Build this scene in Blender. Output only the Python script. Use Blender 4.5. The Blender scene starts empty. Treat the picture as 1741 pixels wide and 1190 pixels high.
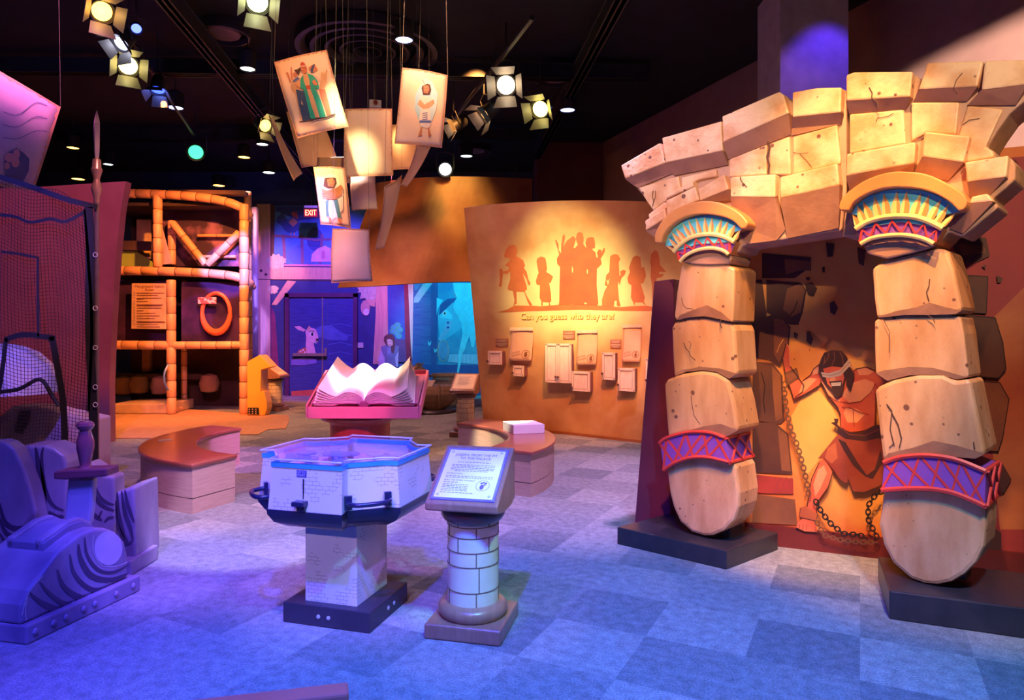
import bpy, bmesh, math, random
from mathutils import Vector, Matrix
from math import pi, sin, cos, radians, sqrt, atan2
random.seed(7)
SC = bpy.context.scene
COL = SC.collection
# ------------------------------------------------------------------ camera
W, HH = 1741, 1190
F = 1161.0            # focal length in pixels (24 mm on a 36 mm sensor)
CX = 870.5
HZ = 565.0            # row of the horizon
CAM = 1.55            # eye height in metres
cam = bpy.data.cameras.new('camera'); cam.lens = 36.0 * F / W; cam.sensor_width = 36.0
cam.shift_y = (HZ - HH / 2) / W
cam.clip_end = 200
camo = bpy.data.objects.new('camera', cam); COL.objects.link(camo)
camo.location = (0, 0, CAM); camo.rotation_euler = (radians(90), 0, 0)
SC.camera = camo
# ------------------------------------------------------------------ world, exposure
wd = bpy.data.worlds.new('world'); SC.world = wd; wd.use_nodes = True
wd.node_tree.nodes['Background'].inputs[0].default_value = (0.10, 0.04, 0.20, 1)
wd.node_tree.nodes['Background'].inputs[1].default_value = 0.05
vs = SC.view_settings
SC.display_settings.display_device = 'sRGB'
vs.view_transform = 'Standard'; vs.look = 'None'; vs.gamma = 1; vs.exposure = 0.35
vs.use_curve_mapping = False
# ------------------------------------------------------------------ stage lighting
def spot(pos, aim, col, power, deg, blend=0.3, size=0.06):
    l = bpy.data.lights.new('spot_beam', 'SPOT'); l.energy = power; l.color = col
    l.spot_size = radians(deg); l.spot_blend = blend; l.shadow_soft_size = size
    o = bpy.data.objects.new('spot_beam', l); COL.objects.link(o)
    o.location = pos
    d = Vector(aim) - Vector(pos)
    o.rotation_euler = d.to_track_quat('-Z', 'Y').to_euler()
    return o
def bulb(pos, col, power, size=0.15):
    l = bpy.data.lights.new('lamp_glow', 'POINT'); l.energy = power; l.color = col; l.shadow_soft_size = size
    o = bpy.data.objects.new('lamp_glow', l); COL.objects.link(o); o.location = pos
    return o
WARM = (1, .62, .30); ORANGE = (1, .42, .10); WHITE = (1, .86, .72); BLUE = (.05, .06, 1); VIOLET = (.30, .12, 1)
MAG = (1, .12, .85); CYAN = (.10, .55, 1); LAV = (.55, .45, 1); PINK = (1, .55, .75)
# floor washes, front
spot((-2.0, 1.0, 5.2), (-1.6, 2.2, 0), (.09, .06, 1), 661.98, 72, .7)
spot((-.5, .4, 5.2), (-.3, 2.4, 0), (0.03, 0.049, 1), 2100, 62, .7)
spot((1.1, .3, 5.2), (1.0, 2.7, 0), (0.102, 0.58, 1), 774.35, 60, .8)
spot((1.3, 2.6, 5.2), (1.1, 4.2, 0), (0.32, 0.502, 1), 120.6, 52, .8)
spot((-1.6, 3.2, 5.2), (-1.7, 5.5, 0), (0.581, 0.243, 1), 739.4, 42, .6)
spot((-1.2, 3.0, 5.2), (-1.95, 5.5, 0), (0.67, 0.61, 1), 1243.1, 22, .3)
spot((.9, 4.8, 5.2), (.6, 6.7, 0), (0.737, 0.403, 1), 1398.5, 46, .8)
spot((-.6, 1.0, 5.2), (-.9, 3.7, .85), (.42, .26, 1), 217.15, 15, .5)
spot((-1.6, -2.0, 3.5), (-.95, 3.7, .45), (.72, .50, 1), 434.21, 13, .4)
spot((1.6, 1.6, 4.2), (-.7, 3.8, .35), (0.256, 0.116, 1), 501.3, 13, .5)
spot((1.0, .8, 4.9), (-.15, 3.55, .42), (0.438, 1, 0.347), 420, 6.5, .2)
spot((-.6, -.8, 3.9), (-.2, 3.6, .3), (0.839, 0.402, 1), 179.7, 14, .4)
spot((-1.6, .8, 5.2), (-2.5, 3.9, .3), (0.102, 0.069, 1), 513.24, 42, .6)
spot((.4, 2.2, 4.6), (-2.25, 4.3, .4), (0.098, 0.065, 1), 958.2, 16, .4)
# left mid floor and bench
spot((-1.6, 3.6, 5.2), (-3.2, 7.2, .2), (1, 0.365, 0.323), 753.1, 44, .6)
spot((-.9, 4.4, 5.0), (-3.0, 8.1, .3), (0.667, 0.244, 1), 2170.24, 12, .15)
spot((-2.7, 4.6, 5.2), (-.75, 8.4, .2), (1, .45, .2), 1124.42, 12, .3)
spot((-.2, 4.0, 5.2), (-.1, 8.05, .5), (1, 0.984, 0.613), 3165.7, 7, .3)
# story book
spot((-1.75, 3.9, 2.9), (-1.6, 6.9, .85), (1, 0.101, 0.408), 420, 16, .5)
spot((-2.0, 8.0, 5.3), (-1.6, 7.25, .95), (1, .78, .92), 5460, 12, .5)
# guess wall
spot((-1.0, 5.2, 5.0), (.8, 10.2, 1.9), (1, 0.416, 0.252), 343.275, 56, .8)
spot((-.2, 5.4, 5.0), (.85, 10.2, 2.2), (1, .88, .34), 2000, 25, 1)
spot((.9, 5.6, 4.9), (.9, 10.2, .8), (1, 0.267, 0.06), 1151.78, 30, .9)
spot((2.0, 6.0, 4.8), (1.9, 9.6, 1.4), (1, 0.71, 0.235), 199.2, 26, .9)
# ruined arch
spot((-.3, -1.2, 4.3), (1.5, 4.55, 2.8), (1, .66, .36), 900, 18, .6)
spot((1.0, -1.0, 4.2), (2.85, 3.5, 2.8), (1, .70, .42), 800, 22, .6)
spot((.2, 1.6, 5.2), (1.58, 4.4, 1.4), (1, 0.427, 0.103), 762.764, 22, .6)
spot((1.35, .8, 5.2), (2.42, 3.7, 1.25), (1, 0.433, 0.163), 631.635, 24, .6)
spot((-1.6, 3.0, 5.0), (1.2, 5.0, 2.6), (0.847, 0.563, 1), 343.3, 26, .7)
spot((1.1, .6, 1.2), (1.9, 4.2, .3), (1, 0.48, 0.948), 29.7, 32, .9)
# mural of the chained man, right back wall
spot((.95, 2.1, 5.15), (2.22, 4.84, .85), (1, .50, .15), 1000, 26, .5)
spot((2.7, 1.8, 5.2), (5.0, 6.7, 3.4), (1, .70, .58), 3770, 32, .3, .012)
spot((3.55, 7.05, 5.35), (3.45, 7.6, 4.0), (0.094, 0.031, 1), 67.3, 70, .6)
spot((2.9, 6.7, 5.35), (3.2, 7.6, 3.6), (1, 0.424, 0.945), 14.2, 60, .9)
# hanging pages
spot((-.6, 3.4, 5.0), (-1.6, 6.9, 3.9), (1, .56, .24), 277.95, 42, .6)
spot((-1.3, 3.6, 4.6), (-1.60, 7.0, 3.35), (1, .76, .42), 1800, 9, 1)
spot((-3.6, 3.4, 4.6), (-1.9, 6.2, 4.25), (1, 0.353, 0.156), 213.8, 22, .6)
spot((-2.2, 4.4, 3.6), (-1.45, 7.8, 2.75), (1, 0.755, 0.361), 108.8, 12, .6)
spot((-1.4, 2.6, 3.4), (-1.35, 5.9, 2.35), (0.706, 0.496, 1), 96.1, 10, .6)
spot((1.0, 4.4, 4.9), (-.85, 6.4, 3.95), (1, 0.511, 0.716), 42.1, 18, .6)
spot((-.4, 9.4, 5.3), (-1.5, 12.8, 3.4), (1, 0.379, 0.084), 375, 48, .7)
spot((-.6, 10.6, 5.3), (-.95, 12.6, 4.1), (1, 0.931, 0.273), 229.5, 34, 1)
# play frame
spot((-4.3, 10.3, 5.0), (-6.4, 12.9, 1.9), (1, .27, .06), 1354.87, 70, .7)
spot((-3.4, 8.6, 4.4), (-5.25, 12.8, 2.9), (0.345, 0.218, 1), 4051, 13, .25)
spot((-3.4, 8.6, 4.4), (-5.9, 12.8, 2.0), (1, 0.217, 0.912), 709.7, 7, .2)
spot((-4.6, 9.0, 4.6), (-4.9, 12.8, 1.1), (1, .28, .07), 841.3, 20, .6)
spot((-5.4, 9.8, 5.2), (-5.2, 11.8, 0), (1, .36, .10), 832.49, 60, .7)
# barn mural
spot((-3.4, 12.2, 5.0), (-4.6, 16.8, 2.0), (.34, .11, 1), 1610.9, 56, .7)
spot((-5.2, 13.0, 4.6), (-6.05, 16.8, 2.9), (1, 0.275, 0.292), 1159.29, 32, 1)
spot((-4.4, 13.0, 3.6), (-5.0, 16.8, 2.9), (1, 0.22, 0.507), 79.8, 22, 1)
spot((-2.2, 12.8, 4.6), (-2.85, 16.8, 1.9), (1, 0.247, 0.418), 501, 26, 1)
spot((-1.0, 13.0, 4.4), (-1.3, 16.8, 1.6), (0.033, 0.646, 1), 844, 44, .5)
# left side
spot((-3.4, 4.6, 5.0), (-6.3, 9.6, 2.4), (.95, .22, .55), 805.97, 44, .7)
spot((-4.6, 2.6, 2.6), (-4.9, 5.9, 4.2), (0.276, 0.215, 1), 184.5, 44, .8)
spot((-3.0, 3.0, 4.4), (-4.6, 6.7, 1.2), (0.153, 0.1, 1), 1178.8, 26, .6)
# far floor fill from the white downlights
spot((-2.2, 10.8, 5.3), (-2.2, 10.8, 0), (1, 0.449, 0.409), 459.6, 100, .8)
spot((1.2, 8.0, 5.3), (1.2, 7.6, 0), (0.748, 0.586, 1), 392.8, 80, .8)
bulb((-1.2, 5.6, 3.4), (.9, .36, .6), 5, .5)
bulb((.8, 1.8, 3.4), (0.419, 0.252, 1), 6.06, .5)
spot((-1.6, 7.4, 4.9), (-.7, 10.2, .9), (1, .60, .28), 420, 8, .4)
# ------------------------------------------------------------------ helpers
def ray(px, py): return Vector(((px - CX) / F, 1, -(py - HZ) / F))
def P(px, py, Z): return ray(px, py) * Z + Vector((0, 0, CAM))
class Plane:
    """vertical (or tilted) plane in the room; hit() gives the point of it seen at a pixel of the photo"""
    def __init__(s, o, d, tilt=0.0):
        s.o = Vector((o[0], o[1], 0)) if len(o) == 2 else Vector(o)
        s.d = Vector((d[0], d[1], 0)).normalized()
        n = Vector((s.d.y, -s.d.x, 0))
        if n.y > 0: n = -n
        s.n = (n * cos(tilt) + Vector((0, 0, sin(tilt)))).normalized()   # faces the camera side
    def hit(s, px, py, off=0.0):
        r = ray(px, py); c = Vector((0, 0, CAM))
        t = (s.o - c).dot(s.n) / r.dot(s.n)
        return c + r * t + s.n * off
    def normal(s, px, py): return s.n
def Tz(x0, y0, s): return lambda pts: [(x0 + x / s, y0 + y / s) for x, y in pts]
# materials
_M = {}
def mat(name, col, rough=.6, col2=None, scale=6, metal=0, emit=0, ecol=None, bump=0, bscale=40, detail=6, lo=.35, hi=.65, coat=0, trans=0, stretch=None, spec=None, pits=0):
    if name in _M: return _M[name]
    m = bpy.data.materials.new(name); m.use_nodes = True; nt = m.node_tree; b = nt.nodes['Principled BSDF']
    c = (*col, 1)
    b.inputs['Base Color'].default_value = c; b.inputs['Roughness'].default_value = rough; b.inputs['Metallic'].default_value = metal
    if spec is not None: b.inputs['Specular IOR Level'].default_value = spec
    if coat: b.inputs['Coat Weight'].default_value = coat; b.inputs['Coat Roughness'].default_value = .15
    if trans: b.inputs['Transmission Weight'].default_value = trans
    if emit: b.inputs['Emission Color'].default_value = (*(ecol or col), 1); b.inputs['Emission Strength'].default_value = emit
    tc = nt.nodes.new('ShaderNodeTexCoord'); mp = nt.nodes.new('ShaderNodeMapping')
    nt.links.new(tc.outputs['Object'], mp.inputs[0])
    if stretch: mp.inputs['Scale'].default_value = stretch
    if col2 is None: col2 = tuple(min(1, x * .82) for x in col)
    n = nt.nodes.new('ShaderNodeTexNoise'); n.inputs['Scale'].default_value = scale; n.inputs['Detail'].default_value = detail
    nt.links.new(mp.outputs[0], n.inputs['Vector'])
    r = nt.nodes.new('ShaderNodeValToRGB'); r.color_ramp.elements[0].position = lo; r.color_ramp.elements[1].position = hi
    r.color_ramp.elements[0].color = c; r.color_ramp.elements[1].color = (*col2, 1)
    nt.links.new(n.outputs[0], r.inputs[0]); nt.links.new(r.outputs[0], b.inputs['Base Color'])
    if pits:
        vo = nt.nodes.new('ShaderNodeTexVoronoi'); vo.inputs['Scale'].default_value = pits; nt.links.new(tc.outputs['Object'], vo.inputs['Vector'])
        n4 = nt.nodes.new('ShaderNodeTexNoise'); n4.inputs['Scale'].default_value = pits * .45; nt.links.new(tc.outputs['Object'], n4.inputs['Vector'])
        ad = nt.nodes.new('ShaderNodeMath'); ad.operation = 'ADD'; nt.links.new(vo.outputs['Distance'], ad.inputs[0]); nt.links.new(n4.outputs[0], ad.inputs[1])
        lt = nt.nodes.new('ShaderNodeMapRange'); lt.inputs[1].default_value = .53; lt.inputs[2].default_value = .60; nt.links.new(ad.outputs[0], lt.inputs[0])
        mx = nt.nodes.new('ShaderNodeMix'); mx.data_type = 'RGBA'; mx.inputs[6].default_value = (.22, .09, .05, 1)
        nt.links.new(lt.outputs[0], mx.inputs[0]); nt.links.new(r.outputs[0], mx.inputs[7]); nt.links.new(mx.outputs[2], b.inputs['Base Color'])
    if bump:
        n2 = nt.nodes.new('ShaderNodeTexNoise'); n2.inputs['Scale'].default_value = bscale; n2.inputs['Detail'].default_value = 4
        nt.links.new(mp.outputs[0], n2.inputs['Vector'])
        bp = nt.nodes.new('ShaderNodeBump'); bp.inputs['Strength'].default_value = bump; bp.inputs['Distance'].default_value = .02
        nt.links.new(n2.outputs[0], bp.inputs['Height']); nt.links.new(bp.outputs[0], b.inputs['Normal'])
    _M[name] = m; return m
def glow(name, col, s):
    if name in _M: return _M[name]
    return mat(name, col, .5, emit=s, ecol=col)
# mesh builder
class MB:
    def __init__(s): s.v = []; s.f = []; s.m = []
    def add(s, vs, fs, mi=0):
        k = len(s.v); s.v += [Vector(v) for v in vs]; s.f += [tuple(i + k for i in f) for f in fs]; s.m += [mi] * len(fs); return s
    def quad(s, a, b, c, d, mi=0): return s.add([a, b, c, d], [(0, 1, 2, 3)], mi)
    def poly(s, pts, mi=0): return s.add(pts, [tuple(range(len(pts)))], mi)
    def box(s, c, sz, rz=0, mi=0, M=None):
        x, y, z = sz[0] / 2, sz[1] / 2, sz[2] / 2
        R = M if M is not None else Matrix.Rotation(rz, 3, 'Z')
        vs = [Vector(c) + R @ Vector((a * x, b * y, d * z)) for a in (-1, 1) for b in (-1, 1) for d in (-1, 1)]
        return s.add(vs, [(0, 1, 3, 2), (4, 6, 7, 5), (0, 4, 5, 1), (2, 3, 7, 6), (0, 2, 6, 4), (1, 5, 7, 3)], mi)
    def prism(s, pts, vec, mi=0, side=None, back=None):
        """front ngon pts, extruded along vec"""
        n = len(pts); vec = Vector(vec); a = [Vector(p) for p in pts]; b = [p + vec for p in a]
        s.add(a + b, [tuple(range(n))], mi)
        k = len(s.v) - 2 * n
        s.f.append(tuple(k + n + i for i in reversed(range(n)))); s.m.append(mi if back is None else back)
        for i in range(n):
            j = (i + 1) % n
            s.f.append((k + i, k + n + i, k + n + j, k + j)); s.m.append(mi if side is None else side)
        return s
    def tube(s, path, r, n=8, mi=0, closed=False, caps=True):
        path = [Vector(p) for p in path]; k = len(s.v); m = len(path)
        rr = r if isinstance(r, (list, tuple)) else [r] * m
        prev = None
        for i, p in enumerate(path):
            if closed: t = path[(i + 1) % m] - path[i - 1]
            else: t = path[min(i + 1, m - 1)] - path[max(i - 1, 0)]
            if t.length < 1e-9: t = Vector((0, 0, 1))
            t.normalize()
            u = prev - t * prev.dot(t) if prev is not None else t.orthogonal()
            if u.length < 1e-6: u = t.orthogonal()
            u.normalize(); prev = u; w = t.cross(u)
            for j in range(n):
                a = 2 * pi * j / n; s.v.append(p + (u * cos(a) + w * sin(a)) * rr[i])
        for i in range(m if closed else m - 1):
            for j in range(n):
                a = k + i * n + j; b = k + i * n + (j + 1) % n; i2 = (i + 1) % m
                s.f.append((a, b, k + i2 * n + (j + 1) % n, k + i2 * n + j)); s.m.append(mi)
        if caps and not closed:
            s.f.append(tuple(k + j for j in reversed(range(n)))); s.m.append(mi)
            s.f.append(tuple(k + (m - 1) * n + j for j in range(n))); s.m.append(mi)
        return s
    def lathe(s, prof, c, n=32, mi=0, M=None, capb=True, capt=True):
        k = len(s.v); c = Vector(c); M = M or Matrix.Identity(3)
        for r, z in prof:
            for j in range(n):
                a = 2 * pi * j / n; s.v.append(c + M @ Vector((r * cos(a), r * sin(a), z)))
        for i in range(len(prof) - 1):
            for j in range(n):
                s.f.append((k + i * n + j, k + i * n + (j + 1) % n, k + (i + 1) * n + (j + 1) % n, k + (i + 1) * n + j)); s.m.append(mi)
        if capb: s.f.append(tuple(k + j for j in reversed(range(n)))); s.m.append(mi)
        if capt: s.f.append(tuple(k + (len(prof) - 1) * n + j for j in range(n))); s.m.append(mi)
        return s
    def grid(s, fn, nu, nv, mi=0, thick=None):
        k = len(s.v)
        for i in range(nu + 1):
            for j in range(nv + 1): s.v.append(Vector(fn(i / nu, j / nv)))
        for i in range(nu):
            for j in range(nv):
                a = k + i * (nv + 1) + j; s.f.append((a, a + nv + 1, a + nv + 2, a + 1)); s.m.append(mi)
        return s
    def build(s, name, mats, parent=None, smooth=False, bevel=0, seg=2, solid=0, origin=None, auto=None):
        if not isinstance(mats, (list, tuple)): mats = [mats]
        if parent is not None: og = Vector(parent['_og'])
        elif origin is not None: og = Vector(origin)
        else:
            xs = [v.x for v in s.v]; ys = [v.y for v in s.v]; zs = [v.z for v in s.v]
            og = Vector(((min(xs) + max(xs)) / 2, (min(ys) + max(ys)) / 2, min(zs)))
        me = bpy.data.meshes.new(name)
        me.from_pydata([tuple(v - og) for v in s.v], [], s.f); me.validate()
        for m in mats: me.materials.append(m)
        if len(me.polygons) == len(s.m):
            me.polygons.foreach_set('material_index', s.m)
        if smooth: me.polygons.foreach_set('use_smooth', [True] * len(me.polygons))
        o = bpy.data.objects.new(name, me); COL.objects.link(o)
        bm = bmesh.new(); bm.from_mesh(me); bmesh.ops.remove_doubles(bm, verts=bm.verts, dist=1e-6)
        bmesh.ops.recalc_face_normals(bm, faces=bm.faces) if auto is None else None
        bm.to_mesh(me); bm.free()
        o['_og'] = tuple(og)
        if parent is None: o.location = og
        else: o.parent = parent
        if bevel:
            b = o.modifiers.new('edge', 'BEVEL'); b.width = bevel; b.segments = seg; b.limit_method = 'ANGLE'; b.angle_limit = radians(35)
        if solid:
            b = o.modifiers.new('thick', 'SOLIDIFY'); b.thickness = solid; b.offset = -1
        if smooth:
            try: me.set_sharp_from_angle(angle=radians(40))
            except Exception: pass
        return o
def thing(name, label, cat, loc, group=None):
    o = bpy.data.objects.new(name, None); COL.objects.link(o); o.location = loc; o['_og'] = tuple(loc)
    o.empty_display_size = .1
    o['label'] = label; o['category'] = cat
    if group: o['group'] = group
    return o
def tag(o, label, cat, group=None, kind=None):
    o['label'] = label; o['category'] = cat
    if group: o['group'] = group
    if kind: o['kind'] = kind
    return o
def struct(o, label=None):
    o['kind'] = 'structure'
    if label: o['label'] = label
    return o
# text as mesh outline data
def text_data(txt, size=1.0, res=3, bold=0.0):
    cu = bpy.data.curves.new('t', 'FONT'); cu.body = txt; cu.size = size; cu.offset = bold; cu.resolution_u = res
    cu.align_x = 'LEFT'
    o = bpy.data.objects.new('t', cu); COL.objects.link(o)
    bpy.context.view_layer.update()
    me = bpy.data.meshes.new_from_object(o.evaluated_get(bpy.context.evaluated_depsgraph_get()))
    vs = [v.co.copy() for v in me.vertices]; fs = [tuple(p.vertices) for p in me.polygons]
    bpy.data.objects.remove(o); bpy.data.curves.remove(cu); bpy.data.meshes.remove(me)
    return vs, fs
def text_on(mb, txt, org, ux, uy, width=None, height=None, mi=0, center=False, shear=0):
    """lays text on a plane: org is the baseline start, ux/uy unit directions; fits the given width and letter height"""
    vs, fs = text_data(txt)
    if not vs: return
    x0 = min(v.x for v in vs); x1 = max(v.x for v in vs); h = max(v.y for v in vs)
    sy = height / .69 if height else (width / (x1 - x0))
    sx = width / (x1 - x0) if width else sy
    ox = (x0 + x1) / 2 if center else x0
    mb.add([Vector(org) + Vector(ux) * ((v.x - ox) * sx + v.y * shear * sy) + Vector(uy) * (v.y * sy) for v in vs], fs, mi)
# artwork laid on a surface: polygons given in photo pixels, cut so they follow a curved wall
class Art:
    def __init__(s, surf, base=.003, step=.0008): s.S = surf; s.mb = MB(); s.mats = []; s.k = 0; s.base = base; s.step = step; s.cut = None
    def mi(s, m):
        if m not in s.mats: s.mats.append(m)
        return s.mats.index(m)
    def poly(s, pts, m, cut=None, layer=None):
        off = s.base + s.step * (s.k if layer is None else layer)
        if layer is None: s.k += 1
        i = s.mi(m); cut = cut or s.cut
        if cut is None:
            s.mb.poly([s.S.hit(x, y, off) for x, y in pts], i); return s
        bm = bmesh.new(); bm.faces.new([bm.verts.new((x, y, 0)) for x, y in pts])
        x0 = min(p[0] for p in pts); x1 = max(p[0] for p in pts); x = math.ceil(x0 / cut) * cut
        while x < x1:
            bmesh.ops.bisect_plane(bm, geom=bm.verts[:] + bm.edges[:] + bm.faces[:], plane_co=(x, 0, 0), plane_no=(1, 0, 0)); x += cut
        y0 = min(p[1] for p in pts); y1 = max(p[1] for p in pts); y = math.ceil(y0 / cut) * cut
        while y < y1:
            bmesh.ops.bisect_plane(bm, geom=bm.verts[:] + bm.edges[:] + bm.faces[:], plane_co=(0, y, 0), plane_no=(0, 1, 0)); y += cut
        bmesh.ops.triangulate(bm, faces=bm.faces[:])
        bm.verts.index_update()
        s.mb.add([s.S.hit(v.co.x, v.co.y, off) for v in bm.verts], [tuple(v.index for v in f.verts) for f in bm.faces], i)
        bm.free(); return s
    def line(s, pts, w, m, cut=None, layer=None):
        """a painted stroke of width w pixels"""
        L = []; R = []
        n = len(pts)
        for k, (x, y) in enumerate(pts):
            a = pts[max(k - 1, 0)]; b = pts[min(k + 1, n - 1)]
            dx, dy = b[0] - a[0], b[1] - a[1]; l = math.hypot(dx, dy) or 1
            ww = (w[k] if isinstance(w, (list, tuple)) else w) / 2
            L.append((x - dy / l * ww, y + dx / l * ww)); R.append((x + dy / l * ww, y - dx / l * ww))
        off = s.base + s.step * (s.k if layer is None else layer)
        if layer is None: s.k += 1
        i = s.mi(m)
        for k in range(n - 1):
            s.mb.poly([s.S.hit(*q, off) for q in (L[k], L[k + 1], R[k + 1], R[k])], i)
        return s
    def ring(s, cx, cy, rx, ry, w, m, a=0, n=14):
        off = s.base + s.step * s.k; s.k += 1; i = s.mi(m)
        def pt(t, k):
            x = (rx + k * w / 2) * cos(t); y = (ry + k * w / 2) * sin(t)
            return (cx + x * cos(a) - y * sin(a), cy + x * sin(a) + y * cos(a))
        for j in range(n):
            t0, t1 = 2 * pi * j / n, 2 * pi * (j + 1) / n
            s.mb.poly([s.S.hit(*q, off) for q in (pt(t0, 1), pt(t1, 1), pt(t1, -1), pt(t0, -1))], i)
        return s
    def disc(s, cx, cy, rx, ry, m, n=14, a=0):
        return s.poly([(cx + rx * cos(2 * pi * j / n) * cos(a) - ry * sin(2 * pi * j / n) * sin(a), cy + rx * cos(2 * pi * j / n) * sin(a) + ry * sin(2 * pi * j / n) * cos(a)) for j in range(n)], m)
    def text(s, txt, x, y, w, h, m, rot=0, layer=None, bold=0.0):
        vs, fs = text_data(txt, bold=bold); x0 = min(v.x for v in vs); x1 = max(v.x for v in vs)
        sx = w / (x1 - x0); sy = h / .69; off = s.base + s.step * (s.k if layer is None else layer)
        if layer is None: s.k += 1
        s.mb.add([s.S.hit(x + (v.x - x0) * sx * cos(rot) + v.y * sy * sin(rot), y + (v.x - x0) * sx * sin(rot) - v.y * sy * cos(rot), off) for v in vs], fs, s.mi(m))
    def build(s, name, parent, **k): return s.mb.build(name, s.mats, parent, auto=False, **k)
def chain(art, pts, m, size=7, w=2.2):
    # links along a pixel path
    d = [0]
    for a, b in zip(pts, pts[1:]): d.append(d[-1] + math.hypot(b[0] - a[0], b[1] - a[1]))
    t = 0; k = 0
    while t < d[-1]:
        i = max(j for j in range(len(d) - 1) if d[j] <= t); u = (t - d[i]) / (d[i + 1] - d[i])
        x = pts[i][0] + (pts[i + 1][0] - pts[i][0]) * u; y = pts[i][1] + (pts[i + 1][1] - pts[i][1]) * u
        a = atan2(pts[i + 1][1] - pts[i][1], pts[i + 1][0] - pts[i][0])
        if k % 2 == 0: art.ring(x, y, size * .62, size * .42, w, m, a, 10)
        else: art.line([(x - cos(a) * size * .55, y - sin(a) * size * .55), (x + cos(a) * size * .55, y + sin(a) * size * .55)], w * 1.2, m)
        t += size * .8; k += 1
def arc_pts(pts, n):
    """resample a polyline smoothly (Catmull-Rom)"""
    out = []; m = len(pts)
    for k in range(n + 1):
        t = k / n * (m - 1); i = min(int(t), m - 2); u = t - i
        p0 = pts[max(i - 1, 0)]; p1 = pts[i]; p2 = pts[i + 1]; p3 = pts[min(i + 2, m - 1)]
        out.append(tuple(.5 * ((2 * p1[c]) + (-p0[c] + p2[c]) * u + (2 * p0[c] - 5 * p1[c] + 4 * p2[c] - p3[c]) * u * u + (-p0[c] + 3 * p1[c] - 3 * p2[c] + p3[c]) * u ** 3) for c in range(len(p1))))
    return out
# ================================================================== room shell
def carpet():
    m = bpy.data.materials.new('carpet_tiles'); m.use_nodes = True; nt = m.node_tree; b = nt.nodes['Principled BSDF']; L = nt.links.new
    tc = nt.nodes.new('ShaderNodeTexCoord'); mp = nt.nodes.new('ShaderNodeMapping'); mp.inputs['Rotation'].default_value = (0, 0, radians(27))
    mp.inputs['Scale'].default_value = (2.05, 2.05, 1)
    L(tc.outputs['Object'], mp.inputs[0])
    fl = nt.nodes.new('ShaderNodeVectorMath'); fl.operation = 'FLOOR'; L(mp.outputs[0], fl.inputs[0])
    wn = nt.nodes.new('ShaderNodeTexWhiteNoise'); wn.noise_dimensions = '2D'; L(fl.outputs[0], wn.inputs[0])
    ck = nt.nodes.new('ShaderNodeTexChecker'); ck.inputs['Scale'].default_value = 1; L(mp.outputs[0], ck.inputs[0])
    mx = nt.nodes.new('ShaderNodeMath'); mx.operation = 'MULTIPLY_ADD'; L(ck.outputs['Fac'], mx.inputs[0]); mx.inputs[1].default_value = .45
    L(wn.outputs[0], mx.inputs[2])
    r = nt.nodes.new('ShaderNodeValToRGB'); r.color_ramp.interpolation = 'LINEAR'
    r.color_ramp.elements[0].position = .2; r.color_ramp.elements[1].position = 1.25
    r.color_ramp.elements[0].color = (.20, .21, .22, 1); r.color_ramp.elements[1].color = (.33, .33, .32, 1)
    L(mx.outputs[0], r.inputs[0])
    n = nt.nodes.new('ShaderNodeTexNoise'); n.inputs['Scale'].default_value = 110; n.inputs['Detail'].default_value = 4; L(tc.outputs['Object'], n.inputs['Vector'])
    n2 = nt.nodes.new('ShaderNodeTexNoise'); n2.inputs['Scale'].default_value = 9; n2.inputs['Detail'].default_value = 8; L(mp.outputs[0], n2.inputs['Vector'])
    ml = nt.nodes.new('ShaderNodeMix'); ml.data_type = 'RGBA'; ml.blend_type = 'OVERLAY'; ml.inputs[0].default_value = .8
    L(r.outputs[0], ml.inputs[6]); L(n.outputs[0], ml.inputs[7])
    m2 = nt.nodes.new('ShaderNodeMix'); m2.data_type = 'RGBA'; m2.blend_type = 'OVERLAY'; m2.inputs[0].default_value = .55
    L(ml.outputs[2], m2.inputs[6]); L(n2.outputs[0], m2.inputs[7])
    L(m2.outputs[2], b.inputs['Base Color']); b.inputs['Roughness'].default_value = .95; b.inputs['Specular IOR Level'].default_value = .1
    bp = nt.nodes.new('ShaderNodeBump'); bp.inputs['Strength'].default_value = .5; bp.inputs['Distance'].default_value = .01
    L(n.outputs[0], bp.inputs['Height']); L(bp.outputs[0], b.inputs['Normal'])
    return m
CEIL = 5.5
m_carpet = carpet()
struct(MB().box((-2, 8, -.05), (24, 22, .1)).build('floor', m_carpet, origin=(0, 0, 0)))
m_black = mat('black_ceiling', (.006, .006, .008), .95, (.01, .01, .012), 3)
struct(MB().box((-2, 8, CEIL + .1), (24, 22, .2)).build('ceiling', m_black, origin=(0, 0, CEIL)))
m_maroon = mat('maroon_wall_paint', (.16, .05, .045), .85, (.20, .07, .05), 2, bump=.1)
m_darkwall = mat('dark_wall_paint', (.05, .03, .06), .9, (.07, .04, .07), 2)
struct(MB().box((-13.9, 8, CEIL / 2), (.2, 22, CEIL)).build('wall_left', m_darkwall))
struct(MB().box((-2, -2.9, CEIL / 2), (24, .2, CEIL)).build('wall_front', m_darkwall))
# right wall runs diagonally away from the arch
struct(MB().prism([(6.9, 1.3, 0), (1.9, 14.2, 0), (1.9, 14.2, CEIL), (6.9, 1.3, CEIL)], (.25, .1, 0)).build('wall_right', mat('beige_brown_wall', (.34, .21, .17), .9, (.30, .18, .15), 4, bump=.15, bscale=90)))
struct(MB().box((1.25, 14.3, CEIL / 2), (1.4, .2, CEIL)).build('wall_corner', m_maroon))
struct(MB().box((.62, 15.55, CEIL / 2), (.2, 2.5, CEIL)).build('wall_return', m_maroon))
struct(MB().box((8.2, 1.5, CEIL / 2), (2.6, .2, CEIL)).build('wall_side', m_darkwall))
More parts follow.
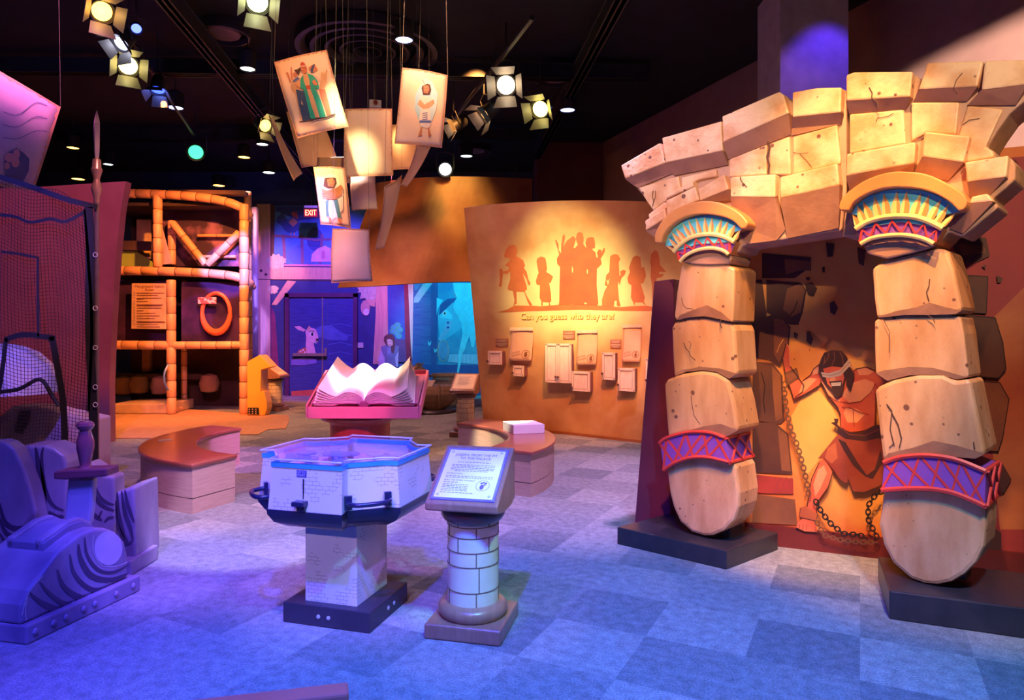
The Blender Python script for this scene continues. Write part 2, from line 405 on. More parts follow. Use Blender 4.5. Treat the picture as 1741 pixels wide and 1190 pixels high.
# square column in front of the right wall
pcx = P(1326, 100, 7.6).x; pcx2 = P(1443, 100, 7.6).x
struct(MB().box(((pcx + pcx2) / 2, 7.95, (CEIL + 0) / 2), (pcx2 - pcx, .7, CEIL)).build('column', mat('pale_column_paint', (.42, .38, .42), .8), bevel=.01))
# ceiling steelwork
m_steel = mat('black_steel', (.018, .017, .018), .55, (.028, .025, .025), 5)
for k, (a, b) in enumerate([((-3.2, 2.5, 5.15), (-4.6, 16, 5.15)), ((-7.5, 6, 5.3), (3, 6.6, 5.3)), ((-8, 9.6, 5.3), (2, 9.9, 5.3)), ((-9, 13, 5.3), (.4, 13, 5.3)), ((1.6, 3, 5.2), (.5, 14, 5.2))]):
    mb = MB(); a = Vector(a); b = Vector(b); d = (b - a).normalized(); s = d.cross(Vector((0, 0, 1)))
    for off in (s * .06, -s * .06):
        mb.prism([a + off + Vector((0, 0, -.1)), a + off + Vector((0, 0, .1)), a + off * .2 + Vector((0, 0, .1)), a + off * .2 + Vector((0, 0, -.1))], b - a)
    for z in (-.1, .1): mb.prism([a - s * .08 + Vector((0, 0, z)), a + s * .08 + Vector((0, 0, z)), a + s * .08 + Vector((0, 0, z + .015)), a - s * .08 + Vector((0, 0, z + .015))], b - a)
    struct(mb.build('trim_%d' % (k + 1), m_steel))

# ================================================================== back wall with the barn mural
BW = Plane((0, 16.8), (1, 0))
wb = struct(MB().box((-6.4, 16.9, CEIL / 2), (14.8, .2, CEIL)).build('wall_back', mat('navy_mural_ground', (.06, .10, .30), .8, (.04, .07, .22), 2)))
T6 = Tz(430, 330, 3.1325); TK = Tz(640, 470, 4.958)
A = Art(BW)
c_plank = mat('mural_navy_planks', (.05, .09, .42), .7, (.03, .05, .28), 3, stretch=(1, 1, 12))
c_sky = mat('mural_moonlit_blue', (.10, .34, .80), .7, (.06, .20, .70), 1.5)
c_tan = mat('mural_tan_post', (.70, .46, .34), .7, (.58, .36, .28), 4, stretch=(8, 1, .6))
c_brown = mat('mural_dark_brown', (.10, .05, .07), .7)
c_straw = mat('mural_straw', (.75, .70, .55), .7, (.45, .40, .32), 20, stretch=(8, 1, 1))
c_deepb = mat('mural_deep_blue', (.03, .05, .22), .7)
c_teal = mat('mural_teal', (.06, .36, .55), .7, (.03, .22, .45), 2)
c_cyan = mat('mural_bright_cyan', (.16, .70, .85), .7)
c_white = mat('mural_pale', (.80, .82, .85), .7)
c_red = mat('mural_rust_red', (.55, .12, .08), .7)
c_line = mat('mural_ink', (.02, .02, .06), .7)
c_fur = mat('mural_fawn_fur', (.62, .40, .34), .7, (.5, .32, .28), 5)
def px(pts): return pts
A.poly([(380, 340), (620, 345), (650, 480), (650, 676), (380, 676)], c_deepb)
A.poly([(460, 350), (640, 350), (640, 452), (460, 452)], c_sky)
A.poly(T6([(120, 66), (420, 66), (420, 120), (250, 140), (120, 90)]), c_plank)
A.disc(*T6([(270, 325)])[0], 28, 18, mat('mural_hill_blue', (.09, .20, .6), .7))
A.disc(*T6([(330, 240)])[0], 14, 20, c_plank)
# rooster on the rail
A.poly(T6([(130, 120), (160, 100), (175, 130), (195, 140), (215, 110), (228, 95), (240, 105), (245, 150), (245, 190), (225, 205), (200, 210), (170, 195), (150, 165), (125, 150)]), mat('mural_rooster_blue', (.05, .10, .40), .7))
A.poly(T6([(205, 105), (215, 92), (225, 100), (232, 92), (238, 108), (240, 135), (228, 125), (215, 120)]), c_red)
A.poly(T6([(190, 150), (215, 125), (240, 150), (215, 175)]), mat('mural_rooster_gold', (.55, .30, .25), .7))
A.line(T6([(205, 205), (200, 220)]), 1.5, c_tan); A.line(T6([(220, 205), (222, 222)]), 1.5, c_tan)
# loft rail
for x0, x1 in ((158, 165), (255, 260), (365, 352)):
    A.line(T6([(x0 + 5, 215), ((x0 + x1) / 2 + 6, 300), (x1 + 5, 370)]), 5, mat('mural_rail', (.22, .12, .28), .7))
A.line(T6([(95, 222), (240, 228), (330, 245), (430, 240)]), 4, mat('mural_rail', (.22, .12, .28), .7))
# pig
A.poly(T6([(310, 360), (315, 320), (345, 290), (385, 275), (415, 290), (420, 360)]), mat('mural_pig_pink', (.80, .50, .58), .7))
A.poly(T6([(365, 305), (385, 300), (385, 345), (365, 350)]), mat('mural_pig_shade', (.66, .28, .45), .7))
# timber: posts, beam, braces
A.poly([(437, 347), (460, 347), (460, 676), (440, 676)], c_tan)
A.poly([(460, 347), (468, 350), (466, 440), (460, 445)], c_brown)
A.poly(T6([(20, 388), (550, 392), (560, 455), (30, 452)]), c_tan)
A.line(T6([(20, 453), (300, 458), (560, 462)]), 1.6, c_brown)
A.line(T6([(80, 378), (420, 380)]), 3, mat('mural_pink_ledge', (.75, .30, .45), .7))
for x, y in ((45, 408), (71, 428)): A.disc(*T6([(x, y)])[0], 2.6, 2.6, c_brown)
A.poly(T6([(185, 460), (232, 465), (130, 590), (100, 590)]), c_tan)
A.poly(T6([(550, 490), (580, 480), (655, 560), (650, 600), (628, 596)]), c_tan)
A.poly(T6([(655, 470), (720, 470), (712, 640), (716, 905), (640, 905), (655, 640)]), c_tan)
A.poly(T6([(95, 590), (98, 676), (100, 1080), (150, 1080), (120, 640)]), mat('mural_maroon_shadow', (.22, .04, .16), .7))
random.seed(3)
for cx, cy, w in ((125, 355, 50), (110, 505, 28), (625, 510, 60), (745, 500, 35)):
    pts = []
    for k in range(24):
        a = 2 * pi * k / 24; rr = 1 + (.28 if k % 2 else -.12) * random.random()
        pts.append((cx + cos(a) * w * rr, cy + sin(a) * w * .62 * rr + (w * .25 if sin(a) > .5 else 0)))
    A.poly(T6(pts), c_straw)
# hanging sack, switch plate, bird
A.disc(*T6([(600, 605)])[0], 8, 13, c_fur); A.disc(*T6([(605, 628)])[0], 5, 6, c_white)
A.poly(T6([(680, 610), (700, 606), (715, 612), (706, 632), (697, 645), (688, 632)]), c_cyan)
A.poly(T6([(0, 690), (20, 680), (28, 760), (20, 840), (0, 850)]), mat('mural_plum', (.30, .10, .38), .7))
# blue bay with peacock feathers
A.poly(TK([(95, 60), (240, 60), (250, 530), (95, 530)]), mat('mural_bay_blue', (.05, .13, .42), .7, (.03, .08, .34), 2))
for k, (x, y) in enumerate(((150, 430), (180, 410), (200, 450), (165, 470), (190, 500), (140, 460))):
    A.disc(*TK([(x, y)])[0], 5.5, 5, mat('mural_feather_green', (.08, .45, .35), .7)); A.disc(*TK([(x, y)])[0], 2, 2, c_sky)
A.poly(TK([(100, 530), (290, 530), (290, 720), (100, 720)]), mat('mural_plum_brown', (.16, .07, .20), .7))
A.poly(TK([(0, 60), (95, 60), (100, 500), (70, 720), (0, 720)]), c_tan)
A.poly(TK([(235, 55), (272, 55), (300, 730), (255, 730), (245, 500)]), mat('mural_oxblood', (.30, .02, .06), .7))
A.poly(TK([(268, 55), (315, 55), (308, 500), (305, 730), (290, 560)]), mat('mural_pale_post', (.72, .58, .50), .7, (.6, .46, .42), 4, stretch=(8, 1, .6)))
A.poly(TK([(312, 55), (520, 55), (520, 820), (300, 820), (312, 400)]), mat('mural_stall_blue', (.04, .14, .36), .7, (.03, .09, .30), 3, stretch=(1, 1, 8)))
A.poly(TK([(460, 55), (560, 55), (520, 300), (500, 760), (460, 760)]), mat('mural_stall_shadow', (.04, .08, .30), .7))
A.poly(TK([(520, 55), (860, 55), (860, 830), (520, 830)]), c_teal)
A.poly(TK([(400, 55), (475, 55), (355, 220), (318, 222), (320, 180)]), mat('mural_blue_brace', (.30, .50, .60), .7))
A.poly(TK([(312, 55), (400, 55), (330, 120)]), c_teal)
# cow face and stall beyond the giraffe
A.poly(TK([(520, 330), (640, 220), (740, 240), (740, 420), (600, 520), (540, 560)]), mat('mural_lit_teal', (.14, .50, .68), .7, (.1, .42, .62), 3))
A.poly(TK([(535, 320), (560, 280), (600, 280), (640, 330), (640, 365), (590, 350), (545, 350)]), c_cyan)
A.disc(*TK([(575, 310)])[0], 3.4, 4, c_white); A.disc(*TK([(577, 312)])[0], 1.6, 2.2, c_line)
A.poly(TK([(590, 375), (640, 370), (640, 410), (600, 480), (540, 540), (520, 530), (570, 450)]), mat('mural_calf_blue', (.35, .48, .72), .7))
for x, y in ((605, 390), (605, 430)): A.disc(*TK([(x, y)])[0], 2.4, 2, c_plank)
A.poly(TK([(510, 180), (565, 200), (520, 270), (510, 330)]), c_cyan)
A.poly(TK([(540, 240), (600, 190), (700, 180), (640, 225), (530, 330)]), mat('mural_stall_shadow', (.04, .08, .30), .7))
A.poly(TK([(525, 560), (560, 535), (600, 550), (612, 620), (590, 700), (530, 700)]), mat('mural_barrel', (.12, .30, .55), .7))
A.ring(*TK([(565, 625)])[0], 9, 18, 1.2, c_fur)
A.poly(TK([(620, 655), (860, 655), (860, 740), (600, 720)]), mat('mural_floor_boards', (.30, .52, .72), .7, (.2, .42, .62), 4, stretch=(8, 1, 1)))
A.poly(TK([(300, 740), (860, 745), (860, 830), (300, 830)]), mat('mural_navy_base', (.03, .08, .32), .7))
for x, y in ((450, 560), (500, 620)):
    A.poly(TK([(x - 15, y - 20), (x, y), (x + 16, y - 18), (x + 10, y + 12), (x - 6, y + 24), (x - 12, y + 4)]), c_cyan)
# giraffe
gir = TK([(645, 55), (860, 55), (860, 430), (820, 600), (800, 590), (785, 500), (770, 540), (745, 620), (722, 660), (712, 730), (696, 810), (680, 805), (695, 700), (695, 640), (712, 560), (728, 480), (718, 400), (690, 340), (660, 300), (648, 260), (660, 210), (680, 180), (655, 120)])
A.poly(gir, c_cyan)
gp = mat('mural_giraffe_patch', (.42, .34, .44), .7)
for q in ([(690, 60), (735, 58), (738, 95), (700, 125), (672, 100)], [(770, 60), (790, 60), (792, 130), (765, 110)], [(650, 130), (700, 120), (715, 150), (700, 180), (668, 175)], [(755, 155), (798, 150), (797, 215), (745, 222)], [(730, 235), (798, 232), (798, 280), (728, 290)], [(672, 200), (690, 200), (700, 280), (670, 290), (655, 255)], [(740, 305), (780, 300), (790, 370), (765, 370)], [(700, 310), (722, 320), (745, 370), (720, 400), (702, 350)], [(770, 400), (800, 392), (792, 430), (772, 455)], [(725, 410), (745, 395), (755, 440), (735, 460)], [(735, 465), (755, 460), (742, 495), (722, 500)], [(765, 470), (785, 460), (770, 510), (760, 505)], [(740, 520), (755, 515), (742, 560), (730, 560)], [(718, 520), (730, 530), (724, 560), (714, 555)], [(715, 590), (728, 585), (722, 620), (710, 625)], [(790, 510), (800, 500), (812, 560), (803, 560)]):
    A.poly(TK(q), gp, layer=60)
A.poly(TK([(695, 640), (722, 655), (714, 700), (695, 700)]), c_brown, layer=61)
A.poly(TK([(688, 185), (702, 190), (700, 330), (722, 400), (712, 392), (690, 330), (680, 260)]), c_deepb, layer=61)
# seated woman painted beside the post
wm_sk = mat('mural_woman_skin', (.80, .50, .46), .7); wm_hair = mat('mural_auburn_hair', (.16, .05, .06), .7)
A.poly(TK([(20, 760), (20, 700), (45, 600), (80, 575), (140, 580), (185, 585), (190, 640), (185, 760)]), mat('mural_sleeve_mauve', (.60, .48, .66), .7))
A.poly(TK([(42, 590), (85, 575), (150, 578), (195, 588), (185, 640), (160, 680), (170, 760), (70, 760), (75, 690), (45, 620)]), mat('mural_slate_dress', (.22, .20, .36), .7))
A.poly(TK([(65, 540), (70, 505), (100, 485), (140, 488), (160, 520), (160, 590), (150, 650), (130, 640), (125, 590), (85, 580)]), wm_hair)
A.poly(TK([(92, 530), (115, 525), (140, 540), (142, 575), (120, 590), (98, 575)]), wm_sk)
A.line(TK([(103, 552), (112, 554)]), .7, c_line); A.line(TK([(124, 552), (136, 550)]), .7, c_line)
A.line(TK([(110, 574), (126, 573)]), .9, c_red)
A.poly(TK([(95, 600), (125, 592), (120, 650), (98, 660)]), mat('mural_scarf_blue', (.30, .30, .52), .7))
A.build('mural_painting', wb)
# switch plate beside the doors
sp = MB().box((P(613, 587, 16.76).x, 16.775, P(613, 587, 16.76).z), (.13, .02, .13)).build('switch_plate', mat('grey_plastic', (.6, .6, .62), .4), bevel=.004)
tag(sp, 'small pale square switch plate on the blue mural beside the double doors', 'switch plate')
# double door with the painted fawn
DW = Plane((0, 16.72), (1, 0))
d0 = P(492, 672, 16.72); d1 = P(601, 672, 16.72); dt = P(492, 503, 16.72).z
door = MB()
door.box(((d0.x + d1.x) / 2 - (d1.x - d0.x) / 4, 16.76, dt / 2 + .01), ((d1.x - d0.x) / 2 - .01, .07, dt - .02))
door.box(((d0.x + d1.x) / 2 + (d1.x - d0.x) / 4, 16.76, dt / 2 + .01), ((d1.x - d0.x) / 2 - .01, .07, dt - .02))
dr = struct(door.build('door_1', mat('navy_door_paint', (.05, .07, .30), .5, (.03, .05, .22), 4, stretch=(1, 1, 10))))
A = Art(Plane((0, 16.725), (1, 0)), base=.002)
A.poly(T6([(200, 560), (390, 560), (390, 1045), (200, 1045)]), mat('mural_night_planks', (.04, .06, .34), .6, (.02, .03, .22), 3, stretch=(1, 1, 14)))
A.poly(T6([(402, 560), (530, 560), (530, 1045), (402, 1045)]), mat('mural_night_planks', (.04, .06, .34), .6))
A.poly(T6([(205, 1050), (330, 1040), (530, 1045), (530, 1075), (205, 1075)]), c_red)
for k in range(6): A.line(T6([(405, 700 + k * 50), (470, 690 + k * 50), (528, 705 + k * 50)]), 1, mat('mural_blue_line', (.10, .18, .6), .6))
A.poly(T6([(330, 720), (365, 700), (420, 700), (510, 760), (500, 780), (400, 775), (345, 760)]), mat('mural_hay_blue', (.08, .14, .5), .6))
fl = mat('mural_fawn_lilac', (.70, .46, .62), .6)
A.poly(T6([(285, 850), (282, 800), (285, 760), (280, 735), (290, 715), (315, 712), (335, 720), (345, 745), (352, 775), (345, 790), (328, 785), (325, 800), (335, 850)]), fl)
A.poly(T6([(220, 705), (250, 702), (285, 725), (270, 732), (240, 722)]), fl)
A.poly(T6([(286, 722), (300, 700), (310, 712), (300, 730)]), c_fur)
A.disc(*T6([(315, 745)])[0], 4.6, 4.4, c_white); A.disc(*T6([(317, 746)])[0], 2.2, 3.2, c_line)
A.line(T6([(300, 735), (312, 728), (328, 732)]), 1.2, c_line)
A.poly(T6([(336, 770), (352, 768), (350, 782), (338, 784)]), c_line)
A.line(T6([(305, 775), (322, 784), (340, 795)]), 1.2, c_white)
A.poly(T6([(235, 850), (245, 830), (280, 815), (290, 850)]), mat('mural_fawn_red', (.45, .14, .12), .6))
for x, y in ((255, 838), (268, 830), (278, 842)): A.disc(*T6([(x, y)])[0], 1.6, 1.4, c_white)
A.poly(T6([(205, 880), (270, 870), (340, 880), (340, 900), (270, 912), (205, 910)]), mat('mural_leg_blue', (.18, .16, .60), .6))
A.build('painted_fawn', dr)
fr = MB(); z0 = P(488, 499, 16.7).z
for x in (d0.x - .05, d1.x + .05): fr.box((x, 16.74, z0 / 2), (.1, .14, z0))
fr.box(((d0.x + d1.x) / 2, 16.74, z0 - .04), (d1.x - d0.x + .2, .14, .1))
fr.build('door_frame', mat('plum_door_frame', (.10, .03, .12), .4), dr)
hb = MB(); q0 = P(497, 603, 16.6); q1 = P(553, 603, 16.6)
hb.box(((q0.x + q1.x) / 2, 16.64, q0.z), (q1.x - q0.x, .06, .07)); hb.box((q1.x, 16.66, q0.z + .06), (.05, .1, .2))
hb.build('push_bar', mat('brushed_metal', (.6, .6, .62), .3, metal=.8), dr, bevel=.005)
MB().box(((d0.x + d1.x) / 2 + .03, 16.71, 1.35), (.03, .02, 2.1)).build('centre_strip', mat('brushed_metal', (.6, .6, .62), .3, metal=.8), dr)
struct(MB().box((P(471, 660, 16.75).x, 16.77, .1), (.28, .03, .2)).build('baseboard_back', mat('grey_base', (.25, .25, .30), .6)))
# exit sign
EX = P(529, 362, 15.6)
ex = thing('exit_sign', 'red lit EXIT sign hanging in front of the barn mural', 'exit sign', tuple(EX))
MB().box(EX, (.34, .05, .22)).build('housing', mat('sign_black', (.02, .01, .01), .5), ex, bevel=.005)
MB().box(EX + Vector((0, -.028, -.002)), (.30, .008, .17)).build('face_plate', glow('exit_red_face', (.35, .004, .004), .6), ex)
mb = MB(); text_on(mb, 'EXIT', EX + Vector((-.125, -.034, -.06)), (1, 0, 0), (0, 0, 1), .25, .125)
mb.build('lettering', glow('exit_letters', (1, .28, .10), 5), ex, auto=False)
MB().box(EX + Vector((0, 0, .14)), (.3, .06, .05)).build('mounting_bracket', mat('pale_metal', (.5, .5, .55), .5), ex)
MB().tube([EX + Vector((0, 0, .15)), (EX.x, EX.y, CEIL)], .008, 6).build('hanging_rod', m_steel, ex)
# ================================================================== curved wall with the silhouettes
class Curved:
    """ruled surface between a bottom and a top curve"""
    def __init__(s, bot, top, zt):
        import numpy as np
        s.zt = zt
        def fit(c):
            t = [p[0] for p in c]; return np.polyfit(t, [p[1] for p in c], 2), np.polyfit(t, [p[2] for p in c], 2)
        s.b = fit(bot); s.t = fit(top); s.np = np
    def at(s, u, v, off=0.0):
        pv = s.np.polyval
        def f(u, v):
            return Vector((float(pv(s.b[0], u)) * (1 - v) + float(pv(s.t[0], u)) * v, float(pv(s.b[1], u)) * (1 - v) + float(pv(s.t[1], u)) * v, v * s.zt))
        p = f(u, v)
        if off:
            du = f(u + .01, v) - p; dv = f(u, v + .01) - p; n = du.cross(dv).normalized()
            if n.y > 0: n = -n
            p = p + n * off
        return p
    def uv(s, px, py):
        u, v = .5, .5
        def g(u, v):
            p = s.at(u, v); return (CX + p.x / p.y * F, HZ - (p.z - CAM) / p.y * F)
        for _ in range(12):
            a = g(u, v); e = (px - a[0], py - a[1])
            if abs(e[0]) + abs(e[1]) < .02: break
            b = g(u + .001, v); c = g(u, v + .001)
            j = ((b[0] - a[0]) * 1000, (c[0] - a[0]) * 1000, (b[1] - a[1]) * 1000, (c[1] - a[1]) * 1000)
            d = j[0] * j[3] - j[1] * j[2]
            u += (e[0] * j[3] - j[1] * e[1]) / d; v += (j[0] * e[1] - e[0] * j[2]) / d
        return u, v
    def hit(s, px, py, off=0.0): u, v = s.uv(px, py); return s.at(u, v, off)
    def normal(s, px, py):
        u, v = s.uv(px, py); return (s.at(u, v, 1) - s.at(u, v)).normalized()
GW = Curved([(0, -.472, 11.35), (.15, .05, 11.0), (.30, .589, 10.6), (.5, 1.25, 10.05), (.7, 1.831, 9.47), (1, 2.75, 8.75)],
            [(0, -.743, 10.45), (.30, .252, 9.93), (.5, .924, 9.80), (.7, 1.664, 9.95), (1, 2.9, 10.2)], 3.45)
gw = MB()
NU, NV = 60, 24
for off, mi in ((0, 0), (-.12, 1)): gw.grid(lambda a, b: GW.at(a, b, off), NU, NV, mi)
k2 = (NU + 1) * (NV + 1)
for i in range(NU):
    a = i * (NV + 1); b = a + NV; gw.f.append((b, b + NV + 1, b + NV + 1 + k2, b + k2)); gw.m.append(2)
    gw.f.append((a, a + k2, a + NV + 1 + k2, a + NV + 1)); gw.m.append(2)
for j in range(NV):
    gw.f.append((j, j + 1, j + 1 + k2, j + k2)); gw.m.append(2)
    c = NU * (NV + 1) + j; gw.f.append((c, c + k2, c + 1 + k2, c + 1)); gw.m.append(2)
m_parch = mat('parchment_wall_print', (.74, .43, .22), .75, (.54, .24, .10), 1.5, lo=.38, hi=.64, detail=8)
def add_print_light_halo(m, c, k):  # yellow halo mixed into the colour: printed glow plus light pooled behind the figures
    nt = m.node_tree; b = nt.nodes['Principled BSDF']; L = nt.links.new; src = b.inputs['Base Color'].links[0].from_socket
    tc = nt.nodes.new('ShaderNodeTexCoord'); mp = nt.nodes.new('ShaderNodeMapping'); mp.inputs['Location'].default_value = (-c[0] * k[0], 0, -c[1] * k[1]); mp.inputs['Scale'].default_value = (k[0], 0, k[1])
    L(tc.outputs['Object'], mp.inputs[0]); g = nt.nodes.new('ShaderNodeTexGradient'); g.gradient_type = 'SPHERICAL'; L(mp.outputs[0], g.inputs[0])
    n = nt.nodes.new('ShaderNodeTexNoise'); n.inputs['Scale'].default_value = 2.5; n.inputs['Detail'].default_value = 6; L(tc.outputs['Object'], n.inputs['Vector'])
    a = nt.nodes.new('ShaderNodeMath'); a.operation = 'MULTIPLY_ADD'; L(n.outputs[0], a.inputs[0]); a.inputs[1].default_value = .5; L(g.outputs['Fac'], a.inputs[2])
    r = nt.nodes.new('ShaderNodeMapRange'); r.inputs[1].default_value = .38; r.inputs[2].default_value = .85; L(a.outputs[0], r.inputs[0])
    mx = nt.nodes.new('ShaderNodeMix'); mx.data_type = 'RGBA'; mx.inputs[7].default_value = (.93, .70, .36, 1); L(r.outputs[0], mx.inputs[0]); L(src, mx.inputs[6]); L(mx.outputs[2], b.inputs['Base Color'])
add_print_light_halo(m_parch, (-.15, 2.1), (.62, 1.0))
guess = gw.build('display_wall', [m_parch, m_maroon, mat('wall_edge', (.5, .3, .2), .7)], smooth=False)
tag(guess, 'tall curved parchment-coloured wall with seven people silhouettes and lift-up flaps', 'display wall')
TA = Tz(845, 380, 5.7083)
A = Art(GW, base=.004, step=.0005)
gl = mat('printed_yellow_glow', (.92, .66, .34), .75, (.86, .55, .24), 2.2, lo=.3, hi=.7)
s_red = mat('silhouette_red', (.68, .17, .06), .75, (.60, .14, .06), 5); s_dark = mat('silhouette_deep_red', (.56, .12, .05), .75, (.50, .10, .05), 5)
A.poly(TA([(0, 862), (100, 835), (170, 795), (350, 798), (420, 803), (600, 788), (1000, 796), (1200, 812), (1300, 803), (1450, 798), (1530, 813), (1640, 800), (1640, 850), (1200, 846), (800, 836), (300, 850), (100, 862)]), s_red, cut=12)
SIL = [
 [(75, 330), (70, 305), (85, 265), (105, 235), (120, 212), (160, 205), (190, 220), (200, 270), (185, 315), (215, 330), (255, 355), (275, 410), (262, 430), (290, 470), (305, 540), (325, 575), (320, 605), (300, 590), (290, 545), (245, 470), (240, 435), (262, 520), (288, 600), (292, 638), (270, 655), (300, 720), (345, 790), (320, 800), (298, 760), (265, 662), (190, 660), (193, 775), (160, 795), (172, 750), (155, 655), (105, 640), (110, 600), (130, 540), (130, 462), (100, 490), (60, 482), (45, 612), (18, 610), (30, 560), (25, 440), (50, 440), (60, 465), (110, 450), (120, 425), (80, 405), (125, 360), (130, 340), (100, 332)],
 [(385, 370), (390, 340), (430, 318), (470, 335), (480, 380), (488, 440), (480, 470), (515, 490), (545, 515), (520, 580), (507, 570), (525, 680), (528, 755), (512, 765), (522, 797), (505, 797), (505, 765), (445, 760), (445, 797), (430, 797), (432, 755), (415, 720), (418, 600), (385, 590), (378, 560), (395, 500), (405, 480), (395, 430)],
 [(1095, 360), (1100, 315), (1135, 297), (1175, 303), (1195, 345), (1180, 380), (1185, 440), (1190, 510), (1200, 500), (1195, 465), (1225, 447), (1250, 460), (1240, 495), (1207, 530), (1190, 600), (1180, 560), (1172, 600), (1185, 740), (1200, 800), (1180, 806), (1160, 790), (1165, 750), (1140, 750), (1135, 803), (1020, 800), (1018, 740), (1045, 650), (1070, 610), (1045, 600), (1060, 500), (1090, 470)],
 [(1300, 370), (1320, 325), (1360, 310), (1390, 330), (1398, 400), (1402, 430), (1425, 420), (1440, 470), (1445, 510), (1420, 580), (1395, 582), (1435, 720), (1425, 760), (1450, 800), (1420, 775), (1412, 765), (1340, 765), (1335, 800), (1322, 765), (1300, 720), (1305, 600), (1275, 580), (1265, 530), (1290, 470), (1280, 430)],
 [(1495, 300), (1530, 260), (1560, 275), (1575, 340), (1580, 400), (1640, 470), (1570, 470), (1575, 495), (1620, 490), (1600, 520), (1550, 530), (1530, 780), (1510, 798), (1505, 600), (1490, 520), (1495, 420), (1485, 380)]]
for q in SIL: A.poly(TA(q), s_red, cut=12)
A.poly(TA([(605, 760), (612, 420), (585, 390), (582, 340), (605, 300), (590, 250), (565, 165), (575, 155), (598, 200), (600, 260), (622, 290), (625, 200), (638, 120), (652, 105), (662, 130), (648, 200), (650, 250), (652, 210), (680, 165), (740, 120), (765, 150), (742, 235), (755, 240), (785, 205), (765, 150), (775, 100), (800, 80), (830, 95), (842, 140), (838, 200), (868, 240), (858, 190), (870, 145), (900, 132), (940, 135), (952, 190), (950, 235), (915, 245), (955, 280), (965, 330), (980, 330), (970, 280), (990, 250), (1015, 260), (1010, 290), (1035, 240), (1048, 240), (1045, 275), (1005, 340), (1015, 390), (970, 440), (968, 600), (985, 780), (970, 795), (850, 790), (720, 785), (600, 790)]), s_dark, cut=12)
for q in ([(728, 410), (740, 440), (738, 480), (728, 470)], [(872, 445), (884, 450), (882, 490), (872, 485)], [(845, 768), (875, 768), (870, 785), (850, 782)], [(1060, 540), (1080, 560), (1095, 530), (1078, 600)]):
    A.poly(TA(q), gl, cut=12)
tb = mat('painted_text_brown', (.40, .12, .03), .7); ty = mat('painted_text_yellow', (1, .80, .30), .6)
A.text('Can you guess who they are?', 886.3, 543.6, 159, 10.8, tb, rot=-.006, bold=.012)
A.text('Can you guess who they are?', 885.5, 542.6, 159, 10.8, ty, rot=-.006, bold=.012)
A.build('silhouette_print', guess)
# low painted stripe at the foot
bs = MB()
bs.grid(lambda a, b: GW.at(a, b * .012, .012), 40, 1); bs.build('foot_strip', mat('rust_strip', (.42, .14, .06), .6), guess, solid=.01)

# ---- wooden lift boxes, leather flaps and plaques
m_box = mat('pale_washed_wood', (.95, .80, .78), .6, (.84, .66, .64), 6, stretch=(10, 10, 1.2)); m_boxd = mat('box_side_wood', (.30, .12, .16), .7)
m_knob = mat('dark_bronze', (.25, .12, .12), .35, metal=.6)
m_leather = mat('tan_leather', (.86, .50, .36), .65, (.80, .44, .30), 5); m_ink = mat('burnt_ink', (.30, .10, .05), .7)
G1 = Tz(820, 540, 8.5); G2 = Tz(970, 530, 7.4375)
def wall_box(q, label, doors=1, knob='l', depth=.10):
    """front rectangle in photo pixels; built square on the wall"""
    cx = sum(p[0] for p in q) / 4; cy = sum(p[1] for p in q) / 4
    c = GW.hit(cx, cy); n = GW.normal(cx, cy); n.z = 0; n.normalize(); u = Vector((-n.y, n.x, 0)); up = Vector((0, 0, 1))
    if u.x < 0: u = -u
    ys = [p[1] for p in q]; xs = [p[0] for p in q]; yy = c.y - depth
    h = (max(ys) - min(ys) - 2) / F * yy; w = (max(xs) - min(xs)) / F * yy / max(.5, u.x)
    M = Matrix((u, n, up)).transposed()
    c = GW.hit(cx, cy) + n * depth
    t = thing('wooden_flap_box', label, 'flap box', tuple(c - up * h / 2), 'pale wooden boxes on the silhouette wall')
    MB().box(c - n * (depth * .5), (w * .96, depth * .84, h * .96), M=M).build('box_body', m_boxd, t)
    k = doors
    for j in range(k):
        ww = w / k; cc = c + u * (ww * (j + .5) - w / 2) + n * .012
        d = MB(); d.box(cc, (ww - .006, .02, h), M=M)
        fw = .035
        for a, b, sx, sz in ((-1, 0, fw, h), (1, 0, fw, h), (0, 1, ww - .006, fw), (0, -1, ww - .006, fw)):
            d.box(cc + n * .014 + u * a * (ww / 2 - fw / 2 - .003) + up * b * (h / 2 - fw / 2), (sx, .012, sz), M=M)
        dr_ = d.build('door', m_box, t, bevel=.003)
        gv = MB()
        for a, b, sx, sz in ((-1, 0, .005, h - 2 * fw), (1, 0, .005, h - 2 * fw), (0, 1, ww - 2 * fw, .008), (0, -1, ww - 2 * fw, .005)):
            gv.box(cc + n * .0125 + u * a * (ww / 2 - fw) + up * b * (h / 2 - fw), (sx, .018, sz), M=M)
        gv.build('panel_groove', mat('groove_brown', (.42, .22, .18), .7), dr_)
        kx = (-1 if (knob == 'l' and k == 1) else 1) if k == 1 else (1 if j == 0 else -1)
        kc = cc + u * kx * (ww / 2 - fw * .55) - up * (h / 2 - .09 * (1 if h > .3 else .6)) + n * .02
        MB().lathe([(.006, 0), (.006, .02), (.016, .03), (.018, .045), (.010, .055)], kc, 10, M=Matrix((u, up, n)).transposed()).build('knob', m_knob, dr_, smooth=True)
        sc = MB()
        for a in (-1, 1):
            for b in (-1, 1): sc.box(cc + n * .022 + u * a * (ww / 2 - fw / 2) + up * b * (h / 2 - fw / 2), (.008, .006, .008), M=M)
        sc.build('screw', m_knob, dr_)
    return t
wall_box(G1([(148, 470), (348, 470), (348, 683), (150, 683)]), 'small square wooden flap box, farthest left on the silhouette wall')
wall_box(G1([(508, 680), (660, 680), (660, 850), (510, 850)]), 'smallest wooden flap box, under the leftmost leather flap')
wall_box(G1([(970, 360), (1330, 360), (1330, 945), (972, 945)]), 'large two-door wooden box, biggest on the silhouette wall', doors=2)
wall_box(G2([(70, 742), (285, 742), (285, 1008), (70, 1005)]), 'square wooden flap box under the middle leather flap')
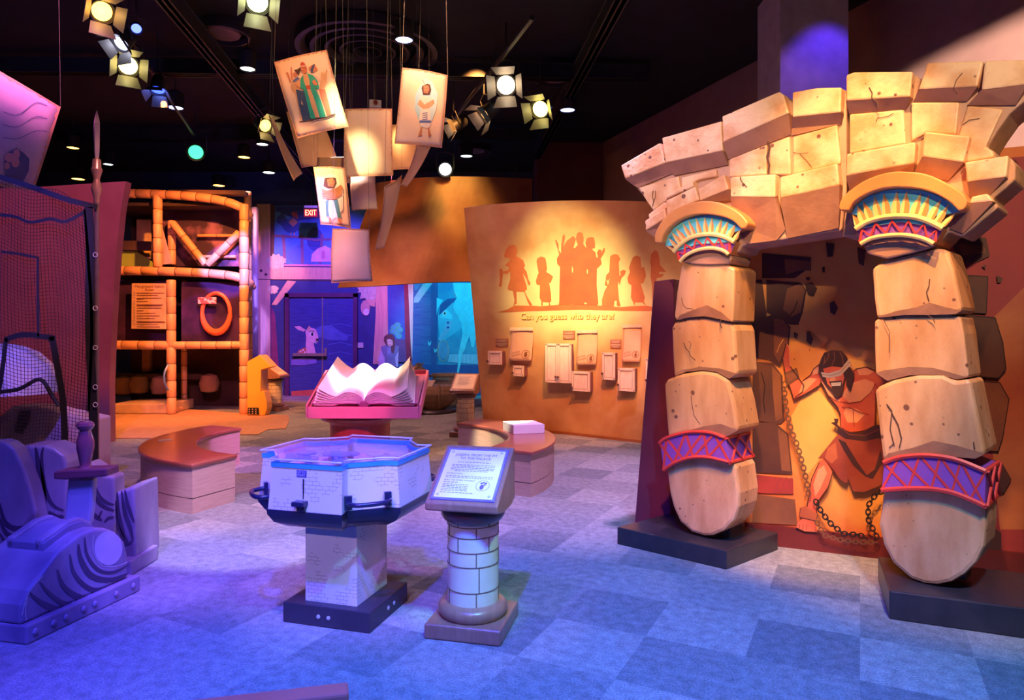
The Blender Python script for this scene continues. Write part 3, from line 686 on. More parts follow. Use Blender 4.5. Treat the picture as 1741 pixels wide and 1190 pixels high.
wall_box(G2([(440, 505), (592, 505), (592, 862), (450, 862)]), 'narrow upright wooden flap box under the rightmost small plaque')
wall_box(G2([(645, 700), (842, 702), (842, 1005), (645, 1000)]), 'square wooden flap box under the rightmost leather flap')
wall_box(G2([(985, 580), (1120, 580), (1120, 950), (985, 945)]), 'wooden flap box half hidden behind the maroon leaning panel')
def flap(q, label):
    n = GW.normal(q[0][0], q[0][1]); t = thing('leather_flap', label, 'flap', tuple(GW.hit((q[2][0] + q[3][0]) / 2, (q[2][1] + q[3][1]) / 2)), 'leather flaps on the silhouette wall')
    mb = MB()
    def f(a, b):
        x = (q[0][0] * (1 - a) + q[1][0] * a) * (1 - b) + (q[3][0] * (1 - a) + q[2][0] * a) * b
        y = (q[0][1] * (1 - a) + q[1][1] * a) * (1 - b) + (q[3][1] * (1 - a) + q[2][1] * a) * b
        return GW.hit(x, y, .025 + .06 * b * b + .01 * sin(a * pi))
    mb.grid(f, 8, 10); mb.build('leather_sheet', m_leather, t, smooth=True, solid=.006)
    class S:   # surface of the sheet, for the stamp
        @staticmethod
        def hit(x, y, off=0.0):
            b = (y - q[0][1]) / (q[3][1] - q[0][1]); a = (x - q[0][0]) / (q[1][0] - q[0][0])
            return GW.hit(x, y, .028 + .06 * b * b + .01 * sin(max(0, min(1, a)) * pi) + off)
    A = Art(S, base=.002)
    w = q[1][0] - q[0][0]; h = q[3][1] - q[0][1]; x0, y0 = q[0][0], q[0][1]
    A.ring(x0 + w * .72, y0 + h * .80, w * .17, w * .18, .7, m_ink)
    A.disc(x0 + w * .73, y0 + h * .82, w * .07, w * .10, m_ink); A.disc(x0 + w * .70, y0 + h * .75, w * .03, w * .03, m_ink); A.disc(x0 + w * .77, y0 + h * .74, w * .03, w * .03, m_ink)
    A.text('LIFT FOR', x0 + w * .08, y0 + h * .80, w * .40, h * .045, m_ink, rot=-.25)
    A.text('ANSWERS', x0 + w * .11, y0 + h * .88, w * .42, h * .045, m_ink, rot=-.25)
    A.build('stamped_print', t)
    bar = MB(); a = GW.hit(q[0][0] - .3, q[0][1], .045); b = GW.hit(q[1][0] + .3, q[1][1], .045)
    bar.prism([a + Vector((0, 0, .028)), b + Vector((0, 0, .028)), b - Vector((0, 0, .018)), a - Vector((0, 0, .018))], n * .015)
    bar.build('hanging_bar', mat('pale_bar_wood', (.85, .62, .48), .6), t, bevel=.003)
flap(G1([(430, 160), (750, 158), (743, 605), (428, 600)]), 'leather flap farthest left on the silhouette wall')
flap(G2([(92, 252), (350, 250), (345, 662), (100, 660)]), 'middle leather flap, right of the two-door wooden box')
flap(G2([(668, 190), (904, 188), (895, 635), (672, 627)]), 'rightmost leather flap with its sheet hanging from the highest bar')
m_plq = mat('rust_plaque', (.46, .16, .10), .6); m_txt = mat('plaque_text', (.80, .62, .55), .6)
def plaque(q, label):
    cx = sum(p[0] for p in q) / 4; cy = sum(p[1] for p in q) / 4
    n = GW.normal(cx, cy)
    t = thing('wall_plaque', label, 'plaque', tuple(GW.hit(cx, q[2][1], .01)), 'small text plaques on the silhouette wall')
    MB().prism([GW.hit(x, y, .015) for x, y in q], n * -.012).build('plate', m_plq, t, bevel=.002)
    A = Art(GW, base=.0215); x0 = q[0][0]; y0 = q[0][1]; w = q[1][0] - x0; h = q[2][1] - y0
    for k, ww in enumerate((.8, .86, .6, 0, .84, .9, .7, .5)):
        if ww: A.line([(x0 + w * (1 - ww) / 2, y0 + h * (.14 + .1 * k)), (x0 + w * (1 + ww) / 2, y0 + h * (.14 + .1 * k))], h * .045, m_txt, layer=0)
    A.build('printed_lines', t)
plaque(G1([(200, 300), (380, 300), (380, 420), (200, 420)]), 'small plaque above the leftmost wooden flap box')
plaque(G1([(1170, 190), (1345, 190), (1345, 312), (1170, 312)]), 'small plaque above the two-door wooden box')
plaque(G2([(505, 350), (645, 350), (645, 465), (505, 462)]), 'small plaque above the narrow upright wooden flap box')

# ================================================================== suspended curved panel behind the pages
def panel_shape():
    mb = MB(); n = 24
    top = arc_pts([(640, 311), (700, 303), (770, 300), (840, 301), (905, 304)], n); bot = arc_pts([(574, 489), (640, 486), (700, 482), (770, 479), (905, 476)], n)
    fr = []; bk = []
    for (a, b), (c, d) in zip(top, bot):
        k = (a - 640) / 265; Z = 13.6 - 1.0 * sin(pi * min(1, max(0, k * .8 + .15)))
        fr.append((P(a, b, Z), P(c, d, Z - .15)))
    g = MB()
    for off in (0, .12):
        g.grid(lambda u, v: fr[round(u * n)][0].lerp(fr[round(u * n)][1], v) + Vector((0, off, 0)), n, 6)
    k2 = (n + 1) * 7
    for i in range(n):
        for j in (0, 6):
            a = i * 7 + j; g.f.append((a, a + 7, a + 7 + k2, a + k2)); g.m.append(1)
    for j in range(6):
        for i in (0, n):
            a = i * 7 + j; g.f.append((a, a + 1, a + 1 + k2, a + k2)); g.m.append(1)
    return g, fr
g, fr = panel_shape()
ctr = fr[12][1]
sp_ = thing('hanging_curved_panel', 'large brown curved parchment panel hanging behind the flying pages', 'hanging panel', tuple(ctr))
g.build('curved_sheet', [mat('brown_parchment_panel', (.36, .12, .05), .7, (.60, .25, .10), 1.1, lo=.35, hi=.62, detail=8), mat('panel_edge', (.2, .08, .04), .7)], sp_)
c = MB()
for k in (3, 12, 21): c.tube([fr[k][0], (fr[k][0].x, fr[k][0].y, CEIL)], .006, 5)
c.build('suspension_cable', m_steel, sp_)

# ================================================================== maroon panel on the left, behind the net
LP = Plane((0, 9.6), (1, 0))
lp = [LP.hit(x, y) for x, y in [(-180, 752), (187, 752), (186, 660), (188, 600), (193, 500), (198, 430), (205, 360), (214, 308), (60, 318), (-60, 322), (-180, 326)]]
lp = [Vector((p.x, p.y, max(p.z, 0))) for p in lp]
o = MB().prism(lp, (0, .14, 0)).build('tall_panel', mat('maroon_parchment', (.42, .16, .14), .75, (.32, .11, .10), 1.6, detail=8))
tag(o, 'tall maroon flared panel standing behind the black netting', 'panel')
# ================================================================== ruined stone arch (two free-standing halves)
AP = Plane((1.37, 4.68), (.713, -.701))
AD, AN = AP.d, AP.n      # along the front face, out of the front face
TD = Tz(1040, 60, 2.4836); TR = Tz(1430, 80, 3.498)
L1 = Tz(1100, 320, 3.965); L2 = Tz(1100, 620, 3.965); Z3 = Tz(1420, 280, 3.131); Z4 = Tz(1420, 640, 2.586)
m_stone = mat('painted_sandstone', (.94, .64, .36), .45, (.74, .37, .16), 6, pits=16, bump=.25, bscale=30, lo=.42, hi=.64)
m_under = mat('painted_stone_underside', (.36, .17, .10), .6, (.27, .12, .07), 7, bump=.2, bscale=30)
m_sbase = mat('painted_stone_joint', (.50, .28, .17), .6, (.60, .36, .22), 6, bump=.2, bscale=30)
m_drum = mat('painted_column_stone', (.60, .29, .12), .42, (.80, .47, .25), 2.2, pits=17, bump=.15, bscale=25, stretch=(3, 3, .8), lo=.38, hi=.62)
m_crack = mat('painted_crack', (.12, .05, .03), .8)
m_gold = mat('painted_gold', (.80, .34, .10), .35, (.70, .27, .08), 4); m_gold2 = mat('painted_bright_gold', (1, .80, .28), .4)
m_teal = mat('painted_turquoise', (.14, .72, .80), .5, (.12, .62, .76), 3); m_purple = mat('painted_purple', (.30, .09, .52), .5, (.24, .07, .46), 4)
m_redp = mat('painted_red', (.80, .06, .05), .45)
TH = -.30     # body thickness goes back from the face
def hitp(pts, off=0.0): return [AP.hit(x, y, off) for x, y in pts]
def slab(name, pts, parent, front, back, m, bevel=.012, side=None):
    """pts: outline in photo pixels; front/back offsets from the face plane (m)"""
    a = hitp(pts, 0); a = [p + AN * front for p in a]
    mb = MB().prism(a, AN * (back - front), side=1 if side else None)
    return mb.build(name, [m, side] if side else m, parent, bevel=bevel)
def block(front, under, parent, depth=.06):
    """a stone that stands proud of the backing: flat face, underside sloping back to the joint plane"""
    n = len(front)
    a = [p + AN * depth for p in hitp(front)]
    mb = MB().prism(a, AN * -(depth + .02))
    o = mb.build('stone_block', m_stone, parent, bevel=.010, seg=2)
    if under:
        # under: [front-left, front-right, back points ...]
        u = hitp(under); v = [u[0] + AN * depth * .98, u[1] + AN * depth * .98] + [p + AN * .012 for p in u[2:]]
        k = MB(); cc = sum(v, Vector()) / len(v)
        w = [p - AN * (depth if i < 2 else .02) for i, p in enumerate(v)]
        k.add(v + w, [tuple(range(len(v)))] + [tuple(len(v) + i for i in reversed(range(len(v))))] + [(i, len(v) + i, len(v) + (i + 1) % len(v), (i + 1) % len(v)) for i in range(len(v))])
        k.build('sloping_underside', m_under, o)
    return o
def cracks(lines, parent, off):
    class S:
        hit = staticmethod(lambda x, y, o=0.0: AP.hit(x, y) + AN * (off + o))
    for pts, w in lines:
        A = Art(S, base=.002); A.line(pts, w, m_crack, layer=0); A.build('painted_crack', parent)
def capital(parent, rim_out, rim_in, teal_low, arc2, under, nsp, nz, f0=.10):
    t = parent
    # flaring echinus: rounded rim, turquoise band of gold leaves, purple band with a red zigzag
    cap = slab('capital', rim_in[::-1] + teal_low, t, f0 - .02, TH + .04, m_teal, bevel=.004, side=m_gold)
    rim = slab('capital_rim', arc_pts(rim_out, 30) + arc_pts(rim_in, 24)[1:-1], t, f0 + .035, TH, m_gold, bevel=.028)
    for md in rim.modifiers: md.segments = 4
    slab('purple_band', teal_low + arc2[::-1], t, f0 - .03, TH + .06, m_purple, bevel=.003, side=m_gold)
    slab('capital_underside', under, t, f0 - .05, TH + .06, mat('painted_capital_foot', (.50, .27, .18), .6), bevel=.01)
    class S:
        hit = staticmethod(lambda x, y, o=0.0: AP.hit(x, y) + AN * (f0 - .02 + o))
    A = Art(S, base=.003)
    up = arc_pts(rim_in[::-1], 60); lo = arc_pts(teal_low, 60); a2 = arc_pts(arc2, 60)
    for k in range(nsp):
        c = (k + .5) / nsp; h = .44 / nsp
        f = lambda arr, u: arr[max(0, min(60, round(u * 60)))]
        b0 = f(lo, c - h); b1 = f(lo, c + h); tp = f(up, c); bm_ = f(lo, c)
        tip = (bm_[0] + (tp[0] - bm_[0]) * .93, bm_[1] + (tp[1] - bm_[1]) * .93)
        mid = ((tp[0] + bm_[0]) / 2, (tp[1] + bm_[1]) / 2)
        l = (b0[0] + (mid[0] - bm_[0]) * .8 - 0, b0[1] + (mid[1] - bm_[1]) * .8); r = (b1[0] + (mid[0] - bm_[0]) * .8, b1[1] + (mid[1] - bm_[1]) * .8)
        A.poly([b0, l, tip, r, b1], m_gold2, layer=0); A.poly([bm_, mid, tip, r, b1], m_gold, layer=1)
    zz = []
    for k in range(nz * 2 + 1):
        u = k / (nz * 2); i = max(0, min(60, round(u * 60))); p = lo[i]; q = a2[i]; w = .22 if k % 2 else .86
        zz.append((p[0] + (q[0] - p[0]) * w, p[1] + (q[1] - p[1]) * w))
    A.line(zz, 5.5, m_redp, layer=2)
    A.build('leaf_pattern', cap)
    for nm, arr, r in (('gold_ring', lo, .016), ('gold_ring', a2, .013)):
        MB().tube([AP.hit(x, y) + AN * (f0 - .012) for x, y in arr[::2]], r, 8).build(nm, m_gold2, t, smooth=True)
def band(parent, top, bot, nx, f=.035):
    o = slab('patterned_band', top + bot[::-1], parent, f, TH - .01, m_purple, bevel=.006, side=m_purple)
    tp = arc_pts(top, 40); bt = arc_pts(bot, 40)
    class S:
        hit = staticmethod(lambda x, y, o=0.0: AP.hit(x, y) + AN * (f + o))
    for arr in (tp, bt):
        MB().tube([AP.hit(x, y) + AN * (f + .002) for x, y in arr[::2]], .014, 6).build('red_border', m_redp, o, smooth=True)
        e = AP.hit(*arr[-1]) + AN * f
        MB().tube([e, e + AN * (TH - f)], .013, 6).build('red_border', m_redp, o, smooth=True)
    A = Art(S, base=.003)
    for k in range(nx):
        u0 = k / nx; u1 = min(1, (k + 1.0) / nx); a, b = round(u0 * 40), round(u1 * 40)
        A.line([tp[a], bt[b]], 4.2, m_redp, layer=0); A.line([bt[a], tp[b]], 4.2, m_redp, layer=1)
    A.build('diamond_lattice', o)
    e0 = AP.hit(*tp[-1]) + AN * f; e1 = AP.hit(*bt[-1]) + AN * f; k = MB(); r = AN * (TH - f)
    for i in range(2):
        a = e0 + r * (i / 2) + AD * .012; b = e1 + r * ((i + 1) / 2) + AD * .012; c = e1 + r * (i / 2) + AD * .012; d = e0 + r * ((i + 1) / 2) + AD * .012
        k.tube([a, b], .008, 5); k.tube([c, d], .008, 5)
    k.build('side_lattice', m_redp, o)
def platform(parent, corners, h, m):
    p = [Vector((x, y, 0.0)) for x, y in corners]
    MB().prism([q + Vector((0, 0, h)) for q in p], (0, 0, -h)).build('platform', m, parent, bevel=.008)
m_plat = mat('black_laminate', (.028, .025, .033), .35, (.04, .035, .042), 12)

# ---- left half
AL = thing('ruined_arch', 'left half of the painted stone arch, on the leaning segmented column', 'stone arch', (1.37, 4.68, 0), 'stone arch halves')
slab('backing_slab', TD([(57, 555), (222, 460), (232, 440), (480, 370), (484, 350), (722, 247), (764, 285), (778, 250), (880, 232), (990, 230), (992, 640), (970, 825), (550, 890), (540, 915), (420, 930), (300, 920), (235, 900), (160, 830), (160, 780), (180, 745), (150, 700), (100, 640)]), AL, 0, -.28, m_sbase)
for fr_, un in [
    ([(57, 555), (222, 460), (245, 545), (75, 612)], [(75, 612), (245, 545), (264, 582), (115, 645), (96, 634)]),
    ([(230, 440), (480, 370), (487, 495), (245, 545)], [(245, 545), (487, 495), (494, 548), (268, 594)]),
    ([(483, 350), (722, 247), (742, 260), (764, 338), (487, 460)], [(487, 460), (764, 340), (760, 420), (494, 526)]),
    ([(778, 250), (880, 232), (985, 230), (982, 335), (778, 355)], [(778, 355), (982, 335), (972, 376), (762, 426), (764, 395)]),
    ([(383, 655), (492, 592), (512, 655), (390, 705)], [(390, 705), (512, 655), (515, 700), (395, 720)]),
    ([(247, 680), (360, 618), (362, 645), (248, 695)], None),
    ([(247, 702), (370, 643), (388, 700), (252, 765)], None),
    ([(518, 605), (708, 592), (706, 690), (518, 688)], [(518, 688), (706, 690), (738, 820), (700, 866), (570, 882), (520, 790)]),
    ([(727, 605), (968, 548), (977, 640), (727, 695)], [(727, 695), (977, 640), (962, 815), (745, 858)])]:
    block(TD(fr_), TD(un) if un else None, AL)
block(L1([(28, 180), (135, 97), (153, 110), (157, 138), (32, 208)]), None, AL, .04)
block(L1([(15, 225), (145, 142), (160, 205), (20, 295)]), L1([(20, 295), (160, 205), (175, 250), (125, 375)]), AL, .06)
for q in ([(118, 645), (288, 597), (297, 650), (182, 742), (152, 700)], [(301, 602), (448, 568), (450, 598), (375, 612), (301, 646)], [(502, 525), (662, 462), (660, 590), (502, 602)], [(672, 460), (755, 430), (763, 592), (672, 590)], [(770, 432), (958, 380), (972, 545), (770, 592)]):
    block(TD(q), None, AL, .022)
cracks([(L1([(50, 125), (60, 90), (48, 60), (55, 20)]), 1.2), (L1([(55, 95), (70, 65), (70, 20)]), 1),
        ([(1308, 242), (1312, 252), (1307, 268), (1311, 282), (1309, 295)], 3.5), (Tz(1180, 80, 3.5)([(598, 632), (640, 638), (690, 634)]), 1), (Tz(1180, 80, 3.5)([(640, 640), (680, 680), (710, 718)]), 1)], AL, .025)
cracks([(Tz(1180, 80, 3.5)([(303, 780), (305, 800), (320, 820), (342, 842)]), 1.6)], AL, .065)
rim_out = [(120, 380), (118, 350), (125, 310), (170, 230), (250, 160), (340, 120), (440, 103), (540, 110), (620, 140), (690, 185), (735, 235), (738, 262), (720, 285), (690, 287)]
rim_in = [(690, 285), (640, 235), (560, 205), (460, 190), (370, 197), (290, 225), (220, 275), (180, 330), (160, 400)]
capital(AL, L1(rim_out), L1(rim_in), L1([(225, 437), (260, 395), (330, 345), (400, 325), (480, 318), (560, 335), (632, 370)]),
        L1([(268, 500), (300, 465), (360, 432), (430, 415), (500, 413), (560, 430), (592, 455)]),
        L1([(268, 500), (300, 467), (360, 434), (430, 417), (500, 415), (560, 432), (592, 457), (590, 485), (575, 515), (450, 520), (330, 515)]), 13, 6)
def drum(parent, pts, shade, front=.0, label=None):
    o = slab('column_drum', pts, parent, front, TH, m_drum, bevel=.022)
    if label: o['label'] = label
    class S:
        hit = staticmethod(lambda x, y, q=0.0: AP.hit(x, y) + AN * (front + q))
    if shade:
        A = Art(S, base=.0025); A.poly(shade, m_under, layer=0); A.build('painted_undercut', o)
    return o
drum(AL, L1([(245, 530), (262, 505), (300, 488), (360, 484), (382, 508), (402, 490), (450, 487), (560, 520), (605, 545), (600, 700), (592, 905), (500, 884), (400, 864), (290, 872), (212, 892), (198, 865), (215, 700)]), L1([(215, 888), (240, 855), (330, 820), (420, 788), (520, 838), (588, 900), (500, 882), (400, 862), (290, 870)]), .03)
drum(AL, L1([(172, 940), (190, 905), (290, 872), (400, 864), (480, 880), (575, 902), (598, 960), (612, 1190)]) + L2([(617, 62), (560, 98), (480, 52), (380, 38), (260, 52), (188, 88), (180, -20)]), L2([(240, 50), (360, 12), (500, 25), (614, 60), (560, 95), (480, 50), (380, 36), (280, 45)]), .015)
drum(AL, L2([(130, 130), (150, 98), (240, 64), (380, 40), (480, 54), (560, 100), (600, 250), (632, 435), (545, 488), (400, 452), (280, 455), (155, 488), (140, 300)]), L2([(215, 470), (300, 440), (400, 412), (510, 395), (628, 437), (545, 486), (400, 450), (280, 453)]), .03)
drum(AL, L2([(130, 706), (200, 660), (330, 620), (430, 620), (575, 655), (600, 700), (622, 870), (615, 960), (585, 1050), (520, 1120), (440, 1155), (380, 1155), (300, 1130), (220, 1060), (175, 960), (150, 860)]), None, .0)
band(AL, L2([(105, 527), (150, 490), (280, 454), (400, 450), (470, 462), (545, 490)]), L2([(130, 706), (200, 660), (265, 635), (330, 620), (430, 620), (575, 655)]), 5)
cracks([(L1([(265, 1040), (280, 1080), (300, 1100), (310, 1130), (345, 1160)]), 1.4), (L1([(305, 1085), (315, 1050), (300, 1030)]), 1), (L2([(315, 205), (322, 270), (335, 340), (375, 400)]), 1.1), (L1([(250, 740), (262, 790), (285, 810), (330, 815)]), .9), (L1([(515, 885), (510, 920), (525, 945)]), 1.6)], AL, .034)
cl = [P(1049, 925, 5.0), P(1235, 969, 4.455), P(1323, 935, 4.865)]
cl = [(p.x, p.y) for p in cl]; cl.append((cl[0][0] + cl[2][0] - cl[1][0], cl[0][1] + cl[2][1] - cl[1][1]))
platform(AL, cl, .125, m_plat)
MB().box(AP.hit(1222, 905) - AN * .2 + Vector((0, 0, -.03)), (.06, .18, .16), atan2(AD.y, AD.x)).build('steel_foot', m_steel, AL)

# ---- right half
AR = thing('ruined_arch', 'right half of the painted stone arch, nearer the camera with the wider column', 'stone arch', (2.32, 3.75, 0), 'stone arch halves')
slab('backing_slab', TR([(52, 180), (100, 163), (445, 163), (478, 195), (530, 112), (865, 100), (1130, 92), (1300, 95), (1300, 200), (1100, 312), (1000, 400), (930, 500), (868, 600), (915, 620), (925, 668), (1010, 655), (1040, 700), (1035, 790), (900, 905), (940, 950), (720, 1130), (640, 1100), (560, 1190), (160, 1190), (130, 1130), (5, 1130), (30, 900), (50, 800)]), AR, 0, -.30, m_sbase)
for fr_, un in [
    ([(52, 182), (100, 165), (445, 163), (430, 312), (52, 335)], [(52, 335), (430, 312), (390, 372), (52, 402)]),
    ([(530, 112), (862, 101), (825, 255), (478, 270)], [(478, 270), (825, 255), (750, 326), (432, 332)]),
    ([(868, 101), (1290, 95), (1290, 200), (1120, 242), (848, 275)], [(848, 275), (1120, 242), (1040, 348), (752, 350)]),
    ([(52, 648), (463, 577), (455, 705), (52, 778)], [(52, 778), (455, 705), (430, 762), (300, 792), (60, 880)]),
    ([(512, 515), (785, 545), (745, 700), (500, 665)], [(500, 665), (745, 700), (640, 798), (432, 752)]),
    ([(750, 697), (1010, 657), (995, 785), (765, 815)], [(765, 815), (995, 785), (890, 880), (772, 898)]),
    ([(790, 900), (885, 880), (922, 928), (780, 940)], [(780, 940), (922, 928), (730, 1110), (650, 1080)])]:
    block(TR(fr_), TR(un), AR, .065)
for q in ([(56, 404), (378, 376), (392, 580), (56, 640)], [(422, 334), (708, 332), (690, 525), (512, 515), (422, 565)], [(758, 352), (968, 376), (865, 598), (912, 625), (912, 660), (752, 688), (700, 530)]):
    block(TR(q), None, AR, .022)
cracks([(TR([(190, 258), (208, 290), (205, 320), (240, 345), (245, 375)]), 2.2), (TR([(740, 175), (705, 215), (685, 270), (710, 300)]), 1.2)], AR, .068)
cracks([(TR([(215, 452), (225, 430), (290, 418), (320, 400)]), 1.2), (TR([(730, 470), (770, 440), (830, 432)]), 1)], AR, .026)
rim_out = [(70, 260), (66, 235), (80, 200), (130, 150), (220, 95), (330, 62), (430, 60), (530, 75), (640, 125), (715, 175), (735, 215), (722, 252), (690, 265)]
rim_in = [(690, 264), (640, 215), (560, 170), (480, 148), (380, 140), (290, 148), (200, 180), (140, 222), (112, 275)]
capital(AR, Z3(rim_out), Z3(rim_in), Z3([(140, 352), (200, 315), (280, 292), (370, 285), (460, 292), (540, 320), (597, 350)]),
        Z3([(165, 430), (220, 402), (300, 387), (380, 384), (450, 392), (510, 410), (548, 430)]),
        Z3([(165, 430), (220, 404), (300, 389), (380, 386), (450, 394), (510, 412), (548, 432), (500, 452), (430, 472), (290, 505), (190, 478)]), 12, 6, f0=.11)
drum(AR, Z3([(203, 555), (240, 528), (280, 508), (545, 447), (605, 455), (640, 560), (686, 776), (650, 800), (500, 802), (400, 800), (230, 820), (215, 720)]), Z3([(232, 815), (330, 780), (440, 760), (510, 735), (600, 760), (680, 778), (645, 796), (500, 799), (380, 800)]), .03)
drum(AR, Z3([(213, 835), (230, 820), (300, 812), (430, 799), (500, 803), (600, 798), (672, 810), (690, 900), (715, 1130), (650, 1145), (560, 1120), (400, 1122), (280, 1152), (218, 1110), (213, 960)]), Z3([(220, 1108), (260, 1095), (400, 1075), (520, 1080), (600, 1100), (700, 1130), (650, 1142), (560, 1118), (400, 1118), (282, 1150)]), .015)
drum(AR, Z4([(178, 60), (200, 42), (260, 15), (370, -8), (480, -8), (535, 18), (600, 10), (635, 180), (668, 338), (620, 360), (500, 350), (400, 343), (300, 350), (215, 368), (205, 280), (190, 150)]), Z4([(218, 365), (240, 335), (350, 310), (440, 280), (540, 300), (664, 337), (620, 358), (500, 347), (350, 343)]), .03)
drum(AR, Z4([(212, 495), (330, 488), (430, 490), (520, 505), (600, 535), (665, 565), (665, 660), (655, 750), (620, 820), (570, 870), (510, 905), (450, 917), (390, 912), (330, 890), (250, 820), (210, 740), (190, 650), (205, 560)]), None, 0)
band(AR, Z4([(222, 375), (290, 352), (380, 343), (470, 348), (560, 368), (668, 412)]), Z4([(212, 495), (330, 488), (430, 490), (520, 505), (600, 535), (664, 565)]), 5)
cracks([(Z3([(512, 610), (508, 650), (495, 680), (510, 730)]), 1.8), (Z3([(265, 820), (300, 890), (298, 1000)]), 1.1), (Z3([(500, 800), (530, 820), (540, 845)]), 1.6),
        (Z4([(235, 120), (258, 150), (250, 230), (268, 300)]), 2), (Z4([(258, 160), (285, 210), (300, 270), (290, 310)]), 2.2), (Z4([(268, 290), (245, 310)]), 1.6), (Z4([(615, 285), (620, 318)]), 2.2)], AR, .034)
a = P(1512, 1052, 3.69); b = P(1741, 1086, 3.454)
d = Vector((b.x - a.x, b.y - a.y, 0)).normalized(); n = Vector((-d.y, d.x, 0))
cr = [(a.x, a.y), (a.x + d.x * 1.7, a.y + d.y * 1.7), (a.x + d.x * 1.7 + n.x * .62, a.y + d.y * 1.7 + n.y * .62), (a.x + n.x * .62, a.y + n.y * .62)]
platform(AR, cr, .155, m_plat)
MB().box(AP.hit(1620, 975) - AN * .22, (.06, .14, .14), atan2(AD.y, AD.x)).build('steel_foot', m_steel, AR)

# ---- leaning maroon panel to the left of the arch
p = [P(1082, 900, 5.35), P(1120, 474, 5.35), P(1160, 474, 5.35), P(1142, 900, 5.35)]
z0 = min(p[0].z, 0.0)
lean = [P(1078, 902, 5.35), P(1112, 478, 5.35), P(1146, 474, 5.35), P(1150, 902, 5.35)]
for q in (lean[0], lean[3]): q.z = 0
o = MB().prism(lean, Vector((.42, .65, 0))).build('leaning_panel', mat('maroon_laminate', (.22, .03, .07), .5, (.18, .025, .06), 3), bevel=.006)
tag(o, 'dark maroon leaning side panel between the silhouette wall and the stone arch', 'panel')

# ================================================================== mural wall with the chained man
MW = Plane((1.93, 4.97), (.911, -.412))
MT = 2.74
e0 = MW.hit(1275, 900); e1 = MW.hit(1741, 900); dd = MW.d
s0 = Vector((e0.x, e0.y, 0)) - dd * .05; s1 = s0 + dd * 3.2
mural_mat = mat('mural_fiery_ground', (.92, .44, .10), .7, (.74, .17, .04), 1.3, lo=.4, hi=.62, detail=7)
mw = MB().prism([s0, s1, s1 + Vector((0, 0, MT)), s0 + Vector((0, 0, MT))], MW.n * -.12).build('mural_panel', mural_mat)
tag(mw, 'fiery orange mural panel of a blindfolded chained man behind the arch', 'mural')
TB = Tz(1260, 560, 3.05); TC = Tz(1220, 400, 3.967); TE = Tz(1600, 380, 1.983)
A = Art(MW, base=.002, step=.0005)
mc = lambda n, c, **k: mat('mural_' + n, c, .7, **k)
k_dark = mc('column_brown', (.07, .025, .025), col2=(.13, .045, .03), scale=3); k_dk2 = mc('column_lit', (.30, .11, .05), col2=(.20, .07, .035), scale=4)
k_ink = mc('black_ink', (.02, .008, .01)); k_skin = mc('man_skin', (.78, .17, .08), col2=(.66, .10, .05), scale=5); k_skl = mc('man_skin_light', (.95, .40, .20)); k_sks = mc('man_skin_shade', (.30, .03, .02))
k_hair = mc('man_hair', (.06, .02, .02)); k_hl = mc('man_hair_light', (.30, .10, .05)); k_cloth = mc('kilt_maroon', (.28, .04, .03), col2=(.36, .07, .04), scale=5); k_belt = mc('belt_dark', (.07, .02, .03)); k_white = mc('blindfold', (.75, .60, .42)); k_teeth = mc('teeth', (.85, .75, .6))
k_redbg = mc('red_backdrop', (.42, .05, .05), col2=(.30, .04, .05), scale=2); k_glow = mc('yellow_glow', (1, .62, .16), col2=(.94, .48, .11), scale=2.5); k_rust = mc('rust_ground', (.55, .15, .05), col2=(.42, .09, .04), scale=4)
k_chain = mc('chain_brown', (.20, .08, .04))
A.poly([(1600, 280), (1800, 260), (1800, 1000), (1640, 990), (1600, 900)], mc('red_backdrop', (.42, .05, .05)))
A.poly([(1668, 560), (1760, 470), (1800, 900), (1700, 900)], mc('orange_smoke', (.60, .20, .07), col2=(.42, .10, .05), scale=2))
A.poly(TB([(330, 330), (390, 300), (470, 400), (520, 520), (470, 600), (400, 680), (340, 760), (290, 620), (260, 450)]), k_glow)
A.poly(TB([(560, 150), (700, 180), (710, 260), (600, 250)]), k_glow)
A.poly(TB([(120, 1015), (400, 1045), (760, 1110), (900, 1140), (900, 1240), (120, 1080)]), k_rust)
A.line(TB([(120, 1018), (400, 1048), (760, 1112)]), 1, k_ink)
# painted ruined columns
for q, m in (([(300, 120), (630, 150), (630, 240), (600, 235), (520, 290), (300, 290)], k_dark), ([(450, 160), (625, 175), (625, 240), (560, 235), (460, 265)], k_dk2), ([(330, 300), (430, 310), (560, 320), (600, 370), (575, 520), (545, 605), (480, 600), (330, 520)], k_dark), ([(470, 360), (560, 325), (590, 370), (560, 520), (500, 550), (440, 500)], k_dk2),
             ([(225, 300), (300, 300), (330, 520), (340, 840), (215, 820)], k_dark), ([(300, 560), (380, 530), (440, 560), (492, 620), (480, 760), (420, 890), (330, 830), (290, 700)], k_dark), ([(380, 560), (440, 570), (482, 625), (470, 740), (415, 860), (380, 800)], k_dk2)):
    A.poly(TC(q), m)
for q, m in (([(60, 165), (165, 175), (215, 240), (225, 470), (205, 490), (60, 470)], k_dark), ([(160, 190), (205, 235), (215, 460), (180, 475), (165, 330)], k_dk2), ([(60, 480), (180, 485), (245, 540), (267, 750), (60, 740)], k_dark), ([(190, 510), (238, 545), (258, 735), (210, 730)], k_dk2), ([(60, 750), (270, 772), (272, 852), (60, 845)], mc('band_dark_red', (.45, .05, .04))), ([(60, 850), (280, 880), (292, 1012), (60, 1000)], k_dk2)):
    A.poly(TB(q), m)
for x in (175, 205, 235): A.line(TB([(x, 765), (x + 30, 850)]), 1.6, k_redbg); A.line(TB([(x + 30, 765), (x, 850)]), 1.6, k_redbg)
A.line(TB([(105, 220), (125, 290), (115, 370), (125, 430)]), 1.5, k_ink); A.line(TC([(540, 440), (520, 500), (490, 540)]), 1.5, k_ink); A.line(TC([(445, 700), (420, 740), (400, 790)]), 1.2, k_glow)
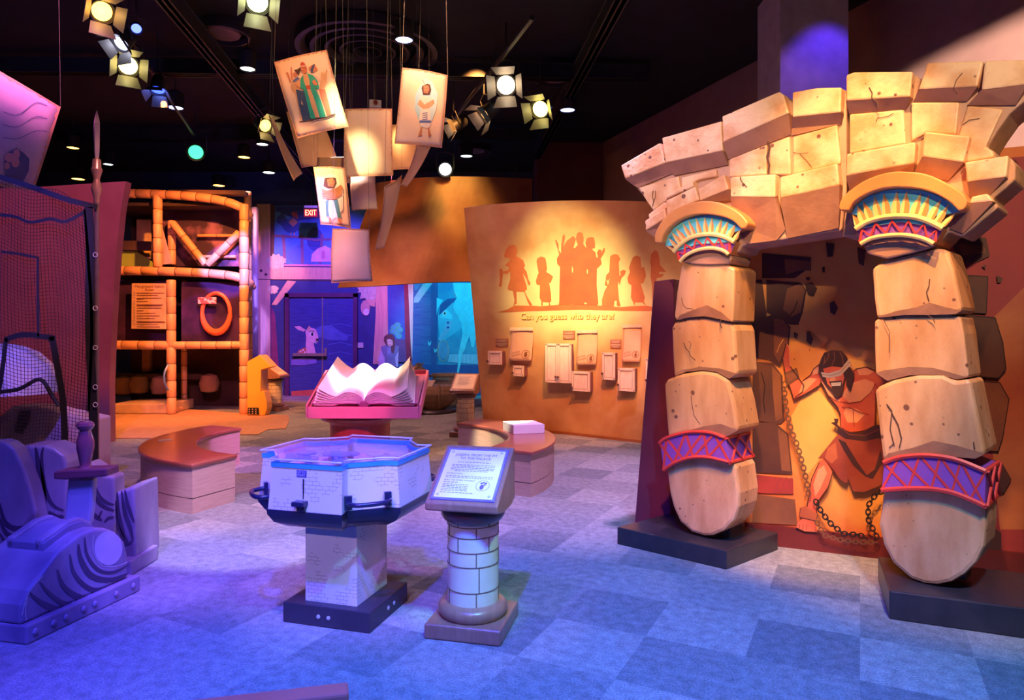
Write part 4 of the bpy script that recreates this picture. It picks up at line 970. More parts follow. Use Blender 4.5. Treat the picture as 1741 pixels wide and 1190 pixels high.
# falling rubble
for q in ([(730, 50), (785, 60), (775, 145), (740, 150)], [(940, 80), (1000, 100), (985, 210), (950, 190)], [(705, 215), (725, 215), (722, 255), (706, 250)], [(590, 330), (640, 320), (672, 360), (650, 412), (610, 400)], [(755, 460), (785, 440), (812, 490), (790, 540), (760, 520)], [(515, 650), (545, 665), (535, 700), (515, 690)], [(600, 650), (618, 645), (645, 700), (630, 742), (600, 715)], [(595, 285), (620, 280), (625, 305), (600, 305)], [(515, 830), (524, 832), (520, 842)], [(618, 768), (624, 770), (622, 784)]):
    A.poly(TC(q), k_dark, layer=40)
# right painted columns
for q, m in (([(30, 60), (90, 40), (150, 50), (162, 110), (120, 130), (60, 140)], k_dark), ([(60, 70), (140, 75), (150, 100), (70, 110)], k_dk2), ([(80, 175), (155, 180), (150, 305), (80, 300)], k_dark), ([(60, 305), (180, 318), (205, 400), (216, 490), (190, 520), (60, 510)], k_dark), ([(60, 525), (195, 535), (226, 590), (205, 720), (190, 765), (60, 760)], k_dk2), ([(150, 790), (200, 800), (235, 860), (210, 905), (150, 900)], k_dark), ([(150, 1000), (200, 1040), (200, 1130), (150, 1130)], k_dark), ([(185, 175), (205, 185), (200, 200), (188, 200)], k_dark), ([(135, 145), (150, 140), (148, 155)], k_dark)):
    A.poly(TE(q), m, layer=41)
for q in ([(80, 175), (155, 180), (150, 303), (80, 300), (80, 175)], [(60, 305), (180, 318), (205, 400), (216, 490), (190, 520), (60, 510)], [(60, 525), (195, 535), (226, 590), (205, 720), (190, 765)]):
    A.line(TE(q), 1.6, k_ink, layer=46)
# the chained man
A.k = 50
A.poly(TB([(235, 70), (250, 92), (256, 190), (292, 240), (327, 290), (318, 322), (280, 350), (262, 292), (230, 225), (213, 150)]), k_skin)
A.poly(TB([(405, 180), (375, 205), (360, 235), (320, 265), (300, 272), (252, 285), (275, 360), (330, 335), (402, 290), (418, 258)]), k_skin)
A.poly(TB([(320, 268), (355, 250), (395, 255), (330, 320), (300, 330)]), k_skl)
A.poly(TB([(375, 205), (400, 190), (410, 225), (370, 235)]), k_skl)
A.line(TB([(235, 70), (250, 92), (256, 190)]), 1, k_skl)
A.line(TB([(250, 285), (275, 360), (330, 335), (402, 292)]), 1.2, k_ink)
A.poly(TB([(222, 225), (290, 197), (303, 250), (245, 288)]), k_chain); A.poly(TB([(232, 235), (285, 212), (293, 245), (250, 270)]), k_hl)
A.poly(TB([(400, 190), (410, 260), (450, 340), (500, 400), (515, 440), (515, 500), (560, 530), (650, 520), (692, 492), (695, 330), (722, 300), (755, 265), (700, 215), (650, 193), (590, 205), (540, 240), (450, 200)]), k_skin)
A.poly(TB([(520, 340), (560, 280), (640, 255), (690, 275), (680, 320), (620, 370), (560, 378)]), k_skl)
A.poly(TB([(415, 265), (450, 300), (500, 345), (515, 375), (470, 360), (435, 310)]), k_skl)
A.poly(TB([(545, 400), (600, 410), (640, 440), (600, 480), (550, 480), (530, 430)]), k_skl)
A.poly(TB([(600, 205), (650, 196), (690, 215), (660, 235), (610, 235)]), k_skl)
for l in ([(405, 180), (375, 205), (360, 235), (320, 265)], [(235, 70), (215, 150), (230, 225)], [(256, 190), (292, 240), (327, 290), (318, 322), (280, 350)], [(410, 260), (450, 340), (500, 400), (515, 440), (515, 500)], [(755, 265), (722, 300), (695, 330), (692, 492)], [(590, 205), (650, 193), (700, 215), (755, 265)]):
    A.line(TB(l), 1.3, k_ink)
for l in ([(450, 340), (500, 372), (560, 380), (620, 370), (672, 325), (695, 280)], [(520, 400), (570, 405), (620, 430), (665, 440)], [(580, 410), (582, 460), (585, 500)], [(515, 440), (515, 500)], [(695, 330), (692, 480)], [(640, 192), (690, 215), (755, 265)], [(690, 275), (710, 310)]):
    A.line(TB(l), 1.1, k_sks)
A.poly(TB([(405, 680), (385, 720), (365, 770), (350, 870), (343, 915), (393, 948), (392, 890), (450, 815), (475, 735), (430, 665)]), k_skin)
A.poly(TB([(400, 720), (430, 700), (445, 740), (410, 820), (385, 860), (375, 800)]), k_skl)
A.line(TB([(475, 735), (450, 815), (392, 892), (393, 945)]), 1.2, k_ink); A.line(TB([(405, 685), (365, 770), (350, 870), (343, 912)]), 1.2, k_ink)
A.poly(TB([(300, 985), (330, 968), (385, 980), (395, 1045), (330, 1040), (285, 1020)]), k_skin); A.line(TB([(285, 1020), (330, 1040), (395, 1045)]), 1.2, k_ink)
for x in (305, 322, 342): A.line(TB([(x, 1005), (x - 3, 1030)]), .8, k_sks)
A.poly(TB([(308, 918), (330, 908), (397, 950), (387, 985), (303, 965)]), k_rust); A.line(TB([(308, 918), (303, 965), (387, 985), (397, 950)]), 1, k_ink)
A.poly(TB([(495, 545), (450, 600), (398, 665), (430, 665), (470, 712), (520, 780), (550, 790), (552, 758), (580, 832), (640, 834), (720, 802), (752, 770), (735, 560), (600, 565), (520, 535)]), k_cloth)
A.poly(TB([(500, 560), (540, 580), (600, 680), (650, 750), (690, 720), (720, 620), (735, 680), (680, 770), (640, 755), (580, 700), (530, 620)]), k_belt)
A.poly(TB([(450, 610), (490, 580), (500, 660), (470, 690), (435, 660)]), mc('kilt_lit', (.60, .16, .07)))
A.poly(TB([(498, 490), (520, 512), (570, 530), (620, 530), (690, 492), (740, 490), (740, 550), (640, 575), (540, 562), (495, 530), (500, 505), (465, 480), (485, 475), (480, 458), (505, 460)]), k_belt)
A.line(TB([(498, 490), (560, 540), (640, 545), (735, 505)]), 1, k_cloth)
A.poly(TB([(403, 185), (415, 150), (430, 120), (470, 106), (520, 110), (548, 140), (562, 190), (585, 230), (565, 320), (545, 290), (540, 240), (525, 330), (498, 352), (470, 320), (440, 285), (425, 260), (402, 225)]), k_hair)
A.poly(TB([(425, 202), (470, 190), (522, 195), (535, 250), (518, 300), (480, 312), (448, 280)]), k_skin)
A.poly(TB([(470, 240), (485, 238), (492, 262), (470, 268), (458, 262)]), k_skl)
A.poly(TB([(414, 220), (455, 225), (512, 208), (560, 148), (568, 182), (515, 238), (455, 250), (422, 243)]), k_white); A.line(TB([(418, 232), (470, 236), (512, 222), (564, 165)]), .8, k_hl)
A.poly(TB([(455, 268), (520, 262), (525, 295), (470, 300)]), k_hair); A.poly(TB([(465, 275), (518, 271), (515, 289), (468, 291)]), k_teeth)
A.line(TB([(466, 282), (516, 280)]), .5, k_sks)
A.poly(TB([(470, 300), (520, 294), (522, 320), (500, 352), (480, 335)]), k_hair)
for l in ([(455, 118), (450, 150), (425, 180)], [(480, 112), (485, 150), (470, 185)], [(510, 114), (525, 145), (530, 190)], [(435, 140), (430, 170)]): A.line(TB(l), 1, k_hl)
A.line(TB([(560, 190), (585, 198)]), 1, k_white)
chain(A, TB([(228, 285), (228, 340), (240, 430), (262, 520), (295, 600), (320, 690), (340, 770), (352, 850)]), k_chain, 9, 2.4)
chain(A, TB([(390, 885), (420, 940), (470, 1000), (530, 1045), (610, 1050), (650, 1070)]), k_ink, 9, 2.6)
chain(A, TB([(722, 830), (690, 850), (655, 900), (655, 970), (680, 1020), (700, 1060)]), k_ink, 9, 2.6)
chain(A, TB([(395, 990), (430, 1050), (520, 1075), (620, 1085), (700, 1085)]), k_chain, 8, 2)
A.build('painted_scene', mw)
# ledge at the foot of the mural
l0 = s0 + dd * .02; l1 = s1
MB().prism([l0 + MW.n * .03, l1 + MW.n * .03, l1 + MW.n * .03 + Vector((0, 0, .145)), l0 + MW.n * .03 + Vector((0, 0, .145))], MW.n * -.03).build('kick_board', mat('maroon_kick', (.18, .02, .02), .6), mw)
# side return wall closing the alcove on the left
q0 = Vector((s0.x, s0.y, 0)); q1 = q0 + Vector((-.45, -.25, 0))
# ================================================================== curved benches
m_btop = mat('red_brown_gloss_top', (.36, .10, .07), .28, (.32, .085, .06), 5, coat=.4)
m_bwood = mat('light_oak_laminate', (.60, .42, .34), .55, (.50, .33, .27), 5, stretch=(1, 1, 22))
m_groove = mat('dark_groove', (.03, .015, .02), .8)
def bench(c, a0, a1, ro, ri, label, h=.43):
    t = thing('curved_bench', label, 'bench', (c[0], c[1], 0), 'curved benches around the story book')
    n = 36
    def arc(r, z, k=0.0): return [Vector((c[0] + r * cos(a0 + k + (a1 - a0 - 2 * k) * i / n), c[1] + r * sin(a0 + k + (a1 - a0 - 2 * k) * i / n), z)) for i in range(n + 1)]
    def ring(z0, z1, ro, ri, k=0.0):
        o = arc(ro, z1, k); i_ = arc(ri, z1, k); mb = MB(); m = n + 1
        mb.add(o + i_ + [p + Vector((0, 0, z0 - z1)) for p in o + i_], [])
        for j in range(n):
            mb.f += [(j, j + 1, m + j + 1, m + j), (2 * m + j, 3 * m + j, 3 * m + j + 1, 2 * m + j + 1), (j, 2 * m + j, 2 * m + j + 1, j + 1), (m + j, m + j + 1, 3 * m + j + 1, 3 * m + j)]
        mb.f += [(0, m, 3 * m, 2 * m), (n, 2 * m + n, 3 * m + n, m + n)]; mb.m += [0] * (4 * n + 2)
        return mb
    ring(0, .125, ro - .02, ri + .02, .01).build('plinth', m_bwood, t)
    ring(.123, .135, ro - .03, ri + .03, .015).build('shadow_gap', m_groove, t)
    ring(.133, h - .028, ro - .02, ri + .02, .01).build('bench_body', m_bwood, t)
    ring(h - .035, h, ro, ri, 0).build('seat_top', m_btop, t, bevel=.012, seg=3)
    return t
R = radians
bench((-2.05, 7.45), R(153), R(248), 1.78, 1.26, 'curved red-topped bench, left of the story book pedestal')
bench((-1.3, 7.35), R(-33), R(61), 1.77, 1.26, 'curved red-topped bench with a white box on it')
# white box on the right bench
bz = .43; q = [(855, 722), (873, 734), (926, 733), (908, 712)]
pb = [P(x, y, 0) for x, y in q]
def onz(px, py, z): return P(px, py, F * (CAM - z) / (py - HZ))
zb = .53
tq = [onz(855, 716, zb), onz(873, 723, zb), onz(926, 721, zb), onz(906, 713, zb)]
tq[3] = tq[0] + tq[2] - tq[1]
tq = [p + (sum(tq, Vector()) / 4 - p) * -.0 for p in tq]
o = MB().prism(tq, (0, 0, bz - zb)).build('white_box', mat('white_painted_box', (.86, .78, .80), .5, (.8, .7, .74), 4, stretch=(1, 1, 14)), bevel=.004)
tag(o, 'flat white box lying on the right curved bench', 'box')
o = MB().box(onz(281, 748, .433), (.13, .05, .012), .5).build('metal_clip', mat('pale_metal', (.5, .5, .55), .5), bevel=.004)
tag(o, 'tiny metal clip lying on the left curved bench', 'clip')

# bench rail right under the camera
a = onz(592, 1158, .43); b = onz(290, 1192, .43); dn = Vector((.02, -.075, 0))
a2 = a + dn; b2 = b + dn; ex_ = (b - a) * .6
o = MB().prism([a, a2, b2 + ex_, b + ex_], (0, 0, -.43)).build('low_partition', mat('red_brown_board', (.62, .14, .12), .35, (.55, .12, .10), 5), bevel=.008)
tag(o, 'low red-brown board whose end shows at the bottom edge, on the blue carpet', 'partition')

# ================================================================== story book on its pedestal
BK = Vector((-1.60, 7.2, 0))
m_mah = mat('mahogany', (.40, .07, .06), .35, (.32, .05, .05), 6, coat=.3, stretch=(4, 4, .6))
bt = thing('book_pedestal', 'round mahogany pedestal with a sloping square tray under the story book', 'pedestal', tuple(BK))
MB().lathe([(.42, 0), (.42, .06), (.38, .10), (.32, .14), (.31, .16), (.31, .60), (.33, .62), (.40, .645), (.41, .67), (.395, .69), (.42, .70), (.43, .72), (.40, .735)], BK, 48).build('pedestal_column', m_mah, bt, smooth=True)
# tray: front edge 189 px wide
yf = 6.72; zf = .815; w2 = 189 / F * yf / 2; xc = P(617.5, 0, yf).x
tl = P(520, 632, 7.38); tr_ = P(690, 632, 7.38)
fl_ = Vector((xc - w2, yf, zf)); fr2 = Vector((xc + w2, yf, zf)); bl_ = Vector((fl_.x + .005, 7.42, tl.z)); br_ = Vector((fr2.x - .005, 7.42, tl.z))
tn = (fr2 - fl_).cross(bl_ - fl_).normalized()
m_tray = mat('rose_tray_paint', (.62, .16, .28), .45, (.56, .14, .25), 5)
MB().prism([fl_ - tn * .03, fr2 - tn * .03, br_ - tn * .03, bl_ - tn * .03], tn * -.03).build('tray_board', m_tray, bt, bevel=.004)
fm = MB()
fm.prism([fl_, fr2, fr2 + Vector((0, 0, -.115)), fl_ + Vector((0, 0, -.115))], (0, .03, 0))
fm.prism([fl_ + tn * .02, bl_ + tn * .02, bl_ - tn * .08, Vector((fl_.x, yf, zf - .11))], (-.02, 0, 0))
fm.prism([fr2 + tn * .02, br_ + tn * .02, br_ - tn * .08, Vector((fr2.x, yf, zf - .11))], (.02, 0, 0))
fm.prism([bl_ + tn * .02, br_ + tn * .02, br_ - tn * .08, bl_ - tn * .08], (0, .03, 0))
fm.build('tray_frame', m_tray, bt, bevel=.006)
# book: a stack of wavy pages
m_page = mat('book_page_white', (.88, .84, .84), .7, (.84, .80, .80), 3); m_pedge = mat('book_page_edges', (.78, .52, .70), .7, (.70, .42, .62), 60, stretch=(1, 1, 10))
U = (fr2 - fl_).normalized(); Vv = (bl_ - fl_).normalized(); Nn = tn
o0 = fl_.lerp(fr2, .5) + Vv * .05
book = thing('story_book', 'huge open story book with curling pages, brightly lit on the pedestal', 'book', tuple(o0))
def prof(u, lift, tip, half):   # u in -1..1, returns x, height
    a = abs(u); hump = lift * sin(pi * min(1, a / .55)) ** 1.0 if a < .55 else 0
    hump = lift * (sin(pi * min(a / .62, 1)) if a < .62 else 0)
    dip = .3 * lift * a
    curl = tip * max(0, (a - .5) / .5) ** 1.8
    return u * half, hump + dip + curl
D = .60
for k, (lift, tip, half, thick) in enumerate([(.035, .00, .50, .030), (.045, .02, .485, .016), (.050, .038, .475, .009), (.055, .058, .465, .008), (.060, .080, .455, .008), (.066, .10, .44, .006)]):
    mb = MB(); n = 48; rows = []
    base = .008 + k * .012
    nv = 6
    for layer, dz in ((0, 0), (1, -thick)):
        for j in range(nv + 1):
            v = j / nv
            for i in range(n + 1):
                u = -1 + 2 * i / n; x, h = prof(u, lift * (1 + .25 * v), tip * (1 + .45 * v), half * (1 - .13 * v))
                mb.v.append(o0 + U * x + Vv * (D * v) + Nn * (base + h + dz + (0 if abs(u) > .02 else -.03)))
    m = n + 1; L_ = (nv + 1) * m
    for j in range(nv):
        for i in range(n):
            a = j * m + i; mb.f.append((a, a + 1, a + m + 1, a + m)); mb.m.append(0)
            mb.f.append((L_ + a, L_ + a + m, L_ + a + m + 1, L_ + a + 1)); mb.m.append(0)
    for i in range(n): mb.f.append((i, L_ + i, L_ + i + 1, i + 1)); mb.m.append(1); a = nv * m + i; mb.f.append((a, a + 1, L_ + a + 1, L_ + a)); mb.m.append(1)
    for j in range(nv):
        for i in (0, n): a = j * m + i; mb.f.append((a, a + m, L_ + a + m, L_ + a)); mb.m.append(1)
    mb.build('page_leaf' if k else 'page_block', [m_page, m_pedge], book, smooth=True)
cv = MB()
cv.prism([o0 - U * .53 + Nn * .012, o0 + U * .53 + Nn * .012, o0 + U * .53 + Vv * D + Nn * .012, o0 - U * .53 + Vv * D + Nn * .012], Nn * -.01)
cv.build('cover', mat('book_cover', (.40, .10, .25), .5), book)
MB().lathe([(.02, 0), (.045, .003), (.045, .02), (.03, .024)], o0 - Vv * .005, 20, M=Matrix((U, Nn, -Vv)).transposed()).build('spine_end', mat('book_cover', (.40, .10, .25), .5), book, smooth=True)

# ================================================================== octagonal game table
TC_ = Vector((-.915, 3.80, 0)); th = R(-16.4); Rz = Matrix.Rotation(th, 3, 'Z')
def tw(u, v, z): return TC_ + Rz @ Vector((u, v, 0)) + Vector((0, 0, z))
def brickmat(name, c1, line, scale, mask=True, rough=.5, lo=.5, w=.5, h=.25):
    m = bpy.data.materials.new(name); m.use_nodes = True; nt = m.node_tree; b = nt.nodes['Principled BSDF']; L = nt.links.new
    tc = nt.nodes.new('ShaderNodeTexCoord'); geo = nt.nodes.new('ShaderNodeNewGeometry')
    br = nt.nodes.new('ShaderNodeTexBrick'); br.inputs['Scale'].default_value = scale; br.inputs['Mortar Size'].default_value = .02; br.inputs['Brick Width'].default_value = w; br.inputs['Row Height'].default_value = h
    br.inputs['Color1'].default_value = (0, 0, 0, 1); br.inputs['Color2'].default_value = (0, 0, 0, 1); br.inputs['Mortar'].default_value = (1, 1, 1, 1)
    L(tc.outputs['UV'], br.inputs['Vector'])
    n = nt.nodes.new('ShaderNodeTexNoise'); n.inputs['Scale'].default_value = 11; n.inputs['Detail'].default_value = 1; L(tc.outputs['Object'], n.inputs['Vector'])
    g = nt.nodes.new('ShaderNodeMath'); g.operation = 'GREATER_THAN'; g.inputs[1].default_value = lo; L(n.outputs[0], g.inputs[0])
    mu = nt.nodes.new('ShaderNodeMath'); mu.operation = 'MULTIPLY'; L(br.outputs['Color'], mu.inputs[0])
    if mask: L(g.outputs[0], mu.inputs[1])
    else: mu.inputs[1].default_value = 1
    mx = nt.nodes.new('ShaderNodeMix'); mx.data_type = 'RGBA'; mx.inputs[6].default_value = (*c1, 1); mx.inputs[7].default_value = (*line, 1)
    L(mu.outputs[0], mx.inputs[0])
    n3 = nt.nodes.new('ShaderNodeTexNoise'); n3.inputs['Scale'].default_value = 4; n3.inputs['Detail'].default_value = 6; L(tc.outputs['Object'], n3.inputs['Vector'])
    mm = nt.nodes.new('ShaderNodeMix'); mm.data_type = 'RGBA'; mm.blend_type = 'OVERLAY'; mm.inputs[0].default_value = .25; L(mx.outputs[2], mm.inputs[6]); L(n3.outputs[0], mm.inputs[7])
    L(mm.outputs[2], b.inputs['Base Color']); b.inputs['Roughness'].default_value = rough
    _M[name] = m; return m
def box_uv(o, k=1.0):
    """flat uv in metres for every face, u along the face and v up"""
    me = o.data; uv = me.uv_layers.new(name='uv')
    for p in me.polygons:
        n = p.normal; u = Vector((-n.y, n.x, 0))
        if u.length < .3: u = Vector((1, 0, 0)); v = Vector((0, 1, 0))
        else: u.normalize(); v = Vector((0, 0, 1))
        for li in p.loop_indices:
            c = me.vertices[me.loops[li].vertex_index].co; uv.data[li].uv = (c.dot(u) * k, c.dot(v) * k)
m_tblw = brickmat('cream_laminate_brick_print', (.72, .66, .62), (.46, .37, .34), 13, lo=.545)
m_tbld = mat('dark_blue_fibreglass', (.016, .014, .04), .28, (.02, .018, .05), 4, coat=.3)
table = thing('game_table', 'eight-sided glass-topped game table on a square brick-print pedestal', 'table', tuple(TC_))
def octo(s, z):
    a, b, c, d = .20 * s, .40 * s, .185 * s, .325 * s
    e, f = .305 * s, .215 * s
    base = [(-a, -b), (a, -b), (c, -d), (e + .02, -f)]
    pts = []
    for k in range(4):
        for (x, y) in base:
            an = k * pi / 2; X = x * cos(an) - y * sin(an); Y = x * sin(an) + y * cos(an)
            pts.append(tw(X, Y, z))
    return pts
def loft(mb, rings, mi=0):
    for A0, B0 in zip(rings, rings[1:]):
        n = len(A0)
        for i in range(n):
            j = (i + 1) % n; mb.quad(A0[i], A0[j], B0[j], B0[i], mi)
b = MB(); rg = [octo(1.05, .655), octo(1.0, .87)]; loft(b, rg); b.poly(rg[0][::-1])
o = b.build('side_panels', m_tblw, table); box_uv(o)
b = MB(); rg = [octo(1.07, .657), octo(1.06, .63), octo(.98, .585), octo(.82, .55), octo(.60, .535), octo(.45, .533)]; loft(b, rg); b.poly(rg[-1][::-1]); b.poly(rg[0])
b.build('underbody', m_tbld, table, smooth=True)
b = MB(); rg = [octo(1.015, .868), octo(1.015, .892)]; loft(b, rg)
b.build('blue_edging', mat('azure_edging', (.06, .40, .85), .35), table, solid=.012)
b = MB().prism(octo(.99, .80), (0, 0, -.004)); b.build('game_board', mat('game_board_print', (.50, .44, .66), .5, (.80, .40, .52), 4, lo=.45, hi=.6), table)
def clear_glass():
    m = bpy.data.materials.new('tabletop_glass'); m.use_nodes = True; nt = m.node_tree; nt.nodes.clear(); L = nt.links.new
    o_ = nt.nodes.new('ShaderNodeOutputMaterial'); mx = nt.nodes.new('ShaderNodeMixShader'); t_ = nt.nodes.new('ShaderNodeBsdfTransparent'); g = nt.nodes.new('ShaderNodeBsdfGlossy')
    t_.inputs[0].default_value = (.95, .97, 1, 1); g.inputs['Roughness'].default_value = .03; f_ = nt.nodes.new('ShaderNodeLayerWeight'); f_.inputs[0].default_value = .25
    mr = nt.nodes.new('ShaderNodeMath'); mr.operation = 'MULTIPLY'; mr.inputs[1].default_value = .3; L(f_.outputs['Fresnel'], mr.inputs[0])
    L(mr.outputs[0], mx.inputs[0]); L(t_.outputs[0], mx.inputs[1]); L(g.outputs[0], mx.inputs[2]); L(mx.outputs[0], o_.inputs[0]); return m
m_glass = clear_glass()
b = MB().prism(octo(1.03, .912), (0, 0, -.010)); b.build('glass_top', m_glass, table)
MB().tube(octo(1.032, .909), .0045, 6, closed=True).build('glass_rim', mat('pale_glass_edge', (.80, .72, .85), .2), table)
m_disc = mat('game_disc_paint', (.42, .36, .55), .5); b_ = MB()
for (u, v, r) in ((-.26, .0, .055), (-.17, -.12, .055), (-.05, .02, .06), (.03, -.10, .06), (-.08, .17, .055), (.1, .14, .05), (.22, .02, .06), (.26, -.12, .04), (-.2, .16, .05), (.18, .25, .05)):
    bb = MB().lathe([(r * .35, -.03), (r * .35, .012), (r, .014), (r * 1.02, .022), (r * .96, .025)], tw(u, v, .803 + .045 * abs(sin(u * 31 + v * 17))), 20); bb.build('game_disc', m_disc if u < .1 else mat('pale_game_disc', (.75, .62, .60), .5), table, smooth=True)
# pedestal and foot
def rect(hx, hy, z, off=(0, 0)): return [tw(off[0] + x, off[1] + y, z) for x, y in ((-hx, -hy), (hx, -hy), (hx, hy), (-hx, hy))]
b = MB().prism(rect(.155, .175, .56), (0, 0, -.455)); o = b.build('pedestal', m_tblw, table, bevel=.004); box_uv(o)
b = MB().prism(rect(.258, .228, .108), (0, 0, -.108)); b.build('foot_plate', mat('dark_satin_plinth', (.04, .03, .055), .4), table, bevel=.006)
for u in (-.04, .02): MB().lathe([(.011, 0), (.011, .004), (.006, .006)], tw(u, -.229, .055), 10, M=Rz @ Matrix.Rotation(radians(90), 3, 'X')).build('bolt', mat('pale_metal', (.5, .5, .55), .5), table)
for v in (-.02, .05): MB().lathe([(.011, 0), (.011, .004), (.006, .006)], tw(.259, v, .055), 10, M=Rz @ Matrix.Rotation(radians(90), 3, 'Y')).build('bolt', mat('pale_metal', (.5, .5, .55), .5), table)
# handles on the diagonal faces, lever and little sign
m_hand = mat('navy_handle', (.02, .02, .07), .25, coat=.4)
for k in range(4):
    an = k * pi / 2
    def rt(x, y, z): return tw(x * cos(an) - y * sin(an), x * sin(an) + y * cos(an), z)
    p0, p1 = rt(.23, -.385, .705), rt(.375, -.245, .705); out = (rt(.40, -.40, .7) - rt(.30, -.30, .7)).normalized()
    i0 = p0 - out * .03; i1 = p1 - out * .03
    h = MB(); pth = [i0, p0 + out * .02, p0.lerp(p1, .15) + out * .055, p0.lerp(p1, .5) + out * .065, p0.lerp(p1, .85) + out * .055, p1 + out * .02, i1]
    h.tube(arc_pts([tuple(q) for q in pth], 24), .012, 10)
    for q in (i0, i1): h.box(q + out * .012, (.035, .02, .07), 0, M=Matrix((out.cross(Vector((0, 0, 1))), out, Vector((0, 0, 1)))).transposed())
    h.build('grab_handle', m_hand, table, smooth=True)
def facep(u, z, off): return tw(u, -(.40 + (.87 - z) * .093) - off, z)
b = MB(); b.box(facep(-.01, .76, .002), (.006, .004, .115), th); b.build('lever_slot', m_groove, table)
b = MB(); b.box(facep(-.015, .70, .02), (.07, .05, .025), th); b.box(facep(-.01, .675, .012), (.045, .02, .03), th, 0); b.build('lever_knob', m_hand, table, bevel=.006)
sg = MB().box(facep(-.025, .842, .002), (.055, .004, .034), th).build('push_sign', mat('navy_sign', (.10, .08, .30), .5), table)
b = MB(); ux = Rz @ Vector((1, 0, 0)); text_on(b, 'LIFT TO', facep(-.025, .845, .005) - ux * .022, ux, (0, 0, 1), .044, .010); text_on(b, 'START', facep(-.025, .830, .005) - ux * .022, ux, (0, 0, 1), .044, .011)
b.build('sign_lettering', mat('pale_lettering', (.75, .72, .85), .5), sg, auto=False)

